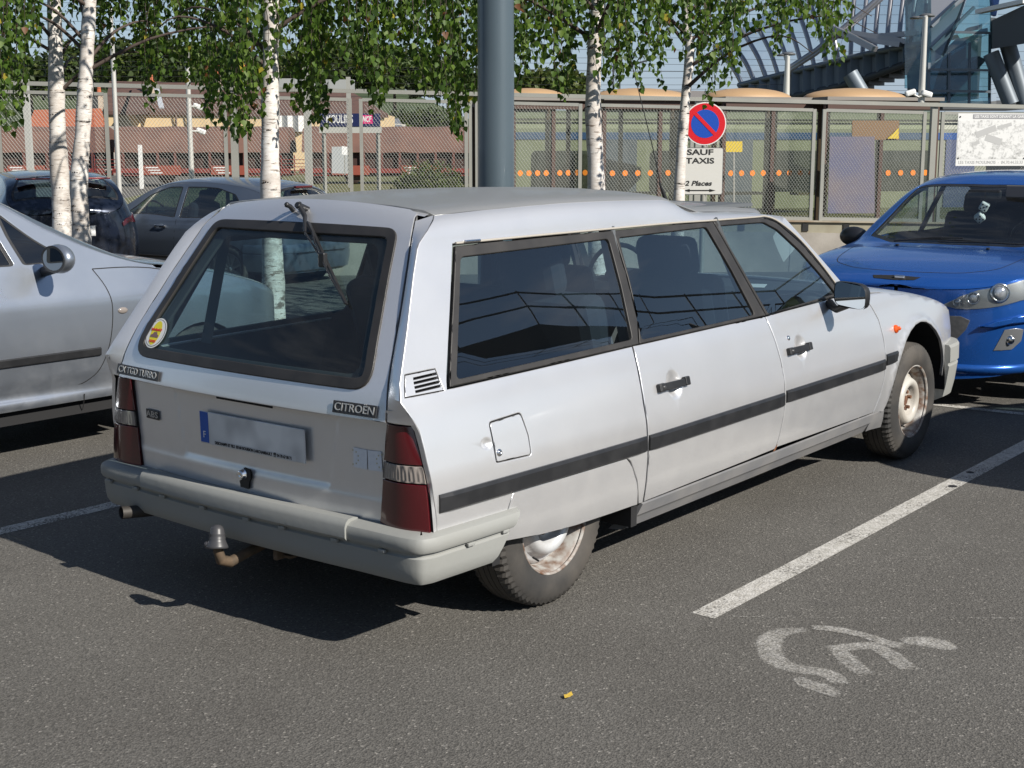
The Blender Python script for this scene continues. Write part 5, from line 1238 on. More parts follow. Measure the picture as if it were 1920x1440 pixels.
# ---- dark navy hatchback at the far left, seen from behind
NAVY = paint('navy_paint', (.012, .018, .035), .5, .25, None, coat=.9)
dion = dict(dfoc); dion.update(handles=[(-1.45, .84)], strips=[], mirm=NAVY,
    zt=[(-3.42, 1.05), (-3.3, 1.16), (-3.12, 1.33), (-2.9, 1.41), (-2.4, 1.455), (-1.8, 1.465), (-1.3, 1.42), (-1.0, 1.33), (-.5, 1.05), (-.25, .96), (.2, .90), (.6, .80), (.8, .72), (.87, .66)],
    rscreen=[(-2.85, 0), (-2.9, .48), (-3.20, .60), (-3.34, .64), (-3.40, 0), (-3.34, -.64), (-3.20, -.60), (-2.9, -.48)])
del dion['rep']
nav, SN = modern_car('navy_hatchback', (6.55, 13.15, -.10, math.radians(66)), dion, NAVY, 'dark navy hatchback with red tail lamps behind the two left birches', GLASS)
for sg in (1, -1):
    F = SN.F(sg); fl = sg > 0
    tl = [(SN.d['xr'] + .10, .98), (SN.d['xr'] - .10, 1.0), (SN.d['xr'] - .32, 1.02), (SN.d['xr'] - .42, .94), (SN.d['xr'] - .42, .88), (SN.d['xr'] - .30, .93), (SN.d['xr'] - .1, .86), (SN.d['xr'] + .06, .84)]
    panel('tail_lamp', tl, F, nav, LAMPR, res=.05, dense=.03, th=.02, flip=fl, off=.012)
mb = MB(); mb.cbox((-3.50, 0, .80), (.015, .52, .115), .003); npn = mb.build('number_plate', WHITE, nav)
text_mesh('plate_letter', 'M', .085, Matrix(((0, 0, -1, -3.512), (-1, 0, 0, -.14), (0, 1, 0, .80), (0, 0, 0, 1))), DARK, npn, depth=.0004)
fin = MB(); fin.add([(-2.62, -.03, 1.44), (-2.62, .03, 1.44), (-2.44, .0, 1.46), (-2.66, 0, 1.515), (-2.60, 0, 1.515)], [(0, 2, 3), (0, 3, 1), (1, 3, 4), (1, 4, 2), (2, 4, 3), (0, 1, 2)]); fin.build('roof_aerial', NAVY, nav)
MB().cbox((-3.10, 0, 1.385), (.10, 1.05, .018), .006).build('roof_spoiler', mat('spoiler_red', (.20, .01, .015), .3), nav)

# ---- the car in the next bay to the right, just outside the picture: its shadow reaches the front wheel
nxt = empty('white_hatchback', (0, 0, 0), 0)
bpy.data.objects.remove(nxt)
dnx = dict(d307); dnx.update(mirm=SIL2); 
nx_, _ = modern_car('white_hatchback', (5.95, -3.15, -.01, 0), dnx, mat('white_car_paint', (.7, .7, .69), .3, 0, .8), 'white hatchback in the bay right of the estate, outside the picture edge', GLASS, interior=False)
# ================================================================== fence and wall
FG = mat('galvanised_grey', (.30, .30, .27), .5, .3, noise=(3, .4, (.38, .37, .32)))
CONC = mat('concrete', (.36, .33, .29), .9, noise=(2.2, .8, (.22, .20, .17), 9), bump=(30, .3, .01))
CONC2 = mat('concrete_beam', (.30, .28, .21), .85, noise=(4, .6, (.20, .17, .12), 8))
fA, fB = at(228, 397, 19.0), at(1510, 414, 20.05)
fdir = Vector((fB.x - fA.x, fB.y - fA.y, 0)); fL = fdir.length; fdir.normalize(); fn = Vector((fdir.y, -fdir.x, 0))   # towards the camera
if fn.dot(Vector((CF[0], CF[1], 0))) > 0: fn = -fn
def fence_s(px):
    """distance along the fence of the plumb line seen at picture column px"""
    f = Vector(CF[:2]); r = Vector(CR[:2]); k = (px - 960) / FPX
    d = Vector((CF[0] + k * CR[0], CF[1] + k * CR[1])); a = Vector((fA.x - CAMP[0], fA.y - CAMP[1])); e = Vector((fdir.x, fdir.y))
    det = d.x * (-e.y) - d.y * (-e.x); t = (a.x * (-e.y) - a.y * (-e.x)) / det; s = (d.x * a.y - d.y * a.x) / det
    return s
zl = lambda s, za, zb: za + (zb - za) * s / fL
Z = lambda px, py, D: at(px, py, D).z
ztop = (Z(228, 162, 19.0), Z(1510, 192, 20.05)); zft = (Z(228, 178, 19.), Z(1510, 207, 20.05)); zfb = (Z(228, 390, 19.), Z(1510, 410, 20.05)); zcap = (fA.z, fB.z); zw = (Z(228, 417, 19.), Z(1510, 436, 20.05))
FPT = lambda s, z, o=0.: Vector((fA.x + fdir.x * s + fn.x * o, fA.y + fdir.y * s + fn.y * o, z))
SMIN, SMAX = fence_s(-400), fence_s(2300)
wall = empty('low_wall', tuple(FPT(0, 0)), 0, 'long low concrete wall carrying the mesh fence', 'wall')
def sl(a, b, zf, w_, h_, name, m, par, o=0., base=None):
    mb = MB(); A = FPT(a, zf(a), o) - Vector(base or (0, 0, 0)); B = FPT(b, zf(b), o) - Vector(base or (0, 0, 0)); mb.sqbar(A, B, w_, h_); return mb.build(name, m, par)
WB = tuple(wall.location)
n_seg = 12
for i in range(n_seg):
    a = SMIN + (SMAX - SMIN) * i / n_seg; b = SMIN + (SMAX - SMIN) * (i + 1) / n_seg - .012
    sl(a, b, lambda s: zl(s, *zw) - .65, .26, 1.3, 'wall_block', CONC, wall, 0, WB)
sl(SMIN, SMAX, lambda s: (zl(s, *zw) + zl(s, *zcap)) / 2 - .01, .12, .155, 'wall_beam', CONC2, wall, -.02, WB)
sl(SMIN, SMAX, lambda s: zl(s, *zcap) - .004, .16, .022, 'wall_cap', mat('rusty_flat', (.34, .30, .23), .7, noise=(2.5, .8, (.20, .10, .04))), wall, 0, WB)
for px in (1497, 1572, 250, 1380):
    s = fence_s(px); MB().box(FPT(s, (zl(s, *zw) + zl(s, *zcap)) / 2 - .01, .052) - Vector(WB), (.09, .012, .11), rz=math.atan2(fdir.y, fdir.x)).build('drain_opening', DARK, wall)
fence = empty('mesh_fence', tuple(FPT(0, 0)), 0, 'grey expanded metal fence in framed panels on the low wall, between cars and station', 'fence')
def wire_mesh(w_, h_):
    cw, ch, t = .047, .0305, .0056; mb = MB(); vs = []; fs = []; nx = int(w_ / (cw / 2)); ny = int(h_ / ch)
    for j in range(ny + 1):
        b = len(vs)
        for i in range(nx + 1):
            x = min(w_, i * cw / 2); z = j * h_ / ny + (ch / 2 if (i + j) % 2 else -ch / 2) * .93; z = max(0, min(h_, z))
            vs += [(x, -.002, z - t / 2), (x, .003, z + t / 2)]
        fs += [(b + 2 * i, b + 2 * i + 2, b + 2 * i + 3, b + 2 * i + 1) for i in range(nx)]
    mb.add(vs, fs); return mb
PH = zft[0] - zfb[0]
frames = [(-190, 12), (25, 228), (238, 443), (472, 670), (683, 880), (893, 1087), (1105, 1290), (1310, 1511), (1523, 1711), (1738, 1917), (1945, 2130)]
MESHM = mat('mesh_metal', (.42, .42, .375), .5, .4)
wm = None
for (pa, pb) in frames:
    a, b = fence_s(pa), fence_s(pb); w_ = b - a; zb_, zt_ = zl(a, *zfb), zl(a, *zft); fr = MB(); T_ = .05
    base = FPT(a, zb_); e1 = FPT(a, zl(a, *zfb)) - base; e2 = FPT(b, zl(b, *zfb)) - base; h1 = zl(a, *zft) - zl(a, *zfb); h2 = zl(b, *zft) - zl(b, *zfb); up_ = Vector((0, 0, 1)); off = Vector(WB)
    q = lambda v: v + base - Vector(fence.location)
    ext = Vector((0, 0, .07))
    fr.sqbar(q(fdir * T_ / 2 - ext), q(fdir * T_ / 2 + up_ * h1 + ext * .2), T_, .04, up=fn); fr.sqbar(q(e2 - fdir * T_ / 2 - ext), q(e2 - fdir * T_ / 2 + up_ * h2 + ext * .2), T_, .04, up=fn)
    fr.sqbar(q(e1 + fdir * T_), q(e2 - fdir * T_), .035, .045, up=up_); fr.sqbar(q(e1 + up_ * h1 + fdir * T_), q(e2 + up_ * h2 - fdir * T_), .035, .045, up=up_)
    fo = fr.build('panel_frame', FG, fence)
    if wm is None or abs(wm[1] - w_) > .02:
        m_ = wire_mesh(w_ - .09, h1 - .03); o = m_.build('wire_mesh', MESHM, fo); wm = (o.data, w_)
    else: o = link('wire_mesh', wm[0], None, fo)
    o['kind'] = 'stuff'; o.location = q(fdir * .045 + up_ * .018); o.rotation_euler = (0, math.atan2(-(e2.z - e1.z), w_), math.atan2(fdir.y, fdir.x))
for (px, w_, ext) in ((455, .10, .15), (1300, .10, .12), (1727, .085, .16), (14, .05, .1), (885, .05, .1)):
    s = fence_s(px); MB().sqbar(FPT(s, zl(s, *zcap), -.05) - Vector(fence.location), FPT(s, zl(s, *ztop) + .03, -.05) - Vector(fence.location), w_, w_, up=fn).build('fence_post', FG, fence)
sl(SMIN, SMAX, lambda s: zl(s, *ztop), .05, .055, 'top_rail', FG, fence, 0, tuple(fence.location))

# ---- picture board on the fence
sA, sB = fence_s(1766), fence_s(1893); zc1 = Z(1766, 262, 20.2)
bM = Matrix(((fdir.x, 0, fn.x, 0), (fdir.y, 0, fn.y, 0), (0, 1, 0, 0), (0, 0, 0, 1)))
bp_ = FPT((sA + sB) / 2, Z(1829, 262, 20.25), .05); bw, bh = sB - sA, .76
board = empty('picture_board', tuple(bp_), 0, 'white picture board about taxis fixed on the fence behind the blue car', 'sign')
bmt = bM.copy()
def bbox(name, x, y, w_, h_, z, m, par, d=.003): 
    mb = MB().box((x, y, z), (w_, h_, d)); mb.v = [tuple(bmt @ Vector(v)) for v in mb.v]; return mb.build(name, m, par)
b0 = bbox('board', 0, 0, bw, bh, 0, mat('board_white', (.70, .70, .68), .6), board, .006)
pic = mat('faded_drawing', (.72, .72, .70), .7); N_ = pic.node_tree; pp = N_.nodes['Principled BSDF']; t_ = N_.nodes.new('ShaderNodeTexCoord'); v1 = N_.nodes.new('ShaderNodeTexNoise'); v1.inputs['Scale'].default_value = 9; v1.inputs['Detail'].default_value = 8; v1.inputs['Roughness'].default_value = .75; r1 = N_.nodes.new('ShaderNodeValToRGB'); r1.color_ramp.elements[0].position = .36; r1.color_ramp.elements[0].color = (.30, .30, .29, 1); r1.color_ramp.elements[1].position = .52; r1.color_ramp.elements[1].color = (.70, .70, .68, 1); N_.links.new(t_.outputs['Object'], v1.inputs[0]); N_.links.new(v1.outputs['Fac'], r1.inputs[0]); N_.links.new(r1.outputs[0], pp.inputs['Base Color'])
bbox('drawing', 0, .0, bw - .02, .56, .005, pic, b0, .001)
for (x, y, w_, h_, r) in ((-.1, .12, .32, .09, .35), (.02, .0, .26, .10, -.3), (.18, .20, .22, .05, .25), (-.25, -.05, .12, .05, .3)):
    mb = MB().box((0, 0, 0), (w_, h_, .001)); Rm = Matrix.Rotation(r, 4, 'Z'); mb.v = [tuple(bmt @ (Rm @ Vector(v) + Vector((x, y, .0065)))) for v in mb.v]; mb.build('drawn_roof', mat('drawing_grey', (.45, .45, .44), .8), b0)
bbox('heading_band', .10, bh / 2 - .045, bw * .76, .065, .006, mat('band_grey', (.30, .30, .31), .6), b0, .002)
text_mesh('heading_text', 'LES TAXIS SONT DEVANT LA GARE', .055, bmt @ Matrix.Translation((.10, bh / 2 - .047, .008)), WHITE, b0, depth=.0005, width=bw * .72, bold=.001)
text_mesh('footer_text', 'LES TAXIS MOULINOIS  -  04.70.44.33.33', .065, bmt @ Matrix.Translation((0, -bh / 2 + .05, .005)), mat('faded_grey', (.42, .42, .41), .7), b0, depth=.0005, width=bw * .92)
for x, y in ((-.47, .33), (-.47, -.27), (.47, -.27), (.47, .33)): MB().sphere(bmt @ Vector((x * bw / 1.0, y, .006)), .012, 8, 6).build('fixing', DARK, b0)

# ---- no parking sign with the plate under it
SD = 15.2
sp = at(1322, 232, SD); r_ = Vector(CR); fwd = Vector((CF[0], CF[1], 0)).normalized()
post = empty('parking_sign', (sp.x, sp.y, gz(sp.x, sp.y)), 0, 'round red and blue no parking sign above a white plate, beside the thin birch', 'sign')
sM = Matrix(((r_.x, 0, -fwd.x, sp.x), (r_.y, 0, -fwd.y, sp.y), (0, 1, 0, sp.z - post.location.z), (0, 0, 0, 1))); sM[0][3] = 0; sM[1][3] = 0
pxm = SD / FPX
def sdisc(name, r, z, m, par, n=48):
    mb = MB(); mb.lathe([(0, 0), (r, 0), (r, -.004), (0, -.004)], n=n, sm=False); mb.v = [tuple(sM @ (Vector(v) + Vector((0, 0, z)))) for v in mb.v]; return mb.build(name, m, par)
R0 = 39 * pxm * 1.02
dd = sdisc('disc', R0, 0, WHITE, post); sdisc('red_ring', R0 * .95, .002, mat('sign_red', (.62, .012, .02), .4), dd); sdisc('blue_field', R0 * .66, .004, mat('sign_blue', (.01, .07, .42), .4), dd)
mb = MB().box((0, 0, .0065), (R0 * 1.34, R0 * .17, .002)); Rm = Matrix.Rotation(-PI / 4, 4, 'Z'); mb.v = [tuple(sM @ (Rm @ Vector(v))) for v in mb.v]; mb.build('red_bar', mat('sign_red', (.62, .012, .02), .4), dd)
def splate(name, x0, x1, y0, y1, z, m, par):
    P_ = [(( (x - 1322)) * pxm, (232 - y) * pxm) for x, y in ((x0, y1), (x1, y1), (x1, y0), (x0, y0))]; q = fillet(P_, .02, 4); mb = MB()
    n_ = len(q); mb.add([sM @ Vector((x, y, z)) for x, y in q] + [sM @ Vector((x, y, z - .004)) for x, y in q], [tuple(range(n_)), tuple(reversed(range(n_, 2 * n_)))] + [(i, (i + 1) % n_, n_ + (i + 1) % n_, n_ + i) for i in range(n_)]); return mb.build(name, m, par)
pt = splate('plate_edge', 1281, 1358, 276, 364, -.001, mat('plate_rim', (.12, .12, .12), .5), post); pl2 = splate('plate', 1282.3, 1356.7, 277.3, 362.7, .001, mat('plate_cream', (.62, .61, .57), .5), post)
INK = mat('print_black', (.02, .02, .02), .6)
def stx(s, x, y, size, w_, sh=0, bold=.0025): text_mesh('plate_text', s, size, sM @ Matrix.Translation(((x - 1322) * pxm, (232 - y) * pxm, .0025)), INK, pl2, depth=.0004, width=w_ * pxm, shear=sh, bold=bold)
stx('SAUF', 1314, 285, .085, 50); stx('TAXIS', 1314, 301, .085, 54); stx('2 Places', 1312, 343, .075, 52, sh=.25)
ar = MB(); A_ = lambda x, y: sM @ Vector(((x - 1322) * pxm, (232 - y) * pxm, .0028)); ar.add([A_(1292, 354.8), A_(1338, 354.8), A_(1338, 357.2), A_(1292, 357.2)], [(0, 3, 2, 1)]); ar.add([A_(1284, 356), A_(1296, 353), A_(1296, 359)], [(0, 2, 1)]); ar.add([A_(1345, 356), A_(1333, 353), A_(1333, 359)], [(0, 1, 2)]); ar.build('arrow', INK, pl2)
MB().bar(Vector((-r_.x * .0, 0, 0)) - fwd * -.03, Vector((0, 0, sp.z - post.location.z + R0)) + fwd * .03, .03, 12).build('post', FG, post)

# ---- big painted column behind the estate
cl_ = at(930, 340, 8.7); cb = gz(cl_.x, cl_.y)
col = empty('lamp_column', (cl_.x, cl_.y, cb), 0, 'thick blue grey steel column rising behind the estate roof', 'column')
COLM = mat('column_paint', (.085, .115, .135), .34, .2, coat=.3, noise=(2, .25, (.10, .13, .15)))
MB().lathe([(.138, 0), (.138, .04), (.121, .05), (.120, .4), (.116, 2.), (.111, 4.5), (.105, 8.), (.09, 11)], n=40).build('shaft', COLM, col)
MB().bar((0, 0, 10.9), (0, -2.2, 11.4), .05).build('arm', COLM, col)
MB().cbox((0, -2.4, 11.4), (.3, .7, .12), .04).build('lamp_head', COLM, col)

# ================================================================== birches
BARK = bpy.data.materials.new('birch_bark'); BARK.use_nodes = True
def _bark():
    N = BARK.node_tree; L = N.links.new; p = N.nodes['Principled BSDF']; t = N.nodes.new('ShaderNodeTexCoord'); p.inputs['Roughness'].default_value = .75
    oi = N.nodes.new('ShaderNodeObjectInfo'); ad = N.nodes.new('ShaderNodeVectorMath'); ad.operation = 'ADD'; L(t.outputs['Object'], ad.inputs[0])
    cm = N.nodes.new('ShaderNodeCombineXYZ'); mm = N.nodes.new('ShaderNodeMath'); mm.operation = 'MULTIPLY'; mm.inputs[1].default_value = 37; L(oi.outputs['Random'], mm.inputs[0]); L(mm.outputs[0], cm.inputs[2]); L(cm.outputs[0], ad.inputs[1])
    def nz(scale, st, d=5, r=.6): m = N.nodes.new('ShaderNodeMapping'); m.inputs['Scale'].default_value = st; n = N.nodes.new('ShaderNodeTexNoise'); n.inputs['Scale'].default_value = scale; n.inputs['Detail'].default_value = d; n.inputs['Roughness'].default_value = r; L(ad.outputs[0], m.inputs[0]); L(m.outputs[0], n.inputs['Vector']); return n
    def rp(n, a, b, ca, cb): r = N.nodes.new('ShaderNodeValToRGB'); r.color_ramp.elements[0].position = a; r.color_ramp.elements[1].position = b; r.color_ramp.elements[0].color = (*ca, 1); r.color_ramp.elements[1].color = (*cb, 1); L(n.outputs['Fac'], r.inputs[0]); return r
    base = rp(nz(3, (1, 1, 1.5)), .35, .7, (.50, .46, .42), (.74, .72, .69))
    lent = rp(nz(9, (1, 1, 7.5), 3), .60, .66, (1, 1, 1), (.30, .25, .21))
    band = rp(nz(3.4, (.8, .8, 4.2), 7, .75), .62, .655, (1, 1, 1), (.05, .04, .035))
    peel = rp(nz(18, (1, 1, 3), 6, .7), .35, .6, (.80, .76, .72), (1, 1, 1))
    prev = base.outputs[0]
    for k in (lent, peel, band):
        m = N.nodes.new('ShaderNodeMixRGB'); m.blend_type = 'MULTIPLY'; m.inputs[0].default_value = 1; L(prev, m.inputs[1]); L(k.outputs[0], m.inputs[2]); prev = m.outputs[0]
    # dark cracked bark near the foot
    sx = N.nodes.new('ShaderNodeSeparateXYZ'); L(t.outputs['Object'], sx.inputs[0]); mr = N.nodes.new('ShaderNodeMapRange'); mr.inputs['From Min'].default_value = 1.5; mr.inputs['From Max'].default_value = .4; L(sx.outputs[2], mr.inputs[0])
    ft = rp(nz(7, (1, 1, 1.6), 7, .7), .50, .58, (0, 0, 0), (1, 1, 1)); ml = N.nodes.new('ShaderNodeMath'); ml.operation = 'MULTIPLY'; L(mr.outputs[0], ml.inputs[0]); L(ft.outputs[0], ml.inputs[1])
    m = N.nodes.new('ShaderNodeMixRGB'); m.inputs[2].default_value = (.10, .075, .06, 1); L(ml.outputs[0], m.inputs[0]); L(prev, m.inputs[1]); L(m.outputs[0], p.inputs['Base Color'])
    b = N.nodes.new('ShaderNodeBump'); b.inputs['Strength'].default_value = .5; b.inputs['Distance'].default_value = .01; L(band.outputs[0], b.inputs['Height']); L(b.outputs[0], p.inputs['Normal'])
_bark()
BSCAR = mat('bark_scar', (.05, .038, .03), .95, bump=(60, .8, .01))
def leafmat(name, c, tr):
    m = bpy.data.materials.new(name); m.use_nodes = True; N = m.node_tree; p = N.nodes['Principled BSDF']; p.inputs['Base Color'].default_value = (*c, 1); p.inputs['Roughness'].default_value = .5; p.inputs['Specular IOR Level'].default_value = .3
    t = N.nodes.new('ShaderNodeBsdfTranslucent'); t.inputs[0].default_value = (*tr, 1); x = N.nodes.new('ShaderNodeMixShader'); x.inputs[0].default_value = .38; o = N.nodes['Material Output']
    N.links.new(p.outputs[0], x.inputs[1]); N.links.new(t.outputs[0], x.inputs[2]); N.links.new(x.outputs[0], o.inputs[0]); return m
LM = [leafmat('leaf_green', (.072, .132, .018), (.13, .23, .02)), leafmat('leaf_deep_green', (.036, .072, .013), (.05, .11, .01)), leafmat('leaf_light_green', (.115, .18, .028), (.17, .27, .025)), leafmat('leaf_yellow', (.38, .32, .04), (.4, .32, .03)), leafmat('leaf_brown', (.17, .075, .03), (.18, .07, .02))]
rnd = random.Random(7)
T_ORG = Vector()
class Leaves:
    def __init__(s): s.v = []; s.f = []; s.m = []
    def leaf(s, p, d, size, mi, roll=None):
        """heart shaped leaf hanging from p along d"""
        q_ = T_ORG + p; zz_ = q_.z - (8.49 - q_.y) / 1.42
        if abs(q_.x - 4.04) < .24 and q_.y < 8.3 and .7 < zz_ < 2.4 and rnd.random() < .86: return
        d = d.normalized(); a = Vector((rnd.uniform(-1, 1), rnd.uniform(-1, 1), rnd.uniform(-.5, .5))); x = d.cross(a)
        if x.length < 1e-3: x = d.cross(Vector((1, 0, 0)))
        x.normalize(); n = x.cross(d); w_ = size * .42; fo = size * rnd.uniform(.04, .16); b = len(s.v)
        for (u, v, h) in ((0, 0, 0), (1, .20, 1), (.88, .42, 1), (.36, .78, .5), (0, 1, 0), (-.36, .78, .5), (-.88, .42, 1), (-1, .20, 1)):
            s.v.append(tuple(p + x * (u * w_) + d * (v * size) + n * (h * fo)))
        # midrib point to fold along
        s.f += [(b, b + 1, b + 2, b + 3), (b, b + 3, b + 4, b + 5), (b, b + 5, b + 6, b + 7)]; s.m += [mi] * 3
    def build(s, name, par, kind=None):
        me = bpy.data.meshes.new(name); me.from_pydata(s.v, [], s.f); o = link(name, me, LM, par); me.polygons.foreach_set('material_index', s.m); me.polygons.foreach_set('use_smooth', [True] * len(s.f)); me.update()
        if kind: o['kind'] = kind
        return o
def leafkind():
    r = rnd.random(); return 0 if r < .46 else 1 if r < .74 else 2 if r < .975 else 3 if r < .99 else 4
# name, picture column/row of a trunk point, depth, radius at 1.2 m, lean, label
BIR = [
 ((118, 400), 13.7, .088, [(116, 400), (108, 250), (103, 60), (96, -150), (92, -500)], 'leftmost birch with a bright white trunk, dappled by sun'),
 ((152, 430), 12.6, .076, [(152, 430), (148, 340), (155, 250), (163, 100), (172, -100), (178, -500)], 'grey shaded birch leaning right, second from the left'),
 ((514, 600), 10.9, .075, [(515, 590), (507, 360), (507, 200), (508, 60), (511, -150), (520, -500)], 'white birch behind the tailgate window of the estate'),
 ((1118, 340), 11.3, .070, [(1121, 620), (1118, 345), (1112, 200), (1115, 90), (1122, -60), (1118, -500)], 'white birch right of the steel column'),
 ((1274, 350), 13.0, .052, [(1268, 560), (1274, 350), (1284, 200), (1293, 100), (1288, 40), (1292, -150), (1300, -500)], 'thin birch standing in front of the parking sign')]
trees = []
for k, ((px, py), D, r0, path, lab) in enumerate(BIR):
    pts = [at(x, y, D) for x, y in path]; b = pts[0]; g0 = gz(b.x, b.y)
    lo = pts[0] + (pts[0] - pts[1]) * ((pts[0].z - g0 + .05) / max(.05, (pts[1].z - pts[0].z))) if pts[0].z > g0 + .1 else pts[0]
    root = empty('birch_tree', (lo.x, lo.y, g0), 0, lab, 'tree', 'birches between the parking rows'); P_ = [Vector((lo.x, lo.y, g0 - .05))] + pts
    top = P_[-1] + (P_[-1] - P_[-2]).normalized() * 2.2; P_.append(top)
    q = [Vector(a) - root.location for a in spline([tuple(a) for a in P_], k=10)]
    rr = []
    for a in q:
        h = a.z; r = r0 * (1.25 - .16 * h) if h > .3 else r0 * (1.2 + .5 * (.3 - h)); r = max(.012, r * (1 + .05 * math.sin(h * 9 + k) + .03 * math.sin(h * 23)))
        rr.append(r)
    tk = MB().tube(q, rr, 20).build('trunk', BARK, root)
    for j in range(7):  # branch scars and knots
        h = rnd.uniform(.9, 2.9); i = min(range(len(q)), key=lambda n_: abs(q[n_].z - h)); c = q[i]; a = rnd.uniform(-.9, .9); dirv = (-Vector(CF) * math.cos(a) + Vector(CR) * math.sin(a)); dirv.z = 0; dirv.normalize(); t = dirv.cross(Vector((0, 0, 1)))
        mb = MB(); wv_ = rr[i] * rnd.uniform(.5, .9)
        for m_ in range(7):
            u0 = (m_ - 3) / 3; cc = c + Vector((0, 0, q[i].z * 0 - .018 * u0 * u0)) + dirv * rr[i] * math.cos(u0 * wv_ / rr[i]) + t * rr[i] * math.sin(u0 * wv_ / rr[i]); mb.sphere(cc - dirv * .004, .009 * (1.15 - abs(u0) * .6), 7, 5, (1, 1, .8))
        mb.build('bark_scar', BSCAR, tk)
    # limbs
    lb = MB(); tips = []
    for j in range(16):
        h = rnd.uniform(2.35, 5.0) if j > 1 else rnd.uniform(2.2, 2.6); i = min(range(len(q)), key=lambda n_: abs(q[n_].z - h)); c = q[i]; az = rnd.uniform(0, 2 * PI); L_ = rnd.uniform(.7, 1.7) * (1.1 if h < 4 else .8)
        o_ = Vector((math.cos(az), math.sin(az), 0)); pp_ = [c, c + o_ * L_ * .35 + Vector((0, 0, .30)), c + o_ * L_ * .75 + Vector((0, 0, .42)), c + o_ * L_ + Vector((0, 0, .25))]
        pp_ = [Vector(a) for a in spline([tuple(a) for a in pp_], k=4)]; lb.tube(pp_, [max(.004, .020 * (1 - n_ / len(pp_))) for n_ in range(len(pp_))], 6); tips += [a + root.location for a in pp_[3:]]
    lb.build('limbs', mat('twig_brown', (.07, .05, .04), .8), root)
    trees.append(dict(root=root, tips=tips, L=Leaves(), tw=MB(), xy=Vector((lo.x, lo.y)), D=D))
prof = [(-150, 230), (0, 175), (12, 245), (40, 160), (62, 130), (90, 60), (125, 95), (165, 105), (200, 150), (235, 100), (262, 165), (290, 205), (320, 130), (350, 150), (390, 225), (425, 235), (455, 265), (478, 215), (490, 240), (520, 130), (560, 200), (600, 240), (625, 190), (655, 130), (690, 205), (715, 200), (745, 120), (790, 165), (815, 190), (850, 255), (872, 200), (895, 195), (965, 195), (985, 120), (1020, 130), (1045, 190), (1062, 160), (1100, 60), (1140, 175), (1160, 150), (1185, 140), (1205, 165), (1240, 180), (1262, 120), (1300, 140), (1325, 190), (1345, 140), (1365, 165), (1400, 60), (1445, 65), (1460, 98), (1490, 90), (1505, 55), (1530, 70), (1560, 118), (1575, 40), (1600, -20), (1700, -120)]
def lowy(x):
    for (a, ya), (b, yb) in zip(prof, prof[1:]):
        if a <= x <= b: return ya + (yb - ya) * (x - a) / (b - a)
    return -100
def strand(px, D, yb, yt, dens=1.):
    """a weeping twig with its leaves"""
    a = at(px + rnd.uniform(-12, 12), yt, D); b = at(px, yb, D); t = min(trees, key=lambda T_: (T_['xy'] - Vector((b.x, b.y))).length)
    global T_ORG; T_ORG = t['root'].location
    sw = Vector((rnd.uniform(-.10, .10), rnd.uniform(-.10, .10), 0)); n_ = max(3, int((a - b).length / .12)); pts = []
    for i in range(n_ + 1):
        u = i / n_; pts.append(a.lerp(b, u) + sw * math.sin(PI * u) + Vector((rnd.uniform(-.012, .012), rnd.uniform(-.012, .012), 0)))
    o = t['root'].location; t['tw'].tube([p - o for p in pts], [.0028 * (1.3 - .9 * i / n_) for i in range(n_ + 1)], 3, caps=False)
    L_ = (a - b).length; m_ = int(L_ / .026 * dens)
    for j in range(m_):
        u = (j + rnd.random()) / m_; i = min(n_ - 1, int(u * n_)); p = pts[i].lerp(pts[i + 1], u * n_ - i)
        az = rnd.uniform(0, 2 * PI); out_ = Vector((math.cos(az), math.sin(az), rnd.uniform(-.6, .1))); p = p + out_ * rnd.uniform(.01, .045)
        d = Vector((out_.x * rnd.uniform(.1, .9), out_.y * rnd.uniform(.1, .9), -1)); t['L'].leaf(p - o, d, rnd.uniform(.044, .070), leafkind())
x = -180
while x < 1640:
    ly = lowy(x)
    D = rnd.choice((10.6, 11.2, 11.8, 12.4, 13.0, 13.6)) + rnd.uniform(-.3, .3)
    if 480 < x < 1250 and rnd.random() < .5: D = rnd.uniform(10.3, 11.8)
    yb = ly + rnd.uniform(-90, 6) if rnd.random() < .55 else ly - rnd.uniform(40, 190)
    if 80 < x < 190: D = rnd.uniform(12.9, 14.); yb -= 20
    if 190 <= x < 420: D = rnd.uniform(12.9, 14.)
    if not (1570 < x): strand(x, D, yb, min(yb - 60, rnd.uniform(-120, -30)))
    x += rnd.uniform(1.6, 4.3)
for (x, y) in ((15, 245), (20, 238), (398, 235), (420, 240), (450, 262), (470, 240), (288, 205), (850, 258), (855, 250), (603, 238), (588, 230), (1050, 190), (1325, 192), (1562, 118), (1460, 98)):
    for k in range(2): strand(x + rnd.uniform(-9, 9), rnd.uniform(10.8, 12.4), y + rnd.uniform(-14, 4), y - 200)
# upper crowns: leafy sprays round the limbs
for T_ in trees:
    o = T_['root'].location; T_ORG = o
    for k in range(420):
        c = rnd.choice(T_['tips']); p = c + Vector((rnd.gauss(0, .30), rnd.gauss(0, .30), rnd.gauss(.10, .34)))
        if p.z < 3.3: p.z = 3.3 + rnd.random() * .9
        T_['L'].leaf(p - o, Vector((rnd.uniform(-.6, .6), rnd.uniform(-.6, .6), -1)), rnd.uniform(.05, .085), leafkind())
    T_['L'].build('foliage', T_['root'], 'stuff'); tw_ = T_['tw'].build('twigs', mat('twig_brown', (.07, .05, .04), .8), T_['root']); tw_['kind'] = 'stuff'
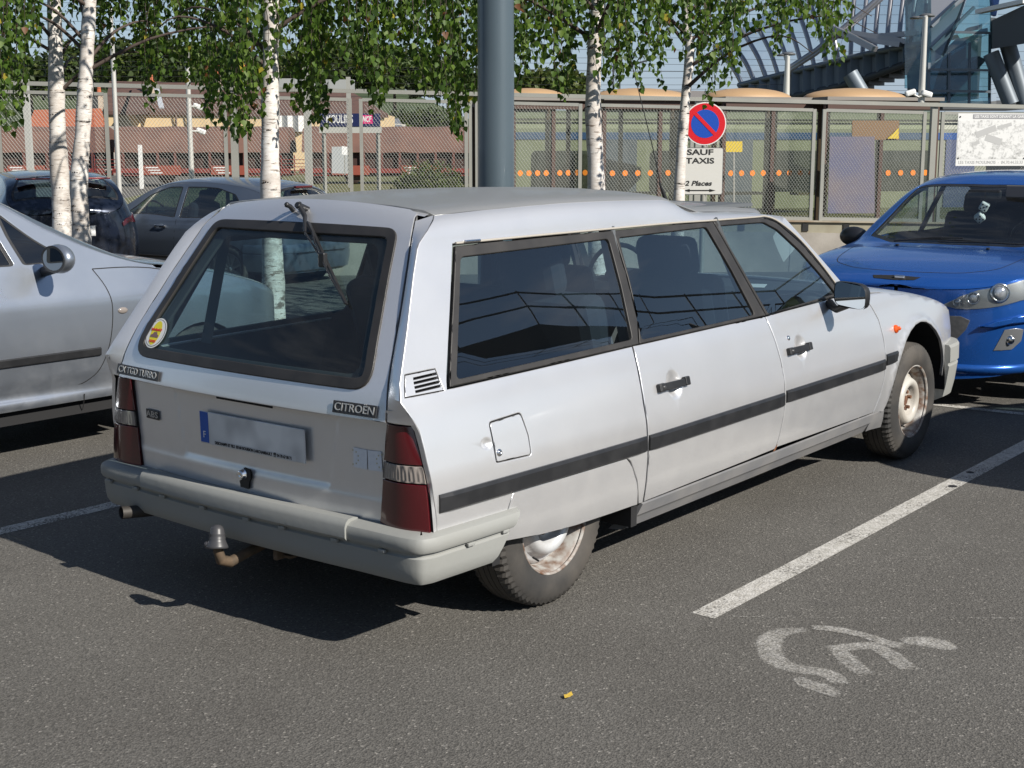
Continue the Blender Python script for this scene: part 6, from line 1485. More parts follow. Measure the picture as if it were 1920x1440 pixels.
# ================================================================== beyond the fence
def vp(px, py, D): return at(px, py, D)
HZ = 296.
def gat(px, D):      # ground point far away (railway land, a little below the car park)
    p = at(px, 300, D); return Vector((p.x, p.y, -.35))
GRASS = mat('dry_grass', (.085, .095, .03), .95, noise=(1.6, .9, (.19, .17, .08), 9), bump=(25, .6, .05))
gb = MB(); q = [FPT(SMIN, -.02, -.35), FPT(SMAX, -.02, -.35)]; far = [q[1] - fn * 75, q[0] - fn * 75]
nn_ = 14; rows = []
gb.grid(lambda u, v: (lambda p: Vector((p.x, p.y, -.10 + .50 * math.exp(-((v - .09) / .06) ** 2))))(q[0].lerp(q[1], u) - fn * 75 * v), np.linspace(0, 1, 30), [0, .02, .04, .06, .08, .10, .13, .17, .25, .4, .6, 1])
tag(gb.build('grass_bank', GRASS), kind='structure')
tf = MB()     # tufts standing on the bank
for k in range(5200):
    u = rnd.random() * (fence_s(940) - SMIN) / (SMAX - SMIN); v = rnd.uniform(.0, .13); p = q[0].lerp(q[1], u) - fn * 75 * v; z = -.10 + .50 * math.exp(-((v - .09) / .06) ** 2); a = rnd.uniform(0, PI); h = rnd.uniform(.05, .22) * (1 if rnd.random() < .9 else 2)
    d = Vector((math.cos(a), math.sin(a), 0)) * rnd.uniform(.01, .03); l = Vector((rnd.uniform(-.06, .06), rnd.uniform(-.06, .06), h)); p = Vector((p.x, p.y, z - .02)); tf.add([p - d, p + d, p + l], [(0, 1, 2)])
tag(tf.build('grass_tufts', mat('grass_blade', (.12, .14, .04), .8)), 'dry grass tufts growing on the bank behind the fence', 'grass', kind='stuff')

def wpt(px, py, D): return at(px, py, D)
def slab(name, pxs, D, m, par, th=.2, back=0.):
    """thick upright shape; pxs = outline as picture columns/rows surveyed at distance D"""
    base = par.location if par else Vector(); P = [at(x, y, D) - base for x, y in pxs]; fw = Vector((CF[0], CF[1], 0)).normalized() * th; n_ = len(P)
    mb = MB(); mb.add(P + [p + fw for p in P], [tuple(range(n_)), tuple(reversed(range(n_, 2 * n_)))] + [(i, n_ + i, n_ + (i + 1) % n_, (i + 1) % n_) for i in range(n_)]); return mb.build(name, m, par)

# ---- freight wagons under brown covers
COVER = mat('brown_cover', (.165, .085, .062), .8, noise=(1.1, .7, (.10, .055, .045), 7))
REDW = mat('wagon_red', (.22, .032, .024), .6, noise=(2, .7, (.18, .04, .03), 7))
WD = 62.; k_ = WD / FPX
def wagon(px0, px1, lab):
    a = at(px0, 345, WD); b = at(px1, 345, WD); ax = (b - a); ax.z = 0; L_ = ax.length; ax.normalize(); back = Vector((-ax.y, ax.x, 0)); 
    if back.dot(Vector((CF[0], CF[1], 0))) < 0: back = -back
    o = empty('freight_wagon', (a.x, a.y, a.z), math.atan2(ax.y, ax.x), lab, 'wagon', 'freight wagons beyond the fence')
    up = 1 if (Matrix.Rotation(math.atan2(ax.y, ax.x), 3, 'Z') @ Vector((0, 1, 0))).dot(back) > 0 else -1; Wd = 2.8 * up
    zt, ze, zf = (345 - 240) * k_, (345 - 287) * k_, (345 - 318) * k_
    cv = MB(); prof_ = [(0, ze), (.05, ze + .12), (.45, zt - .12), (1.0, zt), (1.4, zt + .03), (1.8, zt), (2.35, zt - .12), (2.75, ze + .12), (2.8, ze)]
    xs = np.linspace(.12, L_ - .12, 22); vs = [(x, y * up, z + .02 * math.sin(x * 3.1)) for x in xs for y, z in prof_]; K = len(prof_)
    cv.add(vs, [(i * K + j, (i + 1) * K + j, (i + 1) * K + j + 1, i * K + j + 1) for i in range(21) for j in range(K - 1)], True); cv.add(vs[:K], [tuple(range(K))]); cv.add(vs[-K:], [tuple(range(K))]); cv.build('cover', COVER, o)
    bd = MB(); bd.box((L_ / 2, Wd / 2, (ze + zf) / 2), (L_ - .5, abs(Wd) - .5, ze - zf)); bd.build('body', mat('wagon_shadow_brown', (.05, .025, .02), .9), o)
    for i in range(10):
        x = .5 + (L_ - 1) * i / 9; MB().box((x, .06 * up, (ze + zf) / 2), (.10, .10, ze - zf)).build('stanchion', mat('wagon_brown', (.13, .045, .035), .8), o)
    MB().box((L_ / 2, Wd * .03, zf - .06), (L_, .18, .20)).build('side_beam', REDW, o)
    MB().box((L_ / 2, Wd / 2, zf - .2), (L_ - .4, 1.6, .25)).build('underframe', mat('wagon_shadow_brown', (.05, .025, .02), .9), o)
    for x in (1.6, L_ - 1.6):
        bg_ = MB(); bg_.cbox((x, .15 * up, .46), (2.3, .16, .22), .03); bg_.build('bogie', REDW, o)
        for dx in (-.8, .8): MB().lathe([(0, .0), (.12, .03), (.36, .02), (.40, .05), (.40, -.05), (0, -.05)], c=(x + dx, .22 * up, .40), axis='Y', n=20).build('wheel', mat('wagon_wheel', (.07, .045, .04), .8), o)
    for x in (L_ * .28, L_ * .66):
        MB().box((x, -.03 * up, .62), (1.7, .04, .42)).build('side_plate', mat('plate_orange_red', (.26, .06, .035), .7), o)
        for j in range(3): MB().box((x - .45 + .1 * j, -.055 * up, .74 - .12 * j), (.55, .01, .05)).build('lettering', WHITE, o)
    for x in (.1, L_ - .1):
        ld = MB(); 
        for j in range(5): ld.bar((x - .3, -.02, .45 + .16 * j), (x + .3, -.02, .45 + .16 * j), .018, 5)
        ld.bar((x - .3, -.02, .4), (x - .3, -.02, 1.3), .022, 5); ld.bar((x + .3, -.02, .4), (x + .3, -.02, 1.3), .022, 5); ld.build('end_ladder', REDW, o)
    return o
wagon(-230, 196, 'red freight wagon under a brown cover, at the left edge beyond the fence')
wagon(212, 545, 'red freight wagon under a brown cover, in front of the beige station building')
wagon(562, 905, 'red freight wagon under a brown cover, partly behind the round bush')

# ---- station building and houses
ROOFM = mat('brown_tiles', (.115, .062, .048), .85, noise=(3, .6, (.07, .045, .04)), bump=(30, .3, .02)); OCHRE = mat('ochre_render', (.60, .45, .25), .85, noise=(1.2, .4, (.48, .36, .22)))
ORT = mat('orange_tiles', (.42, .12, .05), .85, noise=(2, .6, (.30, .09, .05)))
BD = 96.; kb = BD / FPX
st_ = at(205, 335, BD); stb = empty('station_building', (st_.x, st_.y, st_.z), 0, 'ochre station building with long brown tiled roof and orange chimney pots', 'building')
slab('wall', [(203, 335), (203, 214), (720, 214), (720, 335)], BD, OCHRE, stb, 9.)
slab('gable_wall', [(236, 335), (236, 212), (258, 250), (272, 268), (272, 335)], BD - 2.5, OCHRE, stb, 2.2)
def roofslab(name, pts, m, par):   # pts: (px, py, D)
    base = par.location; P = [at(*p) - base for p in pts]; n_ = len(P); mb = MB(); dn = Vector((0, 0, -.25)); mb.add(P + [p + dn for p in P], [tuple(range(n_)), tuple(reversed(range(n_, 2 * n_)))] + [(i, n_ + i, n_ + (i + 1) % n_, (i + 1) % n_) for i in range(n_)]); return mb.build(name, m, par)
roofslab('roof', [(196, 208, BD - .25), (728, 214, BD - .25), (640, 160, BD + 5), (205, 152, BD + 5)], ROOFM, stb)
roofslab('roof', [(236, 209, BD - 3.4), (276, 207, BD - 3.4), (310, 158, BD + 3), (300, 152, BD + 4), (250, 160, BD + 3)], ROOFM, stb)
MB().sqbar(at(292, 160, BD - .3) - stb.location, at(303, 203, BD - 2.4) - stb.location, .35, .1).build('zinc_valley', mat('zinc', (.55, .57, .6), .4, .4), stb)
for px, py, w_ in ((284, 172, .55), (409, 158, .30), (457, 157, .30), (187, 198, .8)):
    c = at(px, py, BD + 1) - stb.location; ch = MB().box(c, (w_, w_, 1.3)).build('chimney', mat('chimney_beige', (.38, .31, .24), .9), stb)
    MB().lathe([(.28, .0), (.30, .06), (.16, .10), (.13, .65), (.09, .68), (0, .68)], c=c + Vector((0, 0, .65)), n=10).build('chimney_pot', ORT, ch)
for px in (330, 352, 520, 540, 560, 690): MB().box(at(px, 232, BD - .2) - stb.location, (.7, .7, 1.1) if px > 400 else (.12, .12, 1.3)).build('window' if px > 400 else 'downpipe', mat('shutter_white', (.6, .6, .58), .7) if px > 400 else mat('pipe_brown', (.12, .08, .06), .7), stb)
h1 = at(60, 262, 84.); hb_ = empty('low_house', (h1.x, h1.y, h1.z), 0, 'low house with bright orange tiled roof behind the two left birches', 'house')
slab('wall', [(60, 330), (60, 236), (196, 236), (196, 330)], 84., mat('grey_render', (.33, .31, .28), .9), hb_, 6.)
roofslab('roof', [(52, 238, 83.), (200, 240, 83.), (190, 203, 88.), (64, 206, 88.)], ORT, hb_)
h2 = at(855, 255, 130.); hc = empty('pyramid_roof_house', (h2.x, h2.y, h2.z), 0, 'small distant house with pale pyramid roof left of the steel column', 'house')
slab('wall', [(828, 262), (828, 247), (885, 247), (885, 262)], 130., OCHRE, hc, 6.); roofslab('roof', [(822, 249, 129.), (893, 249, 129.), (857, 236, 134.)], mat('pale_tiles', (.32, .24, .19), .9), hc)
for px in (800, 811): MB().box(at(px, 243, 128.) - hc.location, (.5, .5, 1.4)).build('chimney', ORT, hc)
h3 = at(766, 240, 110.); hd = empty('grey_roof_building', (h3.x, h3.y, h3.z), 0, 'grey roofed building right of the station name board', 'building')
slab('wall', [(712, 262), (712, 232), (752, 232), (752, 262)], 110., mat('pale_wall', (.5, .48, .42), .9), hd, 5.); roofslab('roof', [(716, 245, 108.), (758, 247, 108.), (748, 222, 112.), (716, 223, 112.)], mat('slate', (.16, .17, .19), .7), hd)

# ---- station name board
nb_ = at(664, 224, 36.); kn = 36. / FPX; nbo = empty('station_name_board', (nb_.x, nb_.y, -.35), 0, 'navy station name board reading MOULINS with a pink logo, beyond the fence', 'sign')
r2 = Vector((CR[0], CR[1], 0)); f2 = Vector((CF[0], CF[1], 0)).normalized(); nM = Matrix(((r2.x, 0, -f2.x, 0), (r2.y, 0, -f2.y, 0), (0, 1, 0, nb_.z + .35), (0, 0, 0, 1)))
def nbx(name, x0, x1, y0, y1, z, m, par, d=.02):
    mb = MB().box((((x0 + x1) / 2 - 664) * kn, (224 - (y0 + y1) / 2) * kn, z), ((x1 - x0) * kn, (y1 - y0) * kn, d)); mb.v = [tuple(nM @ Vector(v)) for v in mb.v]; return mb.build(name, m, par)
n0 = nbx('board', 600, 713, 213, 237, 0, mat('board_navy', (.012, .018, .075), .4), nbo, .06); nbx('pale_edge', 598, 715, 237, 249, -.01, mat('board_grey', (.42, .42, .38), .6), nbo, .05)
text_mesh('station_name', 'MOULINS', .30, nM @ Matrix.Translation(((637 - 664) * kn, 0, .035)), WHITE, n0, depth=.002, width=50 * kn, bold=.004)
nbx('logo_patch', 674, 699, 216, 232, .034, mat('logo_magenta', (.60, .02, .16), .4), n0, .004)
text_mesh('logo_letters', 'SNCF', .21, nM @ Matrix.Translation(((686.5 - 664) * kn, 0, .038)), WHITE, n0, depth=.002, width=21 * kn, shear=.3, bold=.006)
for px in (606, 708): MB().box((nM @ Vector(((px - 664) * kn, 0, -.05))).xy[:] + ((nb_.z + .35) / 2,), (.08, .08, nb_.z + .35)).build('leg', FG, nbo)

# ---- poles, cameras, kiosks on the railway side
PALE = mat('pale_pole', (.55, .54, .50), .45, .3)
def pole(px, ytop, ybot, D, r, lab, m=None, sq=False, heads=()):
    a = at(px, ybot, D); b = at(px, ytop, D); o = empty('signal_pole' if sq else 'lamp_pole', (a.x, a.y, a.z), 0, lab, 'pole'); h = b.z - a.z
    if sq: MB().box((0, 0, h / 2), (r * 2, r * 2, h), rz=YAW).build('post', m or PALE, o)
    else: MB().bar((0, 0, 0), (0, 0, h), r, 14, r * .8).build('post', m or PALE, o)
    for (px2, py2, s) in heads:
        c = at(px2, py2, D) - a; Mr = Matrix.Rotation(YAW - PI / 2, 3, 'Z') @ Matrix.Rotation(.35 * s, 3, 'Y'); hd_ = MB().cbox(c, (.17, .09, .09), .025, M=Mr).build('camera_head', WHITE, o); MB().bar((0, 0, c.z), c, .02, 6).build('bracket', PALE, o)
    return o
pole(226, 20, 402, 18.6, .036, 'shiny thin pole rising in front of the fence left of the grey hatchback')
pole(360, 100, 345, 24., .050, 'pale thin pole with two white cameras behind the fence', heads=((371, 200, 1), (377, 246, 1)))
pole(580, 70, 350, 22., .055, 'grey square post right of the white birch', sq=True, m=mat('post_grey', (.33, .33, .30), .6))
pole(657, 146, 352, 23., .034, 'slim square post standing before the station name board', sq=True, m=mat('post_grey', (.33, .33, .30), .6))
pole(58, 150, 330, 26., .055, 'white square post behind the left birch', sq=True)
bx_ = at(590, 160, 26.); bo = empty('steel_beam', tuple(bx_), 0, 'grey steel beam held above the fence right of the white birch', 'beam'); slab('beam', [(516, 147), (562, 147), (562, 172), (516, 172)], 26., mat('beam_grey', (.28, .29, .28), .6), bo, .3); slab('beam', [(566, 149), (662, 149), (662, 172), (566, 172)], 26., mat('beam_grey', (.28, .29, .28), .6), bo, .3)
lb_ = at(265, 330, 30.); lo_ = empty('marker_post', (lb_.x, lb_.y, lb_.z), 0, 'short white lettered marker post in the grass', 'post'); MB().box((0, 0, .2), (.13, .06, .95), rz=YAW).build('post', WHITE, lo_)
for j in range(6): MB().box(Vector((0, 0, -.15 + .13 * j)) - f2 * .04, (.06, .01, .05), rz=YAW - PI / 2).build('letter_mark', DARK, lo_)
kz = at(632, 300, 40.); ko = empty('equipment_cabinet', (kz.x, kz.y, kz.z - .8), 0, 'grey railway equipment cabinet with a white notice on a stand', 'cabinet'); slab('cabinet', [(622, 325), (622, 275), (650, 275), (650, 325)], 40., mat('cabinet_grey', (.36, .38, .38), .6), ko, 1.0); slab('notice', [(641, 290), (641, 274), (655, 276), (655, 291)], 38.5, WHITE, ko, .05); slab('stand', [(645, 328), (645, 291), (647, 291), (647, 328)], 38.5, FG, ko, .05)

# ---- round bush
def clump(name, c, rad, n_, size, mats_, par, seed=1, flat=1.):
    R_ = random.Random(seed); v = []; f = []; mi = []
    for k in range(n_):
        th = R_.uniform(0, 2 * PI); ph = math.acos(R_.uniform(-.35, 1)); rr_ = (R_.random() ** .22)
        lob = 1 + .16 * math.sin(3 * th + seed) * math.sin(2 * ph) + .12 * math.sin(7 * th + 2 * seed + 4 * ph)
        p = Vector((rad[0] * rr_ * lob * math.sin(ph) * math.cos(th), rad[1] * rr_ * lob * math.sin(ph) * math.sin(th), rad[2] * rr_ * lob * math.cos(ph))) + Vector(c)
        n = Vector((R_.gauss(0, 1), R_.gauss(0, 1), R_.gauss(.4, .8))).normalized(); t = n.orthogonal().normalized(); t.rotate(Matrix.Rotation(R_.uniform(0, 6), 3, n) if False else Matrix.Rotation(R_.uniform(0, 6), 3, 'Z')); b_ = n.cross(t).normalized(); s = size * R_.uniform(.6, 1.4); i = len(v)
        v += [tuple(p - t * s), tuple(p + b_ * s * .6), tuple(p + t * s), tuple(p - b_ * s * .6)]; f.append((i, i + 1, i + 2, i + 3)); mi.append(R_.choice((0, 0, 1, 1, 2)))
    me = bpy.data.meshes.new(name); me.from_pydata(v, [], f); o = link(name, me, mats_, par); me.polygons.foreach_set('material_index', mi); o['kind'] = 'stuff'; return o
TM = [leafmat('tree_green', (.055, .085, .022), (.05, .08, .01)), leafmat('tree_dark', (.030, .050, .016), (.03, .05, .01)), leafmat('tree_light', (.10, .13, .035), (.09, .12, .02))]
TL = [leafmat('tree2_green', (.09, .125, .03), (.09, .12, .02)), leafmat('tree2_mid', (.06, .09, .024), (.05, .08, .01)), leafmat('tree2_light', (.14, .16, .05), (.12, .14, .02))]
bc = at(805, 345, 25.); bs = empty('round_bush', (bc.x, bc.y, bc.z), 0, 'round green bush behind the fence left of the steel column', 'bush'); clump('foliage', (0, 0, -.15), (.66, .66, .52), 5200, .028, TL, bs, 3); MB().bar((0, 0, -.4), (0, 0, .2), .04, 6).build('stem', mat('twig_brown', (.07, .05, .04), .8), bs)

# ---- trees far behind the station
def far_tree(px, ybase, ytop, D, wpx, mats_, lab, seed):
    k = D / FPX; b = at(px, ybase, D); h = (ybase - ytop) * k; w_ = wpx * k; z0 = -1.5; o = empty('tree', (b.x, b.y, z0), 0, lab, 'tree', 'trees beyond the station')
    zc = b.z - z0; clump('crown', (0, 0, zc + h * .42), (w_ / 2, w_ / 2, h * .58), int(2600), max(.16, w_ * .035), mats_, o, seed); MB().tube([(0, 0, 0), (.1, .1, zc * .6), (0, 0, zc + h * .4)], [.35, .28, .1], 8).build('trunk', mat('far_trunk', (.09, .07, .05), .9), o); return o
ftr = [(-60, 200, 95, 150, 190, 0), (60, 205, 110, 165, 170, 1), (175, 200, 80, 150, 160, 0), (290, 190, 70, 140, 190, 1), (400, 175, 88, 170, 170, 0), (480, 165, 110, 190, 120, 2), (545, 160, 100, 180, 90, 2), (640, 175, 78, 150, 200, 0), (740, 185, 95, 160, 190, 1), (840, 200, 120, 150, 150, 0), (800, 262, 208, 118, 150, 0), (905, 215, 150, 160, 110, 1), (1030, 200, 135, 150, 170, 2), (1150, 205, 172, 150, 90, 2), (1560, 215, 196, 140, 60, 0)]
for i, (px, yb, yt, D, w_, m_) in enumerate(ftr): far_tree(px, yb, yt, D, w_, TL if m_ == 2 else TM, ['dark leafy tree at the far left edge of the hill line', 'broad dark tree above the low orange roofed house', 'dark tree above the gap between house and station', 'broad dark tree above the left end of the station roof', 'tall dark tree above the middle of the station roof', 'pale green tree above the right half of the station roof', 'pale green tree just left of the square steel post', 'big dark tree above the station name board', 'dark tree above the grey roofed building', 'dark tree touching the left side of the steel column', 'low dark bush like tree behind the pyramid roof house', 'broad dark tree hidden by the steel column', 'pale round tree just right of the steel column', 'flat pale tree behind the blue awning', 'small dark tree low under the footbridge girder'][i], 10 + i)
hl = MB(); hl.grid(lambda u, v: (lambda a: Vector((a.x, a.y, -.5 + (11 + 5 * math.sin(u * 5)) * v * sstep(.56, .42, u))))(at(-900 + 3600 * u, 300, 175 + 60 * v)), np.linspace(0, 1, 30), [0, .3, .6, 1]); tag(hl.build('hill', mat('hill_green', (.035, .055, .02), .95, noise=(.08, .8, (.07, .09, .03), 9))), kind='structure')

# ---- bus shelters with glass walls
BRZ = mat('bronze_beam', (.085, .050, .040), .5, .3); DOME = mat('ochre_dome', (.42, .27, .14), .55, noise=(1.5, .4, (.33, .21, .12)))
SHD = 24.5; ks = SHD / FPX
SGL = glass_mat('shelter_glass', (.74, .78, .68), 1.5, boost=.9, dirt=.12)
DOT = mat('orange_dot', (.80, .22, .015), .5)
def shelter(px0, px1, lab, domes):
    a = at(px0, 420, SHD); b = at(px1, 428, SHD + .6); ax = b - a; ax.z = 0; L_ = ax.length; ang = math.atan2(ax.y, ax.x); o = empty('platform_shelter', (a.x, a.y, a.z), ang, lab, 'shelter', 'platform shelters behind the fence')
    bk = 1 if (Matrix.Rotation(ang, 3, 'Z') @ Vector((0, 1, 0))).dot(f2) > 0 else -1; zt = (420 - 200) * ks; H = (420 - 190) * ks
    MB().box((L_ / 2, 0, zt), (L_, .16, .16)).build('roof_beam', BRZ, o); MB().box((L_ / 2, 2.0 * bk, zt), (L_, .16, .16)).build('roof_beam', BRZ, o); MB().box((L_ / 2, 1.0 * bk, zt + .10), (L_ + .1, 2.3, .06)).build('roof_sheet', mat('roof_grey', (.22, .20, .18), .7), o)
    for i in range(domes):
        c = L_ * (i + .5) / domes; mb = MB(); R_ = L_ / domes * .46; mb.lathe([(R_ * math.cos(t), .20 * math.sin(t)) for t in np.linspace(0, PI / 2, 8)], n=32); mb.v = [(v[0] + c, v[1] * .62 + 1.0 * bk, v[2] + zt + .13) for v in mb.v]; mb.build('roof_dome', DOME, o)
    n_ = max(2, int(L_ / 1.35))
    for i in range(n_ + 1):
        for y in (0, 2.0 * bk): MB().box((L_ * i / n_, y, zt / 2), (.07, .07, zt)).build('post', BRZ, o)
    for i in range(n_):
        x0, x1 = L_ * i / n_ + .05, L_ * (i + 1) / n_ - .05; g_ = MB().box(((x0 + x1) / 2, 0, zt * .5 + .05), (x1 - x0, .012, zt * .86)).build('glass_pane', SGL, o)
        m = 4
        for j in range(m): MB().lathe([(0, 0), (.052, 0), (.052, -.004), (0, -.004)], c=(x0 + (x1 - x0) * (j + .5) / m, -.008 * bk, (420 - 326) * ks), axis='Y', n=16, sm=False).build('orange_dot', DOT, g_)
    MB().box((L_ / 2, 1.7 * bk, .48), (L_ - .6, .35, .05)).build('bench', mat('bench_brown', (.12, .08, .05), .6), o)
    return o
shelter(962, 1108, 'platform shelter just right of the steel column, glass with orange dots', 1)
shelter(1130, 1335, 'platform shelter behind the parking sign, glass with orange dots', 1)
shelter(1352, 1530, 'platform shelter right of the parking sign, glass with orange dots', 1)
shelter(1540, 1745, 'platform shelter behind the blue car roof, glass with orange dots', 1)
# ---- train standing behind the shelters
TD = 31.; kt = TD / FPX; TG = mat('train_pale_green', (.27, .28, .215), .5, coat=.4, noise=(1.3, .3, (.30, .32, .26))); TB = mat('train_blue', (.05, .11, .30), .4); TW = mat('train_window', (.035, .04, .045), .08, coat=.6)
ta = at(940, 440, TD); tb = at(1990, 452, TD + 2.2); ax = tb - ta; ax.z = 0; LT = ax.length; ang = math.atan2(ax.y, ax.x); tr_ = empty('passenger_train', (ta.x, ta.y, ta.z), ang, 'pale green grey passenger train standing behind the glass shelters', 'train'); bk = 1 if (Matrix.Rotation(ang, 3, 'Z') @ Vector((0, 1, 0))).dot(f2) > 0 else -1
Ht = (440 - 212) * kt; prt = [(0, .3), (0, Ht * .86), (.12, Ht * .94), (.45, Ht), (1.4, Ht + .05), (2.35, Ht), (2.8, Ht * .9), (2.8, .3)]; mb = MB(); vs = [(x, y * bk, z) for x in np.linspace(0, LT, 6) for y, z in prt]; K = len(prt); mb.add(vs, [(i * K + j, (i + 1) * K + j, (i + 1) * K + j + 1, i * K + j + 1) for i in range(5) for j in range(K - 1)], True); mb.add(vs[:K], [tuple(range(K))]); mb.add(vs[-K:], [tuple(range(K))]); to_ = mb.build('body', TG, tr_)
try: to_.data.set_sharp_from_angle(angle=math.radians(25))
except Exception: pass
MB().box((LT / 2, -.01 * bk, Ht * .80), (LT, .02, .16)).build('blue_stripe', TB, tr_); MB().box((LT / 2, -.01 * bk, Ht * .93), (LT, .03, .05)).build('gutter', mat('train_dark', (.05, .05, .05), .5), tr_)
for i in range(5):
    x = LT * (i + .5) / 5; w_ = LT / 5 * .5
    fo = fillet([(x - w_ / 2, Ht * .34), (x + w_ / 2, Ht * .34), (x + w_ / 2, Ht * .68), (x - w_ / 2, Ht * .68)], .12, 5); n_ = len(fo); mb = MB(); mb.add([(a, -.012 * bk, c) for a, c in fo] + [(a, .0, c) for a, c in fo], [tuple(range(n_)), tuple(reversed(range(n_, 2 * n_)))] + [(j, (j + 1) % n_, n_ + (j + 1) % n_, n_ + j) for j in range(n_)]); mb.build('window', TW, tr_)
    MB().box((x + LT / 10, -.008 * bk, Ht * .42), (.75, .02, Ht * .70)).build('door', mat('train_door_blue', (.10, .12, .20), .5), tr_)
MB().box((LT / 2, .6 * bk, .15), (LT, 1.6, .4)).build('underframe', DARK, tr_)
# small signs behind the mesh
sg_ = at(1377, 274, 21.5); so_ = empty('yellow_notice', (sg_.x, sg_.y, gz(sg_.x, sg_.y)), 0, 'small yellow notice behind the mesh right of the parking sign', 'sign'); slab('notice', [(1361, 265), (1392, 265), (1392, 285), (1361, 285)], 21.5, mat('notice_yellow', (.62, .45, .03), .6), so_, .02); slab('stake', [(1375, 285), (1378, 285), (1378, 420), (1375, 420)], 21.5, FG, so_, .04)
sg_ = at(1640, 245, 23.4); so_ = empty('information_panel', (sg_.x, sg_.y, sg_.z - 1), 0, 'brown information panel with a yellow triangle inside the right shelter', 'sign'); slab('panel', [(1598, 226), (1686, 226), (1686, 262), (1598, 262)], 23.9, mat('panel_brown', (.20, .115, .05), .6), so_, .04); slab('yellow_corner', [(1664, 260), (1685, 260), (1685, 240)], 23.85, mat('notice_yellow', (.62, .45, .03), .6), so_, .02)
sg_ = at(1600, 330, 23.7); so_ = empty('violet_poster', (sg_.x, sg_.y, sg_.z - 1), 0, 'tall violet grey poster inside the right glass shelter', 'poster'); slab('poster', [(1556, 256), (1640, 256), (1640, 400), (1552, 400)], 23.75, mat('poster_violet', (.10, .10, .17), .6, noise=(1.2, .9, (.20, .15, .13))), so_, .03)
bt = at(1215, 172, 28.); bo2 = empty('blue_awning', (bt.x, bt.y, bt.z), 0, 'small blue awning and grey roof showing above the shelter', 'awning'); roofslab('awning', [(1160, 181, 27.5), (1215, 181, 27.5), (1212, 167, 28.3), (1185, 168, 28.3)], mat('awning_blue', (.02, .08, .42), .5), bo2); roofslab('grey_roof', [(1215, 184, 27.6), (1380, 186, 27.8), (1372, 172, 29.5), (1218, 168, 29.5)], mat('roof_grey', (.22, .20, .18), .7), bo2)

# ---- street lamps behind the fence
def lamp(px, ytop, ybot, D, heads, lab):
    a = at(px, ybot, D); b = at(px, ytop, D); o = empty('platform_lamp', (a.x, a.y, a.z), 0, lab, 'lamp', 'lamps on the platform'); h = b.z - a.z; MB().bar((0, 0, 0), (0, 0, h), .060 * D / 24, 14, .042 * D / 24).build('post', PALE, o)
    for (x, y, w_) in heads:
        c = at(x, y, D) - a; k = D / FPX * w_; hd_ = MB().lathe([(0, .35), (.55, .32), (.95, .12), (1.0, 0), (.92, -.12), (0, -.12)], n=24); hd_.v = [(v[0] * k + c.x, v[1] * k + c.y, v[2] * k * .9 + c.z) for v in hd_.v]; hd_.build('lamp_head', mat('lamp_head_grey', (.10, .105, .11), .5), o); MB().bar((0, 0, h), c, .02, 6).build('arm', PALE, o)
    return o
lamp(1727, 34, 196, 21.5, [(1738, 30, 15), (1718, 34, 12)], 'tall platform lamp with two round heads right of the footbridge girder')
lamp(1474, 106, 190, 33., [(1478, 102, 14), (1466, 104, 10)], 'farther platform lamp with round heads under the footbridge')
cz = at(1722, 182, 21.4); co = empty('twin_cameras', tuple(cz), 0, 'pair of white cameras on the foot of the tall platform lamp', 'camera')
for s, (x, y) in ((-1, (1707, 174)), (1, (1738, 176))):
    c = at(x, y, 21.4) - cz; MB().cbox(c, (.17, .08, .09), .025, M=Matrix.Rotation(YAW - PI / 2, 3, 'Z') @ Matrix.Rotation(.3 * s, 3, 'Y')).build('camera_head', WHITE, co); MB().bar(c, (0, 0, 0), .018, 6).build('bracket', PALE, co)

# ---- footbridge
STB = mat('bridge_steel', (.16, .19, .22), .5, .2, noise=(.6, .4, (.13, .15, .17))); STD = mat('bridge_dark_steel', (.045, .052, .06), .6); ALU = mat('bridge_cladding', (.34, .34, .36), .35, .6); BG = glass_mat('bridge_glass', (.62, .80, .84), 1.5, boost=2., dirt=.14); BG2 = glass_mat('bridge_roof_glass', (.84, .88, .93), 1.5, boost=2., dirt=.16)
o = at(1400, 190, 46.); br = empty('footbridge', (o.x, o.y, -.4), 0, 'glazed steel footbridge with ribbed girder and lift tower at upper right', 'bridge')
BL = br.location
def bpnt(x, y, D): return at(x, y, D) - BL
GD = [(1385, 161, 190, 50.), (1430, 149, 187, 49.), (1480, 137, 182, 48.), (1530, 125, 172, 47.), (1580, 112, 160, 46.), (1640, 99, 141, 45.), (1700, 88, 119, 44.), (1760, 78, 104, 43.)]
def gird(px):
    for (a, b) in zip(GD, GD[1:]):
        if a[0] <= px <= b[0]: t = (px - a[0]) / (b[0] - a[0]); return [a[i] + (b[i] - a[i]) * t for i in (1, 2, 3)]
    return list(GD[-1][1:]) if px > GD[-1][0] else list(GD[0][1:])
mb = MB(); vs = []
for (x, t, b, D) in GD:
    for (y, d_) in ((t, 0), (b, 0), (b - 4, 3.4), (t - 4, 3.4)): vs.append(bpnt(x, y, D + d_))
mb.add(vs, [(i * 4 + j, (i + 1) * 4 + j, (i + 1) * 4 + (j + 1) % 4, i * 4 + (j + 1) % 4) for i in range(len(GD) - 1) for j in range(4)]); mb.add(vs[:4], [(0, 1, 2, 3)]); mb.add(vs[-4:], [(3, 2, 1, 0)]); mb.build('girder', STB, br)
px = 1392
while px < 1760:
    t, b, D = gird(px); MB().sqbar(bpnt(px, t + 1, D - .12), bpnt(px, b - 2, D - .12), .28, .07, up=f2).build('stiffener', STB, br); px += 19 + (px - 1390) * .022
mb = MB(); mb.tube([bpnt(x, t - 1, D - .15) for x, t, b, D in GD], .10, 6); mb.build('top_flange', STB, br); MB().tube([bpnt(x, b, D - .1) for x, t, b, D in GD], .12, 6).build('bottom_flange', STD, br)
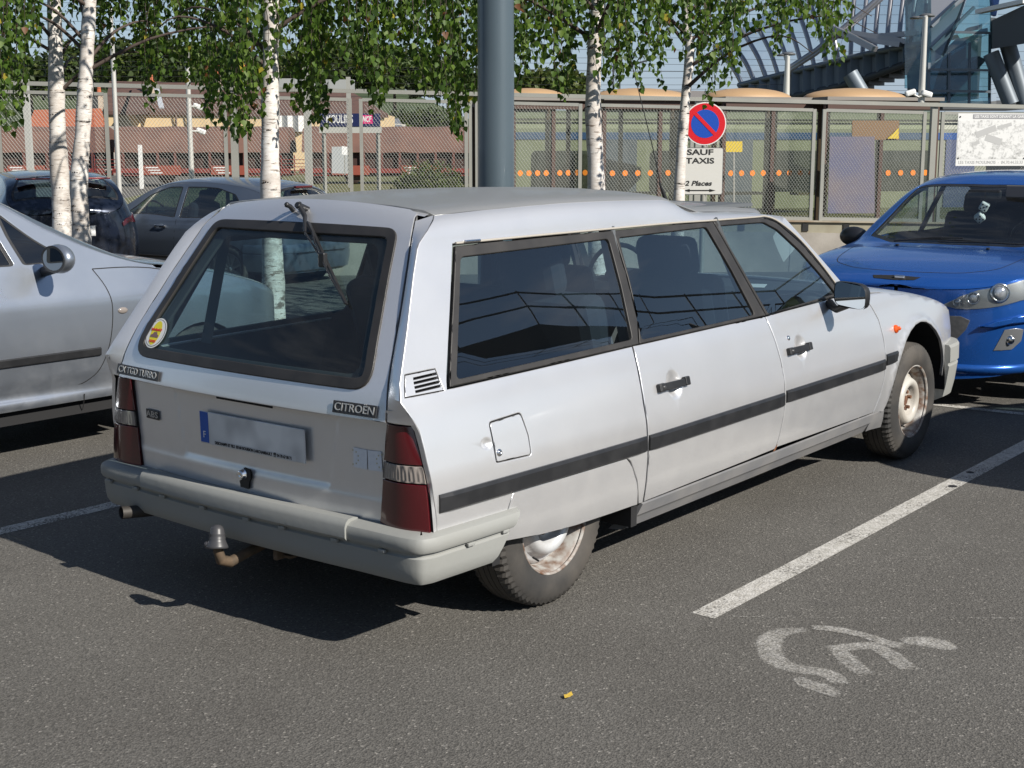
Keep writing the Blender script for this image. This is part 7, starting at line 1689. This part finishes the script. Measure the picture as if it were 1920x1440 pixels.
# cross beams under the deck
for k in range(16):
    x = 1470 + k * 19; t, b, D = gird(x); MB().sqbar(bpnt(x, b + 3, D + .3), bpnt(x + 30, b + 6, D + 3.2), .25, .3).build('deck_beam', STD, br)
# curved roof ribs and glass
ribs = []
for i in range(17):
    x = 1392 + i * 22.5; t, b, D = gird(x); s = i / 16
    top = [(-14, -70), (-18, -120)] if s < .1 else None
    hx = -42 + 26 * s; hy = -(62 + 66 * math.sin(min(1, s * 1.35) * PI / 2)); 
    if s > .55: hx = 22 * (s - .2)
    pts = [bpnt(x, t, D), bpnt(x + hx * .4, t + hy * .5, D + .2), bpnt(x + hx, t + hy, D + .9), bpnt(x + hx * 1.25, t + hy * 1.18, D + 2.2)]
    pts = [Vector(p) for p in spline([tuple(p) for p in pts], k=4)]; ribs.append(pts); mb = MB(); mb.tube(pts, .085, 6); mb.build('roof_rib', ALU, br)
for a, b in zip(ribs, ribs[1:]):
    mb = MB(); n_ = len(a); mb.add([p for p in a] + [p for p in b], [(j, j + 1, n_ + j + 1, n_ + j) for j in range(n_ - 1)], True); mb.build('roof_pane', BG2, br)
mb = MB(); mb.tube([bpnt(x, y, D) for x, y, D in ((1480, 128, 45.5), (1530, 95, 45), (1570, 62, 44.6), (1620, 22, 44.2), (1660, -15, 44))], .10, 6); mb.tube([bpnt(x, y, D) for x, y, D in ((1478, 134, 45.5), (1530, 101, 45), (1572, 67, 44.6), (1622, 27, 44.2), (1662, -10, 44))], .07, 6); mb.build('handrail', ALU, br)
for (x0, y0, x1, y1) in ((1540, 40, 1640, 92), (1560, 55, 1700, 78), (1590, 74, 1720, 62), (1575, 68, 1690, 84)):
    MB().sqbar(bpnt(x0, y0, 44.8), bpnt(x1, y1, 43.6), .35, .16).build('fan_rib', ALU, br)
# lift tower
def bquad(name, pts, m, th=.06): 
    P = [bpnt(*p) for p in pts]; fw = f2 * th; n_ = len(P); mb = MB(); mb.add(P + [p + fw for p in P], [tuple(range(n_)), tuple(reversed(range(n_, 2 * n_)))] + [(i, n_ + i, n_ + (i + 1) % n_, (i + 1) % n_) for i in range(n_)]); return mb.build(name, m, br)
bquad('tower_glass', [(1697, -60, 42.5), (1746, -60, 42.2), (1746, 172, 42.2), (1697, 165, 42.5)], BG)
bquad('tower_back', [(1700, -60, 45.), (1745, -60, 44.8), (1738, 176, 44.8), (1706, 168, 45.)], STB, .3)
bquad('tower_cladding', [(1746, -60, 42.6), (1830, -60, 42.4), (1795, 50, 42.4), (1766, 112, 42.6), (1744, 158, 42.6)], ALU, .3)
bquad('tower_cladding', [(1744, 90, 42.3), (1768, 108, 42.2), (1740, 200, 42.4), (1728, 196, 42.4)], ALU, .2)
for (x0, y0, x1, y1) in ((1746, 50, 1820, -20), (1746, 92, 1826, 14), (1740, 130, 1760, 112)): MB().sqbar(bpnt(x0, y0, 42.1), bpnt(x1, y1, 42.1), .14, .08).build('cladding_rib', STB, br)
bquad('glass_box_front', [(1742, 120, 41.5), (1858, 60, 41.2), (1856, 200, 41.2), (1738, 196, 41.5)], BG)
bquad('glass_box_side', [(1858, -40, 41.2), (1872, -40, 43.5), (1868, 195, 43.5), (1856, 200, 41.2)], BG)
bquad('glass_box_upper', [(1800, 40, 41.4), (1826, -40, 41.4), (1858, -40, 41.2), (1858, 60, 41.2), (1768, 112, 41.5)], BG)
bquad('lift_shaft', [(1775, 110, 44.), (1842, 45, 44.), (1835, 185, 44.), (1760, 195, 44.)], STD, 1.5)
bquad('stair_slab', [(1760, 172, 42.2), (1835, 105, 42.2), (1850, 112, 42.2), (1780, 188, 42.2)], STD, 1.2)
for i in range(4): MB().sqbar(bpnt(1742 + 38 * i, 118 - 19 * i, 41.3), bpnt(1741 + 38 * i, 197, 41.3), .07, .07).build('mullion', STB, br)
for y in (60, 130, 170): MB().sqbar(bpnt(1742 if y > 100 else 1790, y, 41.2), bpnt(1858, y + 2, 41.0), .05, .07).build('transom', STB, br)
bquad('floor_plate', [(1795, 64, 42.), (1852, 52, 42.), (1852, 60, 42.), (1800, 72, 42.)], WHITE, .8)
# right span with slanting legs, carried on round to the right over the tracks
sp_ = [(1860, 38, 92, 40.), (1920, 10, 82, 38.), (2050, -40, 40, 35.), (2250, -110, -30, 32.)]
mb = MB(); vs = []
for (x, t, b, D) in sp_:
    for (y, d_) in ((t, 0), (b, 0), (b, 3.4), (t, 3.4)): vs.append(bpnt(x, y, D + d_))
ext = [Vector((33, -15.5, 7.4)), Vector((24, -14.5, 7.3)), Vector((17, -13.6, 7.2)), Vector((9, -15., 6.6))]
for e in ext:
    for (dz, dn_) in ((1.0, 0), (0, 0), (0, 3), (1.0, 3)): vs.append(e - BL + Vector((.5 * dn_, -dn_ * .8, dz)))
n_ = len(vs) // 4
mb.add(vs, [(i * 4 + j, (i + 1) * 4 + j, (i + 1) * 4 + (j + 1) % 4, i * 4 + (j + 1) % 4) for i in range(n_ - 1) for j in range(4)]); mb.add(vs[:4], [(0, 1, 2, 3)]); mb.build('span', STD, br)
for e0, e1 in zip([vs[12]] + [vs[16 + 4 * i] for i in range(4)], [vs[16 + 4 * i] for i in range(4)]):
    for dz in (.5, 1.0): MB().bar(Vector(e0) + Vector((0, 0, dz)), Vector(e1) + Vector((0, 0, dz)), .028, 6).build('railing', STD, br)
    L_ = (Vector(e1) - Vector(e0)).length
    for j in range(3): p = Vector(e0).lerp(Vector(e1), j / 3); MB().bar(p, p + Vector((0, 0, 1.05)), .026, 5).build('railing_post', STD, br)
for i in (1, 3): p = vs[16 + 4 * i]; MB().bar(Vector(p) + Vector((.5, -1, -.5)), Vector((p[0] + 1.5, p[1] - 1.5, .2)), .35, 12).build('leg', STB, br)
for (x0, y0, x1, y1) in ((1858, 100, 1896, 196), (1888, 78, 1922, 196), (1594, 138, 1620, 182)): MB().bar(bpnt(x0, y0, 41.), bpnt(x1, y1, 41.), .24, 14).build('leg', STB, br)
mb = MB(); mb.sqbar(bpnt(1835, 22, 40.), bpnt(1925, 2, 38.), .25, .12); mb.build('white_rail', WHITE, br)
bquad('blue_panel', [(1858, -20, 41.), (1878, -20, 40.8), (1868, 30, 40.9), (1862, 28, 41.)], TB, .2)
bquad('low_machinery', [(1600, 190, 46.), (1610, 178, 46.), (1680, 174, 46.), (1760, 184, 46.), (1830, 190, 46.), (1925, 186, 46.), (1925, 205, 46.), (1600, 205, 46.)], STD, 2.)

# ---- overhead wires
WM = mat('wire_black', (.03, .03, .032), .5)
for i, (y0, y1, D) in enumerate([(2, 9, 50.), (38, 42, 52.), (102, 112, 46.), (113, 122, 46.5), (73, 66, 58.), (128, 133, 60.), (140, 145, 60.), (151, 160, 48.), (163, 168, 49.), (55, 60, 64.), (88, 95, 56.), (20, 26, 62.), (177, 182, 66.), (120, 136, 70.)]):
    pts = [at(-500 + 2900 * u, y0 + (y1 - y0) * (-500 + 2900 * u) / 1920 + 3.0 * math.sin(PI * ((u * 3 + .13 * i) % 1)), D) for u in np.linspace(0, 1, 25)]
    o_ = pts[0]; w_ = empty('overhead_wire', tuple(o_), 0, 'thin black overhead railway wire, number %s from the top' % ['one', 'four', 'eight', 'nine', 'six', 'eleven', 'twelve', 'thirteen', 'fourteen', 'five', 'seven', 'two', 'sixteen', 'ten'][i], 'wire', 'overhead wires'); MB().tube([p - o_ for p in pts], 0.0062 * D / 50, 4, caps=False).build('wire', WM, w_)
for px, D in ((590, 52.), (-120, 50.)):
    pass
ms = at(1156, 150, 60.); mo = empty('wire_mast', (ms.x, ms.y, 0), 0, 'lattice wire mast seen between the two right birches', 'mast'); mb = MB()
for s in (-.25, .25): mb.bar((s, 0, 0), (s, 0, ms.z + 1.), .04, 5)
for j in range(14): mb.bar((-.25, 0, 1 + j * .35), (.25, 0, 1.35 + j * .35), .03, 4)
mb.build('lattice', STD, mo); MB().bar((0, 0, ms.z + .5), (1.6 * CR[0], 1.6 * CR[1], ms.z + .9), .04, 5).build('bracket', STD, mo)

# ================================================================== near the camera, behind and beside it (seen only in reflections; tree row added to block the bright horizon)
for i, (x, y, s) in enumerate(((-24, -14, 3.4), (-26, -5, 3.8), (-25, 5, 3.5), (-27, 14, 4.), (-22, 23, 3.6), (-21, -24, 3.7), (-14, -33, 3.2))):
    o = empty('tree', (x, y, 0), 0, 'unseen leafy tree added behind the camera to block the bright horizon, %s along the hedge' % ['third', 'fourth', 'fifth', 'sixth', 'last', 'second', 'first'][i], 'tree', 'unseen trees added behind the camera'); clump('crown', (0, 0, s + 1.6), (s, s, s * .95), 1500, .34, TM, o, 50 + i); MB().bar((0, 0, 0), (0, 0, s + 1), .2, 8, .12).build('trunk', mat('far_trunk', (.09, .07, .05), .9), o)
hg = empty('hedge', (-17, 0, 0), 0, 'clipped green hedge behind the camera along the aisle', 'hedge'); clump('foliage', (0, 0, .2), (.9, 20., 1.3), 7000, .16, TL, hg, 77)
# fallen leaf on the asphalt
lf = MB(); c = Vector((-.658, -1.327, .006)); lf.add([c + Vector(p) for p in ((-.020, -.003, 0), (-.008, -.015, .004), (.012, -.011, .002), (.022, .003, .007), (.006, .009, .001), (-.009, .009, .005))], [(0, 1, 5), (1, 2, 4, 5), (2, 3, 4)])
tag(lf.build('fallen_leaf', mat('leaf_gold', (.62, .42, .06), .6)), 'small yellow fallen leaf lying alone on the asphalt in front', 'leaf')
# worn wheelchair symbol
sym = [([(.345, -1.628, .04), (.283, -1.578, .075), (.217, -1.564, .09), (.131, -1.591, .10), (.036, -1.656, .10), (-.005, -1.719, .095), (-.004, -1.781, .085), (.017, -1.842, .075), (-.004, -1.90, .075), (-.046, -1.929, .08)]),
 [(-.075, -1.80, .05), (-.104, -1.85, .075), (-.106, -1.902, .09), (-.126, -1.975, .05)], [(.366, -1.625, .04), (.400, -1.692, .06), (.409, -1.763, .06), (.407, -1.838, .06), (.388, -1.91, .07), (.40, -1.96, .07)],
 [(.215, -1.755, .05), (.271, -1.809, .07), (.329, -1.855, .075), (.382, -1.921, .075)], [(.246, -1.78, .07), (.153, -1.873, .085), (.081, -1.972, .07)], [(.345, -1.875, .07), (.284, -1.964, .085), (.205, -2.06, .07)]]
for i_, p_ in enumerate(sym): ribbon('painted_symbol', [tuple(q) for q in spline(p_, k=4)], .08, SYMP, z=.0016 + .0007 * (i_ % 3))
ribbon('painted_symbol', [tuple(q) for q in spline([(.430, -1.93, .05), (.470, -1.965, .09), (.490, -2.01, .115), (.488, -2.06, .095), (.478, -2.10, .04)], k=4)], .08, SYMP, z=.0019)
